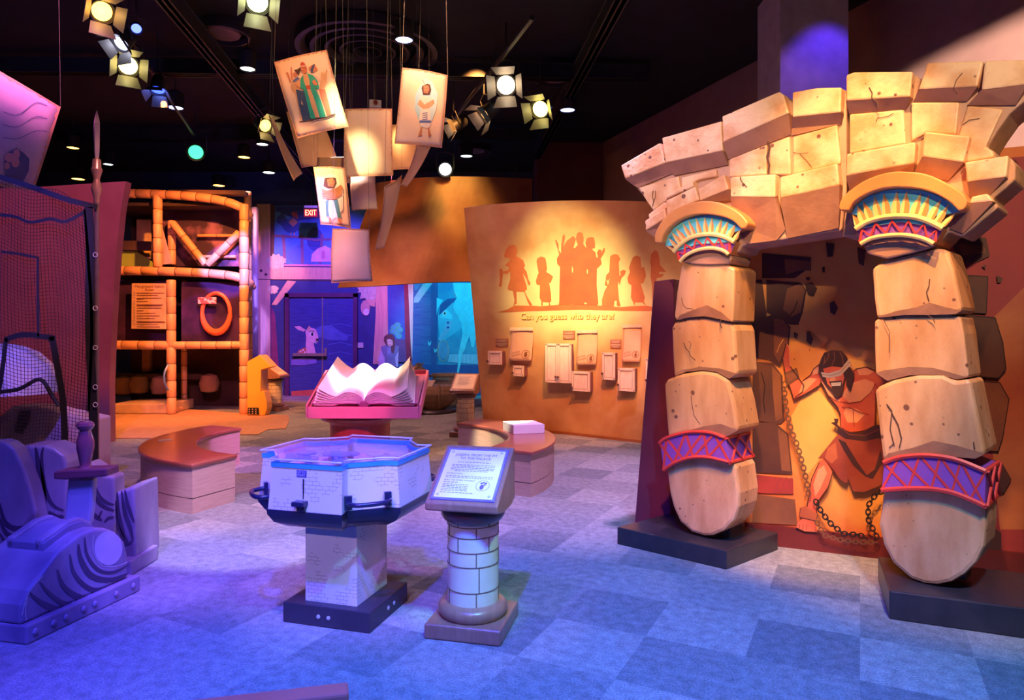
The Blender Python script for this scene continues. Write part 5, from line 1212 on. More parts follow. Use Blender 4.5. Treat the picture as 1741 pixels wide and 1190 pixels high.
# ================================================================== lecterns
m_lcol = mat('cream_masonry', (.72, .64, .48), .5, (.62, .54, .40), 6)
m_joint = mat('masonry_joint', (.16, .10, .07), .7); m_lwood = mat('brown_bronze_wood', (.34, .17, .12), .35, (.28, .13, .09), 8, stretch=(6, 1, 1), coat=.3)
m_panel = mat('parchment_sign', (.86, .72, .62), .5, (.92, .82, .74), 3); m_bord = mat('blue_border', (.16, .10, .45), .5); m_ltx = mat('sign_ink', (.22, .12, .28), .6)
def lectern(c, yaw, label, detail=True, sign=None, bord=None, pan=None):
    c = Vector((c[0], c[1], 0)); Rm = Matrix.Rotation(yaw, 3, 'Z')
    def w(x, y, z): return c + Rm @ Vector((x, y, z))
    t = thing('lectern', label, 'lectern', tuple(c), 'round stone-look lecterns with sloping signs')
    MB().prism([w(-.20, -.20, .078), w(.20, -.20, .078), w(.20, .20, .078), w(-.20, .20, .078)], (0, 0, -.078)).build('foot_plate', m_lwood, t, bevel=.012, seg=3)
    MB().lathe([(.15, .076), (.172, .082), (.182, .10), (.180, .125), (.165, .142), (.14, .15)], c, 40).build('base_ring', m_lwood, t, smooth=True)
    col = MB().lathe([(.134, .14), (.134, .575)], c, 40).build('column', m_lcol, t, smooth=True)
    j = MB(); rows = [.145, .205, .285, .355, .42, .49, .565]; rows = [.19, .295, .36, .43, .50, .555] if False else [.222, .352, .425, .50, .553]
    for z in rows: j.tube([c + Vector((.1345 * cos(2 * pi * k / 40), .1345 * sin(2 * pi * k / 40), z)) for k in range(40)], .0028, 5, closed=True)
    random.seed(5)
    zs = [.145] + rows + [.572]
    for r in range(len(zs) - 1):
        nb = 5 if r != 1 else 3
        for k in range(nb):
            a = 2 * pi * (k + (.5 if r % 2 else .08)) / nb + yaw
            j.tube([c + Vector((.1345 * cos(a), .1345 * sin(a), zs[r])), c + Vector((.1345 * cos(a), .1345 * sin(a), zs[r + 1]))], .0028, 5)
    j.build('mortar_joints', m_joint, col)
    MB().lathe([(.14, .572), (.155, .578), (.168, .60), (.17, .615), (.165, .64)], c, 40).build('capital_ring', mat('dark_bronze_ring', (.14, .06, .06), .3, coat=.5), t, smooth=True)
    # wedge head
    hw = .19; yf, yb = -.215, .16; z0, z1, z2 = .655, .695, .925
    side = [(yf, z0 + .0), (yf, z1), (yb - .03, z2), (yb, z2), (yb, z0), (.08, .63), (-.08, .63)]
    pts = [w(-hw, y, z) for y, z in side]
    MB().prism(pts, Rm @ Vector((2 * hw, 0, 0))).build('sloping_head', m_lwood, t, bevel=.010, seg=3)
    a = w(-hw, yf, z1); b = w(hw, yf, z1); d = w(-hw, yb - .03, z2)
    ux = (b - a).normalized(); uy = (d - a).normalized(); n = ux.cross(uy).normalized(); L_ = (d - a).length
    def s(x, y, k=0.0): return a + ux * x + uy * y + n * k
    Wd = 2 * hw
    def rectp(m0, k): return [s(m0, m0, k), s(Wd - m0, m0, k), s(Wd - m0, L_ - m0, k), s(m0, L_ - m0, k)]
    bo = MB().prism(rectp(.022, .004), n * -.006).build('sign_border', bord or m_bord, t)
    MB().prism(rectp(.036, .0065), n * -.004).build('sign_sheet', pan or m_panel, t)
    if detail:
        g = MB(); 
        for m0 in (.027, .032): 
            q = rectp(m0, .0055)
            for i in range(4): g.tube([q[i], q[(i + 1) % 4]], .0007, 4)
        g.build('pinstripe', mat('pale_pinstripe', (.7, .66, .9), .5), bo)
        for x, y in ((.055, .055), (Wd - .055, .055), (.055, L_ - .05), (Wd - .055, L_ - .05)):
            MB().lathe([(.008, 0), (.008, .003), (.005, .006)], s(x, y, .007), 12, M=Matrix((ux, uy, n)).transposed()).build('screw', mat('bright_screw', (.75, .75, .8), .3), t, smooth=True)
    tx = MB(); k = .0078
    if sign:
        text_on(tx, sign[0], s(Wd / 2, L_ - .082, k), ux, uy, .235, .017, center=True); text_on(tx, sign[1], s(Wd / 2, L_ - .107, k), ux, uy, .17, .017, center=True)
        def para(x0, x1, ys, h=.0032):
            random.seed(11)
            for y in ys:
                x = x0
                while x < x1:
                    wd = random.uniform(.008, .022); e = min(x + wd, x1); tx.quad(s(x, y, k), s(e, y, k), s(e, y + h, k), s(x, y + h, k)); x = e + .004
        para(.10, .28, [L_ - .130]); para(.075, .31, [L_ - .150, L_ - .161, L_ - .172, L_ - .183]); para(.10, .28, [L_ - .194])
        text_on(tx, 'INSTRUCTIONS', s(.062, L_ - .217, k), ux, uy, .085, .008); para(.062, .315, [L_ - .232, L_ - .243])
        text_on(tx, 'READ THE STORY YOURSELF', s(.062, L_ - .264, k), ux, uy, .165, .008); para(.062, .14, [L_ - .276])
        para(.062, .20, [L_ - .291 - .0105 * i for i in range(5)]); para(.062, .24, [L_ - .347])
        q = (.275, .125); 
        for i in range(24):
            a0, a1 = 2 * pi * i / 24, 2 * pi * (i + 1) / 24
            tx.quad(*[s(q[0] + r * cos(t_), q[1] + r * sin(t_), k) for r, t_ in ((.036, a0), (.036, a1), (.034, a1), (.034, a0))])
        def blob(cx, cy, rx, ry, an=0): tx.poly([s(cx + rx * cos(t_) * cos(an) - ry * sin(t_) * sin(an), cy + rx * cos(t_) * sin(an) + ry * sin(t_) * cos(an), k) for t_ in [2 * pi * i / 16 for i in range(16)]])
        blob(.272, .115, .011, .017); blob(.266, .141, .006, .006); blob(.277, .146, .006, .006); blob(.289, .142, .006, .006); blob(.284, .131, .006, .005)
    else:
        for i in range(9):
            y = L_ - .10 - i * .024; tx.quad(s(.09, y, k), s(.28 - .02 * (i % 3), y, k), s(.28 - .02 * (i % 3), y + .006, k), s(.09, y + .006, k))
    tx.build('sign_text', m_ltx, t, auto=False)
    return t
lectern((-.205, 3.60), R(-13.5), 'nearest lectern, its sign titled JOSEPH: FROM THE PIT TO THE PALACE', sign=('JOSEPH: FROM THE PIT', 'TO THE PALACE'))
m_ob = mat('rust_border', (.66, .32, .18), .5); m_op = mat('cream_sign', (.95, .75, .48), .5)
lectern((-.70, 10.25), R(-10), 'lectern beside the left edge of the silhouette wall', False, None, m_ob, m_op)
lectern((-4.72, 13.6), R(78), 'lectern behind the orange kiosk, seen from its side', False, None, m_ob, m_op)
lectern((-1.98, 12.45), R(-32), 'lectern half hidden behind the story book', False, None, m_ob, m_op)
# ================================================================== play frame
J = Tz(170, 290, 2.531)
m_pad = mat('padded_tube_tan', (.78, .42, .22), .42, (.70, .36, .18), 5)
m_seam = mat('pad_seam', (.22, .10, .04), .7)
m_dark = mat('dark_interior', (.045, .025, .02), .8, (.09, .045, .03), 2)
YF = 12.85
play = thing('climbing_structure', 'three-storey tan padded-tube climbing structure left of the barn mural', 'climbing structure', (P(300, 705, YF).x, YF, 0))
def ptube(name, pts, r=.085, seg=.30):
    """a padded tube with slight pinches at each joint of the foam"""
    path = arc_pts([tuple(p) for p in pts], 24 if len(pts) > 2 else 1); path = [Vector(p) for p in path]
    L_ = [0]
    for a, b in zip(path, path[1:]): L_.append(L_[-1] + (b - a).length)
    T_ = L_[-1]; n = max(1, round(T_ / seg)); out = []; rr = []; seams = MB()
    def at(d):
        for i in range(len(path) - 1):
            if L_[i + 1] >= d - 1e-9: return path[i].lerp(path[i + 1], (d - L_[i]) / max(1e-9, L_[i + 1] - L_[i]))
        return path[-1]
    for k in range(n):
        a, b = T_ * k / n, T_ * (k + 1) / n; e = .018
        for d, q in ((a + .003, .86), (a + e, 1), ((a + b) / 2, 1.0), (b - e, 1), (b - .003, .86)): out.append(at(d)); rr.append(r * q)
    seams.tube(out, rr, 12, mi=0)
    for k in range(1, n):
        d = T_ * k / n; p = at(d); q = at(min(T_, d + .01)); dr = (q - p).normalized(); seams.tube([p - dr * .006, p + dr * .006], r * .95, 12, mi=1)
    o = seams.build(name, [m_pad, m_seam], play, smooth=True)
    return o
def jp(x, y, Z=YF): q = J([(x, y)])[0]; return P(q[0], q[1], Z)
def toz(p, z): p = Vector(p); p.z = z; return p
ptube('post', [toz(jp(620, 1045), 0.016), jp(620, 145)]); ptube('post', [toz(jp(308, 1050), 0.016), jp(306, 470)])
ptube('post', [jp(248, 415), jp(248, 105)]); 
ptube('post', [toz(jp(643, 800, 13.5), 0), jp(636, 90, 13.5)], .07)
ptube('post', [jp(309, 405, 13.3), jp(309, 215, 13.3)], .075)
ptube('rail', [jp(95, 98), jp(200, 100), jp(350, 108), jp(500, 125), jp(600, 155), jp(645, 200, 13.1)])
ptube('rail', [jp(40, 430), jp(200, 432), jp(350, 436), jp(500, 445), jp(600, 460), jp(650, 490, 13.2)])
ptube('rail', [jp(30, 750), jp(310, 752)]); ptube('rail', [jp(308, 752), jp(635, 750)], .075)
ptube('rail', [jp(625, 500), jp(660, 500, 13.8)], .06)
ptube('brace', [jp(312, 225, 13.1), jp(455, 405, 13.1)], .07); ptube('brace', [jp(462, 405, 13.1), jp(600, 265, 13.1)], .07)
ptube('brace', [jp(285, 140, 14), jp(360, 220, 14)], .07); ptube('brace', [toz(jp(308, 1050), .06), toz(jp(372, 1015, 13.8), .06)], .06)
ptube('post', [toz(jp(362, 1010, 13.9), 0), jp(362, 470, 13.9)], .06)
MB().prism([jp(293, 80, 13.2), jp(622, 84, 13.2), jp(622, 104, 13.2), jp(293, 100, 13.2)], (0, .2, 0)).build('header_board', m_pad, play, bevel=.02)
xl = jp(-60, 0).x; xr = jp(640, 0).x
xb = P(424, 0, 14.4).x
MB().box(((xl + xb) / 2, 14.4, 2.1), (xb - xl, .06, 4.2)).build('back_screen', m_dark, play)
for z in (1.24, 2.62, 3.95): MB().prism([Vector((xl, 12.95, z)), Vector((xr - .12, 12.95, z)), Vector((xb - .05, 14.35, z)), Vector((xl, 14.35, z))], (0, 0, .06)).build('deck', m_dark, play)
m_net = mat('violet_window', (.10, .05, .12), .12, (.30, .10, .38), 3.2, lo=.5, hi=.62)
MB().prism([jp(268, 145, 13.45), jp(612, 150, 13.45), jp(612, 412, 13.45), jp(268, 412, 13.45)], (0, .03, 0)).build('window_panel', mat('murky_back_panel', (.06, .03, .07), .5, (.36, .16, .30), 2.2, lo=.52, hi=.66), play)
MB().prism([jp(268, 250, 13.2), jp(310, 400, 13.2), jp(268, 405, 13.2)], (0, .02, 0)).build('fabric_wing', mat('pale_net_fabric', (.6, .45, .5), .8), play)
MB().prism([jp(157, 210, 13.9), jp(218, 210, 13.9), jp(218, 380, 13.9), jp(157, 380, 13.9)], (0, .04, 0)).build('yellow_panel', mat('yellow_pad', (.85, .60, .22), .5), play)
MB().prism([jp(60, 345, 13.6), jp(150, 345, 13.6), jp(235, 400, 13.6), jp(235, 425, 13.6), jp(60, 425, 13.6)], (0, .04, 0)).build('green_slide', mat('green_pad', (.30, .50, .05), .5, (.42, .52, .06), 4), play)
for z in (320, 330): pass
MB().prism([jp(60, 300, 13.5), jp(236, 305, 13.5), jp(236, 345, 13.5), jp(60, 340, 13.5)], (0, .04, 0)).build('dark_crossboard', m_dark, play)
for y in (260, 380): ptube('inner_rail', [jp(420, y * .75 + 85, 13.35), jp(585, y * .75 + 85, 13.35)], .03)
# rule sheet
sh = MB().prism([jp(137, 485, 12.8), jp(290, 485, 12.8), jp(290, 682, 12.8), jp(135, 680, 12.8)], (0, .01, 0)).build('rules_sheet', mat('rules_paper', (.78, .50, .30), .6), play)
class SS:
    hit = staticmethod(lambda x, y, o=0.0: P(x, y, 12.795 - o))
A = Art(SS, base=.003); ri = mat('rules_ink', (.22, .05, .03), .7); SJ = Tz(200, 470, 10.818)
x, y = SJ([(320, 205)])[0]; A.text('Playground Safety', x, y, 50, 4.6, ri); x, y = SJ([(510, 268)])[0]; A.text('Rules', x, y, 14, 4.4, ri)
for yy, xx in ((305, 860), (348, 740), (398, 810), (418, 480), (460, 560), (520, 830), (540, 800), (580, 815), (630, 475), (675, 700), (725, 775), (770, 690), (830, 860), (848, 880), (882, 740), (928, 780)): A.line(SJ([(350, yy), (xx, yy)]), .9, ri, layer=0)
for yy in (300, 345, 390, 455, 500, 570, 625, 670, 720, 765, 812, 880): A.disc(*SJ([(305, yy)])[0], 1.1, 1.0, mat('rules_bullet', (.25, .25, .6), .6))
A.build('printed_rules', sh)
# bubble window
c = jp(500, 612, 12.9); ring = []
MB().prism([jp(350, 480, 13.0), jp(605, 480, 13.0), jp(605, 735, 13.0), jp(350, 735, 13.0)], (0, .02, 0)).build('dark_window_pane', mat('dark_plastic_pane', (.04, .02, .06), .15, (.08, .03, .10), 3), play)
MB().prism([jp(55, 475, 13.0), jp(296, 475, 13.0), jp(296, 735, 13.0), jp(55, 735, 13.0)], (0, .02, 0)).build('dark_window_pane', mat('dark_plastic_pane', (.04, .02, .06), .15), play)
MB().tube([c + Vector((.262 * cos(t_) , 0, .37 * sin(t_) * (1 if sin(t_) > 0 else 1))) for t_ in [2 * pi * k / 32 for k in range(32)]], [.038 + .030 * max(0, -sin(2 * pi * k / 32)) for k in range(32)], 8, closed=True).build('red_crawl_ring', mat('red_plastic_ring', (.80, .16, .06), .35), play, smooth=True)
MB().prism([jp(422, 545, 12.84), jp(500, 545, 12.84), jp(500, 573, 12.84), jp(422, 573, 12.84)], (0, .01, 0)).build('warning_label', mat('label_red_white', (.85, .55, .50), .5, (.8, .1, .1), 9, lo=.5, hi=.52), play)
MB().prism([toz(jp(45, 1062), .016), toz(jp(298, 1062), .016), jp(298, 1002), jp(45, 1004)], (0, 1.0, 0)).build('entry_step', mat('tan_vinyl_step', (.62, .42, .30), .6), play, bevel=.02)
MB().tube(arc_pts([tuple(jp(293, 835, 12.7)), tuple(jp(278, 870, 12.6)), tuple(jp(278, 910, 12.6)), tuple(jp(293, 945, 12.7))], 12), .02, 8).build('grab_handle', mat('blue_handle', (.15, .25, .6), .3), play, smooth=True)
# padded logs deep inside the lower level
for k, (x, y) in enumerate(((100, 925), (170, 920), (260, 925), (470, 915))): MB().lathe([(.02, -.2), (.16, -.16), (.20, 0), (.15, .16), (.02, .2)], jp(x, y, 14.0), 14).build('foam_boulder', mat('brown_foam', (.42, .24, .12), .7), play, smooth=True)
MB().box(jp(180, 885, 14.1), (2.6, .1, .12)).build('inner_beam', m_dark, play)
MB().prism([jp(180, 770, 14.2), jp(215, 770, 14.2), jp(215, 865, 14.2), jp(180, 865, 14.2)], (0, .1, 0)).build('inner_pillar', mat('brown_foam', (.42, .24, .12), .7), play)
# column at the corner of the play area, blue lit bark
o = MB().box((P(433, 600, 15.0).x, 15.0, 2.15), (.13, .14, 4.3)).build('corner_post', mat('bark_post', (.40, .36, .42), .8, (.26, .22, .3), 6, bump=.8, bscale=8, stretch=(1, 1, .4)), bevel=.03)
tag(o, 'slim rough bark-like post between the climbing frame and the barn mural', 'post')
# orange mat on the carpet
def fz(x, y, z=0.0): q = J([(x, y)])[0]; return onz(q[0], q[1], z)
mt = [fz(x, y, .014) for x, y in [(-60, 1150), (70, 1150), (240, 1150), (400, 1148), (520, 1136), (640, 1134), (680, 1134), (722, 1112), (800, 1108), (815, 1075), (812, 1052), (700, 1047), (610, 1044), (300, 1020), (-60, 1020)]]
o = MB().prism(mt, (0, 0, -.013)).build('play_mat', mat('tan_rubber_mat', (.55, .30, .16), .75, (.48, .25, .13), 8), bevel=.003)
tag(o, 'flat orange rubber mat with a ragged edge in front of the climbing frame', 'mat')
# orange kiosk
T8 = Tz(380, 560, 7.4375); ZK = 12.6
k = thing('orange_kiosk', 'bright orange angular kiosk beside the climbing frame', 'kiosk', (P(434, 705, ZK).x, ZK, 0))
def kp(x, y): q = T8([(x, y)])[0]; p = P(q[0], q[1], ZK); p.z = max(p.z, .016); return p
m_or = mat('orange_gloss_panel', (.95, .50, .06), .4, (.92, .46, .05), 3)
MB().prism([kp(x, y) for x, y in [(297, 410), (455, 322), (600, 475), (472, 512), (466, 790), (456, 985), (462, 1110), (300, 1110)]], Vector((0.02, .32, 0))).build('kiosk_body', m_or, k, bevel=.008)
MB().prism([kp(466, 790), kp(512, 780), kp(548, 930), kp(550, 1000), kp(520, 1105), kp(456, 1105), kp(450, 985)], Vector((0, .28, 0))).build('kiosk_foot', m_or, k, bevel=.01)
v = MB()
v.prism([kp(310, 990) + Vector((0, -.01, 0)), kp(445, 990) + Vector((0, -.01, 0)), kp(455, 1075) + Vector((0, -.01, 0)), kp(308, 1075) + Vector((0, -.01, 0))], (0, .012, 0)); vg = v.build('vent_panel', mat('black_vent', (.01, .01, .01), .6), k)
v = MB()
for i in range(3):
    for j in range(3): q = kp(330 + 42 * i, 1008 + 26 * j); v.box(q + Vector((0, -.018, 0)), (.02, .008, .02))
v.build('vent_holes', mat('pale_vent', (.7, .5, .3), .5), vg)

# ================================================================== little ark, crate, lamb in front of the mural
ZA = 13.3
ark = thing('toy_ark', 'brown wooden ark-shaped hull on a dark round base', 'ark', (P(738, 697, ZA).x, ZA, 0))
m_ark = mat('ark_planks', (.36, .22, .12), .6, (.26, .15, .08), 5, stretch=(1, 1, 10)); cxA = P(738, 0, ZA).x
MB().lathe([(.46, 0), (.48, .03), (.46, .06)], (cxA - .05, ZA, 0), 36).build('round_base', mat('dark_base_wood', (.06, .04, .05), .4), ark, smooth=True)
rg = []
for z, rx, ry in ((.06, .18, .16), (.12, .27, .20), (.24, .38, .27), (.36, .43, .32), (.46, .42, .32), (.52, .40, .31)):
    rg.append([Vector((cxA + rx * cos(a) * (1 + .12 * abs(cos(a)) ** 6 * (1 if cos(a) > 0 else .3)), ZA + ry * sin(a), z)) for a in [2 * pi * i / 12 for i in range(12)]])
b = MB(); loft(b, rg); b.poly(rg[0][::-1]); b.poly(rg[-1]); b.build('hull', m_ark, ark)
b = MB(); b.tube([Vector((cxA + .13, ZA - .30 * s_, z)) for z, s_ in ((.08, .6), (.24, .93), (.36, 1.05), (.56, 1.03))], .022, 6); b.build('hull_rib', m_ark, ark)
MB().prism([Vector((cxA - .42, ZA - .28, .50)), Vector((cxA - .02, ZA - .30, .50)), Vector((cxA + .03, ZA - .02, .62)), Vector((cxA - .34, ZA, .62))], (0, 0, -.02)).build('deck_flap', mat('pale_ark_flap', (.62, .46, .34), .6), ark)
zc = 14.5; c0 = P(736, 690, zc); c1 = P(775, 636, zc)
cr_ = thing('play_crate', 'pale slatted crate with a light blue sign strip in front of the giraffe', 'crate', ((c0.x + c1.x) / 2, zc, 0))
m_cr = mat('pale_crate_wood', (.52, .50, .48), .7, (.42, .42, .42), 5, stretch=(14, 1, 1))
MB().box(((c0.x + c1.x) / 2, zc + .2, .30), (c1.x - c0.x, .4, .60)).build('crate_body', m_cr, cr_, bevel=.01)
MB().box(((c0.x + c1.x) / 2, zc + .2, .64), (c1.x - c0.x + .08, .46, .06)).build('crate_top', m_cr, cr_, bevel=.01)
MB().box(((c0.x + c1.x) / 2 - .03, zc - .04, .57), (.30, .01, .07)).build('blue_sign', mat('pale_blue_sign', (.30, .60, .85), .5), cr_)
# white lamb figure
zl = 14.05; lx = P(712, 0, zl).x
lamb = thing('lamb_figure', 'small white seated lamb figure behind the ark', 'figurine', (lx, zl, 0))
MB().box((lx + .06, zl, .26), (.42, .34, .52)).build('stone_block', mat('grey_rock', (.35, .33, .38), .8), lamb, bevel=.05)
b = MB(); b.lathe([(.02, 0), (.13, .02), (.15, .12), (.10, .22), (.07, .30), (.02, .32)], (lx + .05, zl, .52), 16)
b.build('body', mat('white_fleece', (.80, .78, .82), .9, bump=.6, bscale=60), lamb, smooth=True)
b = MB(); b.lathe([(.01, -.09), (.05, -.06), (.065, 0), (.05, .06), (.01, .08)], (lx - .01, zl - .03, .86), 14, M=Matrix.Rotation(radians(65), 3, 'Y')); b.lathe([(.01, 0), (.02, .03), (.01, .07)], (lx + .05, zl, .88), 8, M=Matrix.Rotation(radians(60), 3, 'Y'))
b.build('head', mat('white_fleece', (.80, .78, .82), .9), lamb, smooth=True)

# ================================================================== netting cage on the left
ZN = 5.6; NP = Plane((0, ZN), (1, 0))
net = thing('net_cage', 'black netting hung in webbing straps on the left side', 'netting', (P(80, 865, ZN).x, ZN, 0))
m_netting = mat('black_twine', (.012, .010, .016), .8); m_web = mat('black_webbing', (.01, .01, .012), .7)
random.seed(9); nb = MB()
def netp(a, b):
    # a across 0..1 from x=-60 to 152 ; b down 0..1
    x = -60 + 212 * a; top = 300 + (x - 0) * .31 if x > 0 else 300 + x * .2
    top += 6 * sin(x * .05); y = top + (880 - top) * b
    x2 = x + 3.0 * sin(b * 9 + a * 5) * (a > .02) + 10 * sin(b * pi) * a
    return P(x2, y + 2.5 * sin(a * 14 + b * 3), ZN + .05 * sin(a * 9 + b * 4) + .10 * sin(b * pi))
nx_, ny_ = 38, 92
for i in range(nx_ + 1): nb.tube([netp(i / nx_, j / 46) for j in range(47)], .0022, 3, caps=False)
for j in range(ny_ + 1): nb.tube([netp(i / 19, j / ny_) for i in range(20)], .0022, 3, caps=False)
nb.build('net_mesh', m_netting, net)
def strap(pts, w, Z=ZN - .03, name='webbing_strap'):
    q = arc_pts(pts, 16 if len(pts) > 2 else 1); mb = MB(); n = len(q)
    L_, R_ = [], []
    for k_, (x, y) in enumerate(q):
        a = q[max(0, k_ - 1)]; b = q[min(n - 1, k_ + 1)]; dx, dy = b[0] - a[0], b[1] - a[1]; l = math.hypot(dx, dy) or 1
        L_.append(P(x - dy / l * w / 2, y + dx / l * w / 2, Z)); R_.append(P(x + dy / l * w / 2, y - dx / l * w / 2, Z))
    for k_ in range(n - 1): mb.quad(L_[k_], L_[k_ + 1], R_[k_ + 1], R_[k_])
    mb.build(name, m_web, net, solid=.006)
strap([(-60, 285), (0, 301), (60, 320), (110, 338), (165, 352)], 9)
strap([(-60, 362), (20, 367), (50, 378), (85, 372), (110, 377), (142, 361)], 5)
strap([(150, 352), (153, 420), (152, 560), (158, 700), (160, 880)], 15)
strap([(143, 356), (150, 440), (156, 560), (150, 700)], 5)
strap([(3, 428), (35, 432), (64, 438)], 4); strap([(64, 436), (64, 500), (65, 572)], 4)
strap([(8, 578), (40, 569), (92, 575)], 9); strap([(88, 572), (100, 640), (108, 700), (112, 850)], 11); strap([(10, 575), (2, 640), (-8, 700), (-16, 800)], 7)
rg_ = MB()
for y in (433, 524, 591, 658, 688):
    c = P(162, y, ZN - .04); rg_.tube([c + Vector((.018 * cos(t_), 0, .018 * sin(t_))) for t_ in [2 * pi * i / 12 for i in range(12)]], .003, 5, closed=True)
rg_.build('steel_rings', mat('bright_screw', (.75, .75, .8), .3), net)
# spear shaped pole
sx = P(164.5, 0, ZN).x; sy = ZN
spear = thing('spear_pole', 'tall bronze spear-shaped pole carrying the netting', 'pole', (sx, sy, 0))
def zz(py): return CAM + (HZ - py) / F * ZN
MB().lathe([(.018, 0), (.018, zz(352)), (.022, zz(345))], (sx, sy, 0), 16).build('shaft', mat('bronze_shaft', (.22, .14, .13), .35, metal=.5), spear, smooth=True)
MB().lathe([(.022, zz(345)), (.024, zz(335)), (.043, zz(320)), (.024, zz(307)), (.024, zz(303)), (.043, zz(289)), (.034, zz(285)), (.030, zz(272)), (.022, zz(270))], (sx, sy, 0), 18).build('turned_finial', mat('bronze_finial', (.45, .26, .24), .3, metal=.6), spear, smooth=True)
b = MB(); 
for s_ in (0,): b.lathe([(.017, zz(271)), (.023, zz(255)), (.026, zz(210)), (.018, zz(200)), (.002, zz(188))], (sx, sy, 0), 4)
b.build('spear_head', mat('steel_spear_head', (.42, .36, .40), .35, metal=.5), spear)

# ================================================================== painted rocks with the sword
T5 = Tz(0, 740, 5.4077); TI = Tz(0, 690, 2.769)
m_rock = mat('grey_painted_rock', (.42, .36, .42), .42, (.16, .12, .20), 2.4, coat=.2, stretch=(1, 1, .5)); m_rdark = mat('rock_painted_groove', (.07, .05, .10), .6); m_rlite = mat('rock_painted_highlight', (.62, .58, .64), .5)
rock = thing('rock_ledge', 'carved blue-grey rock ledge on a riveted plinth at the lower left', 'rock', (-2.5, 3.8, 0))
RP = Plane((-2.44, 3.39), (.233, .97))
RN = Vector((.97, -.233, 0))     # outwards, to the right
def rp(pts, off=0.0):
    out = []
    for x, y in pts:
        r = ray(x, y); c = Vector((0, 0, CAM)); t_ = (Vector((-2.44, 3.39, 0)) + RN * off - c).dot(RN) / r.dot(RN); out.append(c + r * t_)
    return out
class RS:
    hit = staticmethod(lambda x, y, o=0.0: rp([(x, y)], o)[0])
bq = rp(TI([(95, 1042), (635, 806)])); z_t = .095
b0 = Vector((bq[0].x, bq[0].y, 0)); b1 = Vector((bq[1].x, bq[1].y, 0)); bd = (b1 - b0).normalized(); b0 = b0 
b = MB().prism([b0 + RN * .04 + Vector((0, 0, z_t)), b1 + RN * .04 + Vector((0, 0, z_t)), b1 - RN * .75 + Vector((0, 0, z_t)), b0 - RN * .75 + Vector((0, 0, z_t))], (0, 0, -z_t)); b.build('plinth', m_rock, rock, bevel=.01)
r_ = MB()
for f_ in (.06, .2, .3, .45, .55, .75, .92): r_.lathe([(.018, 0), (.014, .01), (.004, .014)], b0.lerp(b1, f_) + RN * .04 + Vector((0, 0, .05)), 8, M=Matrix(((0, 0, 1), (0, 1, 0), (-1, 0, 0))))
r_.build('rivets', m_rock, rock, smooth=True)
face = TI([(97, 1036), (100, 940), (130, 870), (195, 790), (270, 690), (330, 640), (380, 602), (450, 575), (500, 575), (545, 592), (590, 640), (603, 700), (603, 808), (350, 925)])
fr_rock = rp(face); fr_rock = [Vector((p.x, p.y, max(p.z, z_t - .01))) for p in fr_rock]
b = MB().prism(fr_rock, RN * -.42); b.build('rock_face', m_rock, rock, bevel=.02, seg=3)
A = Art(RS, base=.003, step=.0005)
for l, w in (([(140, 880), (200, 930), (280, 960), (340, 950)], 5), ([(190, 830), (230, 880), (300, 930), (400, 935), (500, 890)], 4), ([(270, 770), (300, 850), (370, 900), (450, 900), (560, 850)], 5), ([(330, 700), (350, 790), (420, 860), (500, 860), (600, 810)], 4), ([(370, 650), (380, 720), (430, 800), (520, 820), (600, 790)], 5), ([(400, 620), (410, 700), (460, 770), (530, 785), (603, 750)], 3)):
    q = arc_pts(TI(l), 14); A.line(q, [w * .5 + w * 1.6 * sin(pi * i / 14) for i in range(15)], m_rdark, layer=0)
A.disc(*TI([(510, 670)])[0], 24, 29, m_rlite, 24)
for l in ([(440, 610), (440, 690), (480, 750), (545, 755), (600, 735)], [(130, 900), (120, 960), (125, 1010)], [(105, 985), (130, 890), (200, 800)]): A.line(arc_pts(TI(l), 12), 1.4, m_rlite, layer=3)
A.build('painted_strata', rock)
# ridge with a slot for the blade
rd = [p - RN * .10 for p in rp(TI([(270, 690), (270, 640), (330, 595), (390, 550), (450, 530), (505, 555), (508, 600), (450, 600), (380, 640)]))]
MB().prism(rd, RN * -.05).build('ridge', m_rock, rock, bevel=.01)
rd2 = [p - RN * .27 for p in rp(TI([(150, 660), (150, 612), (220, 570), (300, 535), (370, 520), (440, 520), (505, 555), (508, 640), (300, 700)]))]
rdc = [p - RN * .10 for p in rp(TI([(270, 700), (270, 655), (330, 610), (390, 565), (450, 545), (500, 565), (500, 640), (380, 660)]))]
MB().prism([p + RN * .01 for p in rdc], RN * -.24).build('blade_channel', mat('rock_channel', (.25, .22, .32), .5), rock, bevel=.004)
MB().prism([p - RN * .19 for p in rd], RN * -.05).build('ridge', m_rock, rock, bevel=.01)
# rocks behind
def backrock(pts, Z, th_, label, lines, T=T5, name='standing_rock'):
    P0 = [P(x, y, Z) for x, y in T(pts)]; P0 = [Vector((p.x, p.y, max(p.z, 0))) for p in P0]
    o = MB().prism(P0, (-.02, th_, 0)).build(name, m_rock, bevel=.02, seg=3)
    tag(o, label, 'rock', 'grey carved rocks on the left')
    class S:
        hit = staticmethod(lambda x, y, q=0.0: P(x, y, Z) + Vector((0, -q, 0)))
    A = Art(S, base=.003)
    for l, w in lines:
        q = arc_pts(T(l), 12); A.line(q, [w * .5 + w * 1.3 * sin(pi * i / 12) for i in range(13)], m_rdark, layer=0)
    A.build('painted_grooves', o); return o
backrock([(-250, 1200), (-250, 120), (-120, 60), (0, 55), (60, 75), (130, 125), (200, 260), (280, 480), (330, 700), (360, 900), (330, 1250), (-250, 1900)], 4.3, .14, 'largest dark carved rock at the left edge', [([(0, 620), (40, 780), (120, 850), (250, 845), (350, 800)], 5), ([(0, 760), (60, 900), (180, 950), (290, 940)], 5), ([(0, 900), (80, 1020), (200, 1050), (300, 1030)], 5), ([(-50, 1000), (60, 1090), (200, 1110)], 4)])
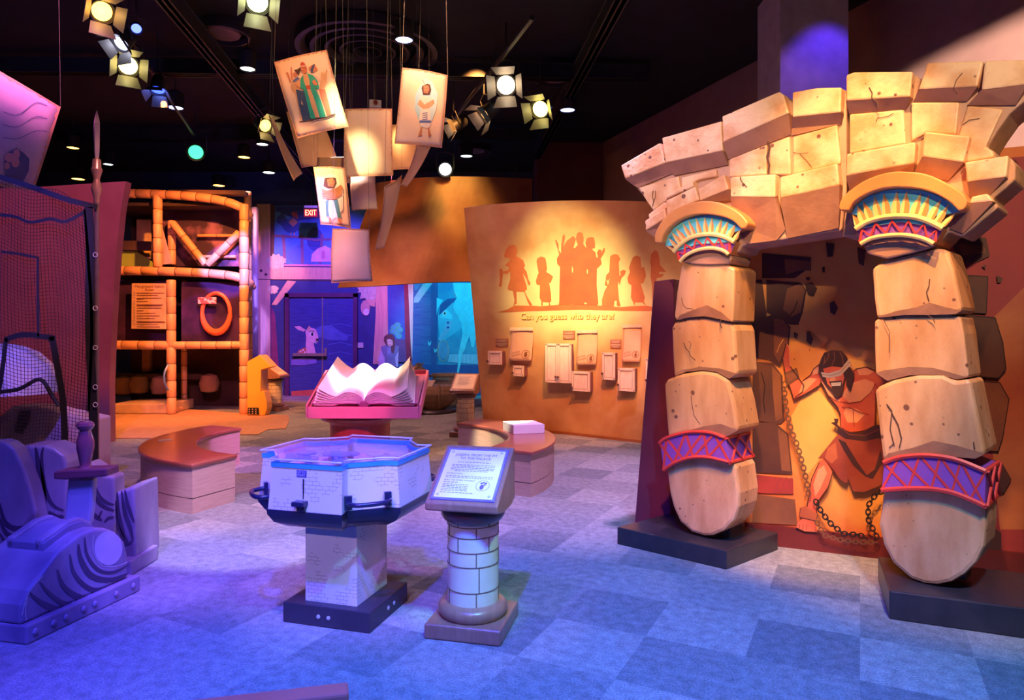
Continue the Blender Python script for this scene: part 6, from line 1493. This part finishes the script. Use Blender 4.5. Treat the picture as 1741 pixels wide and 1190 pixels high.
backrock([(110, 120), (180, 108), (265, 92), (320, 100), (410, 92), (500, 125), (585, 185), (605, 260), (610, 420), (600, 1250), (330, 1250), (250, 400)], 4.45, .25, 'round-topped carved rock behind the sword', [([(400, 110), (385, 200), (400, 400), (440, 560), (500, 650), (590, 690)], 4), ([(330, 110), (360, 300), (400, 520), (420, 700)], 6), ([(450, 700), (520, 750), (590, 745)], 5), ([(240, 160), (280, 300), (330, 450)], 8)])
backrock([(610, 285), (660, 240), (705, 225), (710, 300), (800, 250), (880, 300), (960, 370), (1045, 385), (1055, 860), (1055, 1200), (610, 1200)], 4.80, .18, 'pointed carved rock right behind the sword blade', [([(850, 470), (900, 600), (970, 660), (1055, 690)], 4), ([(870, 440), (920, 560), (990, 620), (1055, 635)], 3), ([(830, 680), (880, 740), (940, 780)], 4), ([(910, 760), (925, 720), (940, 690)], 2), ([(960, 800), (1000, 760), (1055, 750)], 2.5)])
o = backrock([(1055, 530), (1230, 475), (1240, 900), (1248, 1130), (1248, 1190), (1055, 1190)], 4.42, .35, 'square-edged carved rock farthest right on the left group', [([(1080, 520), (1090, 700), (1130, 880), (1180, 980)], 4), ([(1120, 510), (1150, 700), (1200, 850), (1225, 960)], 4), ([(1150, 500), (1180, 650), (1238, 800)], 3.5), ([(1065, 600), (1080, 800), (1130, 930), (1160, 1000), (1220, 970)], 3)])
pz = [onz(218, 975, .0), onz(240, 966, 0)]
MB().box((P(208, 960, 4.5).x, 4.5, .05), (.30, .34, .10)).build('plinth', m_rock, o, bevel=.01)
# sword
SZ = 3.95
sw = thing('sword', 'giant wooden-handled sword standing upright in the rock ledge', 'sword', tuple(P(132, 885, SZ)))
def q5(x, y, Z=SZ): q = T5([(x, y)])[0]; return P(q[0], q[1], Z)
MB().prism([q5(622, 400), q5(855, 400), q5(835, 700), q5(815, 830), q5(588, 830), q5(605, 600)], (0, .05, 0)).build('blade', mat('grey_blade', (.42, .40, .46), .35, (.34, .32, .40), 5), sw, bevel=.012)
MB().prism([q5(490, 335, SZ - .05), q5(590, 322, SZ - .05), q5(978, 305, SZ - .05), q5(982, 380, SZ - .05), q5(600, 412, SZ - .05), q5(490, 408, SZ - .05)], (0, .13, 0)).build('cross_guard', mat('dark_red_wood', (.20, .06, .07), .35, (.15, .045, .05), 6, stretch=(1, 1, 8)), sw, bevel=.01)
gx = q5(765, 0); sc = SZ / F
def zq(y): return q5(765, y).z
MB().lathe([(.030, zq(320)), (.034, zq(300)), (.028, zq(280)), (.032, zq(240)), (.046, zq(120)), (.046, zq(60)), (.034, zq(-10)), (.028, zq(-40)), (.040, zq(-60)), (.048, zq(-85)), (.044, zq(-110)), (.026, zq(-127)), (.002, zq(-130))], (gx.x, SZ + .02, 0), 24).build('grip', mat('polished_grip', (.26, .08, .09), .22, coat=.6), sw, smooth=True)
# things seen through the net
dz = 6.6
dm = MB(); c = P(5, 665, dz)
dm.lathe([(.46, -.02), (.45, .12), (.40, .26), (.30, .37), (.16, .44), (.02, .46)], c, 32)
o = dm.build('domed_shield', mat('pale_lilac_dome', (.62, .60, .72), .6), smooth=True); tag(o, 'pale domed shield shape behind the netting', 'prop')
o = MB().tube(arc_pts([tuple(P(-20, 668, 6.04)), tuple(P(30, 662, 6.03)), tuple(P(68, 645, 6.02)), tuple(P(88, 672, 6.02)), tuple(P(100, 690, 6.02))], 20), .018, 8).build('dark_roll', m_web, smooth=True); tag(o, 'dark padded roll in front of the pale dome behind the netting', 'prop')
pr = [P(x, y, 6.9) for x, y in [(-60, 780), (-30, 735), (20, 690), (70, 692), (100, 700), (160, 712), (160, 820), (-60, 820)]]
pr = [Vector((p.x, p.y, max(0, p.z))) for p in pr]; pr += [Vector((pr[-1].x, 6.9, 0))] if False else []
pr = [P(x, y, 6.9) for x, y in [(-70, 760), (-30, 735), (20, 690), (70, 692), (100, 700), (160, 712), (160, 835), (-70, 835)]]
for p in pr: p.z = max(p.z, 0.0)
pr[-1].z = 0; pr[-2].z = 0
o = MB().prism(pr, (0, .3, 0)).build('cut_out_boulder', mat('lilac_painted_wood', (.52, .40, .46), .6, (.40, .22, .26), 2, lo=.45, hi=.6), bevel=.02)
tag(o, 'pale cut-out boulder with a dark slot, behind the lower netting', 'prop')
MB().prism([P(x, y, 6.88) for x, y in [(26, 725), (33, 700), (50, 697), (49, 715), (38, 738), (24, 735)]], (0, .03, 0)).build('dark_slot', m_rdark, o)
# ================================================================== hanging story pages
m_pp = mat('parchment_page', (.88, .68, .46), .7, (.78, .50, .28), 2.2, detail=8, lo=.35, hi=.68)
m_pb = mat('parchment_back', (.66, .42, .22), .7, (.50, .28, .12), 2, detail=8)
m_edge = mat('parchment_burnt_edge', (.52, .24, .14), .7, (.62, .34, .2), 6)
m_wire = mat('thin_wire', (.10, .10, .08), .5)
def page(corners, label, art=None, bend=.05, mt=None, wires=True, edge=True):
    """corners TL, TR, BR, BL as (px, py, depth)"""
    c = [P(*q) for q in corners]; TL, TR, BR, BL = c
    n = (TR - TL).cross(BL - TL).normalized()
    if n.y > 0: n = -n
    bot = (BR + BL) / 2
    t = thing('hanging_page', label, 'hanging page', tuple(bot), 'parchment pages flying above the story book')
    def f(a, b, k=0.0): return TL.lerp(TR, a).lerp(BL.lerp(BR, a), b) + n * (bend * sin(pi * a) * .6 + bend * .6 * sin(pi * b) + k)
    mb = MB().grid(f, 10, 14); sh = mb.build('page_sheet', mt or m_pp, t, smooth=True, solid=.004)
    def inv(x, y):
        u, v = .5, .5
        q = [(k_[0], k_[1]) for k_ in corners]
        def g(u, v):
            p = f(u, v); return (CX + p.x / p.y * F, HZ - (p.z - CAM) / p.y * F)
        for _ in range(10):
            a = g(u, v); e = (x - a[0], y - a[1]); b = g(u + .001, v); c_ = g(u, v + .001)
            j = ((b[0] - a[0]) * 1000, (c_[0] - a[0]) * 1000, (b[1] - a[1]) * 1000, (c_[1] - a[1]) * 1000); d = j[0] * j[3] - j[1] * j[2]
            u += (e[0] * j[3] - j[1] * e[1]) / d; v += (j[0] * e[1] - e[0] * j[2]) / d
        return u, v
    class S:
        @staticmethod
        def hit(x, y, o=0.0): u, v = inv(x, y); return f(u, v, .003 + o)
    if edge:
        class E:
            hit = staticmethod(lambda x, y, o=0.0: f(x, y, .0025 + o))
        A = Art(E, base=.0); random.seed(len(label))
        N = 28; 
        for side in range(4):
            for i in range(N):
                a, b = i / N, (i + 1) / N; w0 = .012 + .03 * abs(sin(i * 1.7 + side)) * random.random(); w1 = .012 + .03 * abs(sin((i + 1) * 1.7 + side)) * random.random()
                q = {0: [(a, 0), (b, 0), (b, w1), (a, w0)], 1: [(a, 1), (b, 1), (b, 1 - w1), (a, 1 - w0)], 2: [(0, a), (0, b), (w1, b), (w0, a)], 3: [(1, a), (1, b), (1 - w1, b), (1 - w0, a)]}[side]
                A.poly(q, m_edge, layer=0)
        A.build('burnt_border', sh)
    if art:
        A = Art(S, base=.0025, step=.0004); A.cut = 10; art(A); A.build('printed_figure', t)
    if wires:
        w = MB()
        for q in (TL, TR): w.tube([q, Vector((q.x + (.05 if q is TL else -.03), q.y, CEIL))], .0016, 4)
        w.build('hanging_wire', m_wire, t)
    return t
N = Tz(520, 110, 3.968); M_ = Tz(430, 50, 2.643)
def cz(T, pts, Z): return [(*T([q])[0], z) for q, z in zip(pts, Z)]
c_ = lambda n, c, **k: mat('page_' + n, c, .7, **k)
p_skin = c_('skin', (.62, .22, .10)); p_hair = c_('dark_hair', (.08, .03, .02)); p_green = c_('green_robe', (.02, .42, .28), col2=(.01, .30, .2), scale=6); p_navy = c_('navy_robe', (.04, .08, .18)); p_tan = c_('tan_robe', (.66, .38, .18)); p_red = c_('red_robe', (.62, .18, .10)); p_belt = c_('red_belt', (.55, .08, .04)); p_cream = c_('cream_cloth', (.88, .78, .60)); p_blue = c_('soft_blue_halo', (.36, .66, .68), col2=(.55, .72, .62), scale=3); p_ink = c_('ink', (.05, .02, .02)); p_turq = c_('blue_sash', (.10, .16, .40)); p_basket = c_('basket_brown', (.45, .22, .08), col2=(.30, .13, .05), scale=14)
def art_three(A):
    T = Tz(460, 80, 7.4375)
    A.poly(T([(255, 500), (265, 450), (300, 400), (345, 380), (375, 410), (380, 520), (400, 700), (520, 930), (390, 945), (320, 600), (270, 545)]), p_tan)
    A.poly(T([(320, 535), (440, 560), (480, 700), (520, 920), (410, 940), (360, 740)]), p_navy)
    A.poly(T([(195, 330), (215, 315), (235, 350), (262, 440), (250, 460), (228, 400)]), p_skin); A.poly(T([(255, 260), (268, 245), (278, 330), (285, 410), (268, 420), (255, 340)]), p_skin)
    A.poly(T([(285, 340), (310, 315), (340, 330), (335, 375), (300, 385)]), p_skin); A.poly(T([(300, 290), (340, 285), (375, 258), (385, 290), (360, 360), (335, 340)]), p_hair)
    A.poly(T([(280, 430), (345, 378), (372, 400), (300, 450)]), p_turq)
    A.poly(T([(520, 350), (600, 350), (640, 410), (630, 520), (700, 560), (795, 845), (710, 865), (600, 560), (560, 420)]), p_cream)
    A.poly(T([(610, 530), (690, 530), (740, 700), (775, 855), (715, 865), (640, 650)]), p_red); A.line(T([(665, 530), (765, 855)]), 1.5, p_cream)
    for k in range(4): A.line(T([(560 + k * 20, 355 + k * 12), (575 + k * 18, 430 + k * 10)]), .8, p_red)
    A.poly(T([(480, 270), (510, 240), (560, 215), (600, 290), (560, 320), (520, 330)]), p_skin); A.poly(T([(515, 330), (510, 280), (545, 220), (565, 225), (545, 290), (540, 330)]), p_navy)
    A.poly(T([(640, 340), (655, 310), (668, 345), (685, 300), (690, 350), (712, 280), (722, 300), (715, 380), (715, 450), (670, 530), (620, 530), (630, 440)]), p_tan)
    A.poly(T([(385, 400), (410, 360), (470, 335), (540, 360), (600, 430), (620, 520), (600, 545), (560, 500), (640, 680), (705, 885), (625, 895), (560, 720), (500, 560), (520, 740), (575, 910), (510, 905), (450, 650), (420, 540), (380, 520)]), p_green)
    A.poly(T([(415, 350), (470, 340), (495, 420), (500, 490), (445, 490), (425, 430)]), p_tan); A.poly(T([(465, 540), (510, 535), (570, 700), (625, 890), (575, 895), (520, 740)]), p_tan)
    A.poly(T([(450, 490), (505, 485), (512, 530), (462, 540)]), p_belt)
    A.poly(T([(385, 270), (400, 240), (455, 245), (462, 320), (430, 345), (395, 310)]), p_skin); A.poly(T([(380, 245), (385, 205), (410, 190), (435, 210), (445, 245), (462, 275), (465, 320), (450, 300), (442, 262), (390, 262)]), p_belt)
    A.line(T([(385, 246), (443, 246)]), 1.3, p_cream); A.line(T([(400, 272), (412, 272)]), .6, p_ink); A.line(T([(425, 272), (440, 272)]), .6, p_ink); A.line(T([(408, 305), (432, 305)]), .8, p_ink)
    A.poly(T([(530, 440), (560, 415), (600, 470), (590, 490), (550, 480)]), p_skin); A.poly(T([(315, 470), (350, 490), (385, 520), (370, 525), (330, 495)]), p_skin)
    A.line(T([(370, 950), (450, 945), (520, 935), (620, 905), (700, 900), (780, 870), (825, 852)]), 2.2, p_ink)
def art_boy(A):
    A.poly(N([(740, 200), (790, 110), (850, 110), (890, 200), (880, 300), (850, 380), (770, 400), (735, 300)]), p_blue)
    A.poly(N([(770, 215), (800, 210), (850, 235), (865, 260), (835, 300), (845, 400), (825, 430), (775, 420), (762, 380), (775, 300), (755, 270)]), p_cream)
    A.poly(N([(752, 268), (770, 235), (800, 270), (860, 235), (868, 262), (830, 295), (790, 300)]), p_tan); A.line(N([(770, 280), (862, 250)]), 1.5, p_skin)
    for k in range(4): A.line(N([(785, 330 + k * 14), (820, 325 + k * 14)]), 1.2, p_turq)
    A.line(N([(766, 385), (842, 385)]), 4, p_turq)
    A.poly(N([(780, 160), (790, 130), (835, 130), (845, 170), (835, 205), (790, 205)]), p_hair); A.poly(N([(792, 145), (825, 140), (832, 170), (820, 195), (795, 190)]), p_skin)
    A.poly(N([(778, 130), (782, 100), (810, 90), (838, 110), (845, 140), (820, 130), (785, 145)]), p_cream); A.line(N([(785, 100), (800, 135)]), .8, p_ink)
    for x in (800, 818): A.line(N([(x - 4, 163), (x + 4, 163)]), .6, p_ink)
    A.line(N([(800, 184), (815, 184)]), .7, p_ink)
    A.poly(N([(775, 425), (783, 428), (780, 480), (755, 486), (760, 475)]), p_skin); A.poly(N([(822, 425), (830, 425), (845, 480), (825, 486)]), p_skin)
def art_basket(A):
    A.poly(N([(95, 760), (200, 740), (250, 850), (250, 980), (180, 1050), (100, 940)]), c_('pale_glow', (.80, .78, .58)))
    A.poly(N([(112, 870), (200, 880), (205, 950), (240, 1030), (215, 1040), (190, 1020), (150, 1030), (132, 1000), (140, 940)]), p_cream)
    A.poly(N([(130, 920), (155, 910), (150, 980), (160, 1030), (138, 1020)]), c_('green_vest', (.06, .26, .20))); A.poly(N([(185, 915), (215, 910), (238, 1030), (215, 1035)]), c_('green_vest', (.06, .26, .20)))
    A.poly(N([(118, 820), (125, 770), (160, 745), (200, 755), (208, 800), (190, 835), (150, 838)]), p_hair); A.poly(N([(142, 775), (180, 765), (195, 790), (185, 825), (150, 820)]), p_skin)
    A.poly(N([(135, 765), (150, 735), (185, 735), (208, 765), (180, 762)]), p_cream)
    for x in (158, 178): A.line(N([(x - 4, 790), (x + 4, 789)]), .7, p_ink)
    A.line(N([(160, 812), (175, 811)]), .8, p_ink)
    A.poly(N([(105, 835), (140, 850), (200, 835), (235, 810), (250, 830), (240, 880), (200, 912), (140, 910), (108, 880)]), p_basket)
    for k in range(4): A.line(N([(110, 850 + k * 14), (170, 866 + k * 13), (245, 835 + k * 15)]), .7, p_tan)
    A.poly(N([(105, 870), (115, 860), (125, 905), (112, 900)]), p_skin)
    A.poly(N([(155, 1035), (165, 1030), (180, 1065), (155, 1062)]), p_skin); A.poly(N([(213, 1040), (225, 1036), (248, 1068), (225, 1075)]), p_skin)
page(cz(M_, [(95, 148), (332, 92), (430, 437), (200, 490)], (6.2, 6.2, 6.3, 6.3)), 'tilted page printed with three robed people, arms raised', art_three)
page(cz(N, [(265, 300), (582, 297), (590, 748), (258, 760)], (7, 7, 7.1, 7.1)), 'plain page in the middle of the cluster with a bright spot of light')
page(cz(N, [(650, 20), (957, 72), (917, 562), (598, 533)], (6.3, 6.4, 6.4, 6.3)), 'page printed with a standing turbaned boy, top right of the cluster', art_boy)
page(cz(N, [(50, 690), (262, 695), (305, 1105), (100, 1078)], (6.4, 6.5, 6.5, 6.4)), 'page printed with a child carrying a basket', art_basket)
page(cz(M_, [(74, 385), (92, 400), (222, 648), (183, 680)], (6.7, 7.25, 7.25, 6.7)), 'plain page seen nearly edge-on at the far left of the cluster', bend=.03)
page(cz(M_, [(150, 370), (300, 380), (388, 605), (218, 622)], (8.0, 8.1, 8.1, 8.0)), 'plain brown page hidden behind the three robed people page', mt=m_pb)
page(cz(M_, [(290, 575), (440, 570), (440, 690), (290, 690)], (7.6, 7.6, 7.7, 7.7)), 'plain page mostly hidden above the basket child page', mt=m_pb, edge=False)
page(cz(N, [(300, 730), (468, 735), (485, 975), (310, 985)], (7.8, 7.8, 7.8, 7.8)), 'plain small page hanging below the bright middle page')
page(cz(M_, [(358, 895), (522, 900), (538, 1132), (353, 1140)], (5.9, 5.9, 6.0, 5.9)), 'lowest plain page of the cluster, lit violet and orange')
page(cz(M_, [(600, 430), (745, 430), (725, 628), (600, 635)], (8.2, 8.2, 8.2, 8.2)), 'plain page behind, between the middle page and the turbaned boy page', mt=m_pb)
page(cz(M_, [(738, 520), (798, 528), (692, 706), (664, 700)], (6.9, 7.5, 7.5, 6.9)), 'plain page steeply slanted under the turbaned boy page', bend=.03)
page(cz(M_, [(592, 705), (670, 655), (590, 975), (550, 990)], (6.4, 7.0, 7.0, 6.4)), 'slanted plain page lit violet, right of the lowest page', bend=.03)
# big tilted banner at the top left
def art_face(A):
    k1 = c_('banner_indigo', (.10, .10, .30)); k2 = c_('banner_rose', (.55, .25, .35))
    A.poly([(8, 302), (8, 272), (16, 258), (28, 252), (40, 260), (50, 270), (49, 290), (40, 308), (25, 312)], k1)
    A.disc(16, 268, 8, 8, k2); A.disc(28, 262, 6, 8, k2); A.disc(40, 272, 6, 6, k1); A.disc(12, 282, 5, 6, k2); A.disc(26, 276, 7, 9, k2)
    for k in range(3): A.line(arc_pts([(5, 190 + k * 22), (30, 196 + k * 20), (60, 175 + k * 24), (80, 180 + k * 22)], 10), 1.2, k1)
t = page([(-110, 60, 5.6), (103, 182, 6.2), (57, 325, 6.2), (-140, 300, 5.6)], 'large tilted violet-lit banner at the top left corner, above the netting', art_face, bend=.06, mt=mat('mauve_banner_print', (.58, .40, .52), .7, (.36, .24, .42), 2, lo=.35, hi=.65))
t['group'] = 'top left banner'; t['category'] = 'banner'; t.name = 'tilted_banner'

# ================================================================== stage lights and downlights
def stage_light(pos, aim, col, label, s=1.0, power=12, doors=True, e=25, hang=True, kind='barn-door stage light'):
    pos = Vector(pos); d = (Vector(aim) - pos).normalized()
    x = d.cross(Vector((0, 0, 1))).normalized(); y = x.cross(d).normalized(); Mx = Matrix((x, y, d)).transposed()
    t = thing('stage_light', label, 'stage light', tuple(pos), 'stage lights on the ceiling rails')
    MB().lathe([(.05 * s, -.26 * s), (.085 * s, -.22 * s), (.10 * s, -.10 * s), (.105 * s, 0), (.115 * s, 0), (.115 * s, .015 * s)], pos, 20, M=Mx, capt=False).build('lamp_can', m_steel, t, smooth=True)
    mx_ = max(col); ec = tuple((c / mx_) ** 1.6 for c in col)
    MB().lathe([(.092 * s, -.015 * s), (.06 * s, -.004 * s), (.01 * s, 0)], pos, 20, M=Mx, capb=False).build('lens', glow('lens_%d_%d_%d_%d' % (*[int(c * 100) for c in col], e), ec, e * .35), t, smooth=True)
    if doors:
        for k in range(4):
            a = k * pi / 2; u = Vector((cos(a), sin(a), 0)); v = Vector((-sin(a), cos(a), 0))
            w = .09 * s; L_ = (.16 if k % 2 else .13) * s; op = .55
            pts = [u * .105 * s + v * w, u * .105 * s - v * w, u * (.105 * s + L_ * op) - v * w * 1.35 + Vector((0, 0, L_ * .8)), u * (.105 * s + L_ * op) + v * w * 1.35 + Vector((0, 0, L_ * .8))]
            MB().prism([pos + Mx @ (p + Vector((0, 0, .015 * s))) for p in pts], Mx @ (u * .003)).build('barn_door', mat('black_door_metal', (.10, .09, .08), .5), t)
        bulb(pos + d * .07 * s, col, power * .12, .03)
    yk = MB(); yk.tube([pos + x * .13 * s - d * .08, pos + x * .13 * s + Vector((0, 0, .22 * s)), pos + Vector((0, 0, .27 * s)), pos - x * .13 * s + Vector((0, 0, .22 * s)), pos - x * .13 * s - d * .08], .009 * s, 6)
    yk.tube([pos + Vector((0, 0, .27 * s)), Vector((pos.x, pos.y, CEIL))], .012, 6); yk.build('yoke', m_steel, t)
    return t
def at(px, py, z):  # a point at height z seen at that pixel
    Z = F * (z - CAM) / (HZ - py); return P(px, py, Z)
zl_ = 4.7
stage_light(at(860, 145, zl_), (-1.0, 2.0, 1.2), (1, .80, .55), 'glaring warm stage light, largest of the right-hand lamps', 1.25)
stage_light(at(918, 186, zl_), (-2.6, 3.0, .5), (1, .85, .30), 'yellow stage light below the round ceiling vent', 1.2)
stage_light(at(823, 195, zl_), (-3.5, 8.5, 2.0), (1, .62, .35), 'small dim orange stage light left of the yellow one', 1.1, e=6)
stage_light(at(771, 215, zl_), (-4, 9.5, 3), (1, .65, .4), 'tiny stage light just right of the turbaned boy page', .9, e=6)
stage_light(at(174, 20, zl_), (.5, 2.5, .5), (1, .58, .15), 'orange stage light at the top left edge of the photo', 1.0)
stage_light(at(218, 112, zl_), (-.5, 2.2, .8), (1, .85, .35), 'yellow stage light with open barn doors at the upper left', 1.1)
stage_light(at(205, 75, zl_ + .1), (-5.5, 4.5, 1), (.75, .78, 1), 'stage light with pale doors above the upper left yellow one', .9, e=3)
stage_light(at(268, 154, zl_), (-4.3, 7.5, .5), (.15, .22, 1), 'blue stage light below the upper left yellow one', .9, e=8)
stage_light(at(438, 4, zl_ - .1), (.2, 1.4, 0), (.95, 1, .55), 'greenish white stage light cut by the top edge', 1.0)
stage_light(at(452, 214, zl_), (-1.2, 8.5, 3.2), (1, .72, .25), 'small stage light beside the edge-on page', 1.0, e=8)
stage_light(at(333, 259, zl_), (-2, 4, .8), (.15, .95, .45), 'round green-lensed stage light', 1.3, doors=False, e=6)
stage_light(at(757, 288, zl_ - .2), (-.6, 4, 1), (.9, .92, 1), 'round white stage light above the hanging curved panel', 1.2, doors=False, e=14)
stage_light(at(232, 49, zl_ + .2), (-1, 3, 0), (.15, .2, 1), 'tiny blue stage lamp above the upper left yellow one', .55, doors=False, e=20)
stage_light(at(495, 360, 4.25), (-4, 12, 1), (.15, .25, 1), 'small blue lamp above the barn mural') if False else None
def downlight(px, py, z, col, label, r=.10, e=20):
    c = at(px, py, z); t = thing('downlight', label, 'downlight', tuple(c), 'round pendant downlights')
    MB().lathe([(r * 1.02, 0), (r * 1.15, .0), (r * 1.15, .22), (r * .6, .26)], c, 20, capb=False).build('can', m_steel, t, smooth=True)
    MB().lathe([(.002, .012), (r, .012)], c, 20, capb=False, capt=False).build('bulb_face', glow('down_%d_%d_%d' % tuple(int(k * 100) for k in col), col, e * .35), t)
    MB().tube([c + Vector((0, 0, .25)), Vector((c.x, c.y, CEIL))], .008, 5).build('stem', m_steel, t)
dw = (.85, 1, .98); do = (1, .45, .08); db = (.12, .14, 1)
for (x, y, c, r, lab) in ((421, 118, dw, .09, 'white downlight high up, left of the tilted three-figure page'), (687, 69, (.35, .4, 1), .10, 'bright blue-white downlight at the top centre'), (965, 188, (.3, .35, 1), .11, 'blue downlight right of the yellow stage light'), (298, 184, (.35, .4, 1), .11, 'blue downlight right of the blue stage light'),
        (446, 246, dw, .10, 'white downlight left of the edge-on page, the upper one'), (457, 294, dw, .12, 'white downlight left of the edge-on page, the lower one'), (415, 268, do, .11, 'orange downlight between the white ones'), (372, 316, do, .13, 'orange downlight above the climbing frame'),
        (124, 252, do, .10, 'orange downlight left of the spear tip'), (133, 305, do, .13, 'orange downlight above the maroon panel'), (184, 280, dw, .09, 'white downlight right of the spear tip'), (793, 266, dw, .11, 'white downlight under the small ceiling vent'), (465, 344, dw, .15, 'white downlight just above the barn mural'), (861, 161, dw, .05, 'tiny white lamp between the warm and the yellow stage lights')):
    downlight(x, y, 4.95 if y > 100 else 5.0, c, lab, r)
def vent(px, py, r, label, rings=1):
    c = at(px, py, CEIL - .06); t = thing('ceiling_vent', label, 'ceiling vent', tuple(c - Vector((0, 0, .1))), 'round ceiling vents')
    mb = MB()
    for k in range(rings): rr = r * (1 - k * .2); mb.lathe([(rr * .86, -.02), (rr * .93, -.09), (rr, -.09), (rr, .04)], c, 40, capb=False, capt=False)
    mb.build('vent_ring', mat('grey_vent_metal', (.035, .03, .033), .5), t, smooth=True)
    if rings == 1: MB().lathe([(.01, -.075), (r * .62, -.07), (r * .66, -.05)], c, 36, capt=False).build('vent_plate', mat('dull_vent_plate', (.26, .14, .13), .5), t, smooth=True)
vent(380, 50, .32, 'round ceiling vent at the top left'); vent(447, 228, .36, 'round ceiling vent above the upper white downlight'); vent(460, 307, .40, 'round ceiling vent below the lower white downlight')
vent(945, 126, .32, 'round ceiling vent above the yellow stage light'); vent(807, 252, .34, 'round ceiling vent above the curved panel'); vent(625, 78, .95, 'very large many-ringed ceiling vent above the pages', 5)
o = thing('security_camera', 'small white camera box above the bright middle page', 'camera', tuple(at(638, 180, 4.6)))
c = at(638, 180, 4.6); MB().box(c, (.16, .22, .10), .2).build('housing', mat('pale_camera_plastic', (.5, .5, .58), .5), o, bevel=.01)
MB().lathe([(.03, 0), (.03, .03)], c + Vector((.03, -.12, 0)), 12, M=Matrix.Rotation(radians(90), 3, 'X')).build('lens_cap', mat('dark_red_lens', (.2, .02, .02), .2), o)
MB().tube([c, Vector((c.x, c.y, CEIL))], .01, 5).build('stem', m_steel, o)
# lighting rails
for (a, b, lab) in (((at(150, -40, 4.98)), at(330, 230, 4.98), 'black lighting rail at the upper left carrying stage lamps'), (at(905, 30, 4.98), at(770, 205, 4.98), 'black lighting rail carrying the right-hand stage lamps')):
    o = MB().tube([a, b], .03, 8).build('lighting_rail', m_steel); tag(o, lab, 'rail')
# unseen lamp right of frame; flag plate added to cut its beam straight
lp_ = Vector((2.7, 1.8, 5.2)); fd = Vector((2.0, 5.2, 0)).normalized(); fs = Vector((fd.y, -fd.x, 0))
t = thing('stage_light', 'unseen stage light with an added flag plate that cuts its beam on the right wall', 'stage light', tuple(lp_), 'stage lights on the ceiling rails')
MB().prism([lp_ + fd * .5 + fs * .6 + Vector((0, 0, -.062)), lp_ + fd * .5 - fs * .6 + Vector((0, 0, -.062)), lp_ + fd * .5 - fs * .6 + Vector((0, 0, .25)), lp_ + fd * .5 + fs * .6 + Vector((0, 0, .25))], fd * .004).build('barn_door', mat('black_door_metal', (.10, .09, .08), .5), t)
MB().lathe([(.10, -.30), (.10, -.06)], lp_, 16, M=Matrix((fs, Vector((0, 0, 1)), fd)).transposed(), capt=False).build('lamp_can', m_steel, t, smooth=True)
bpy.context.view_layer.update()
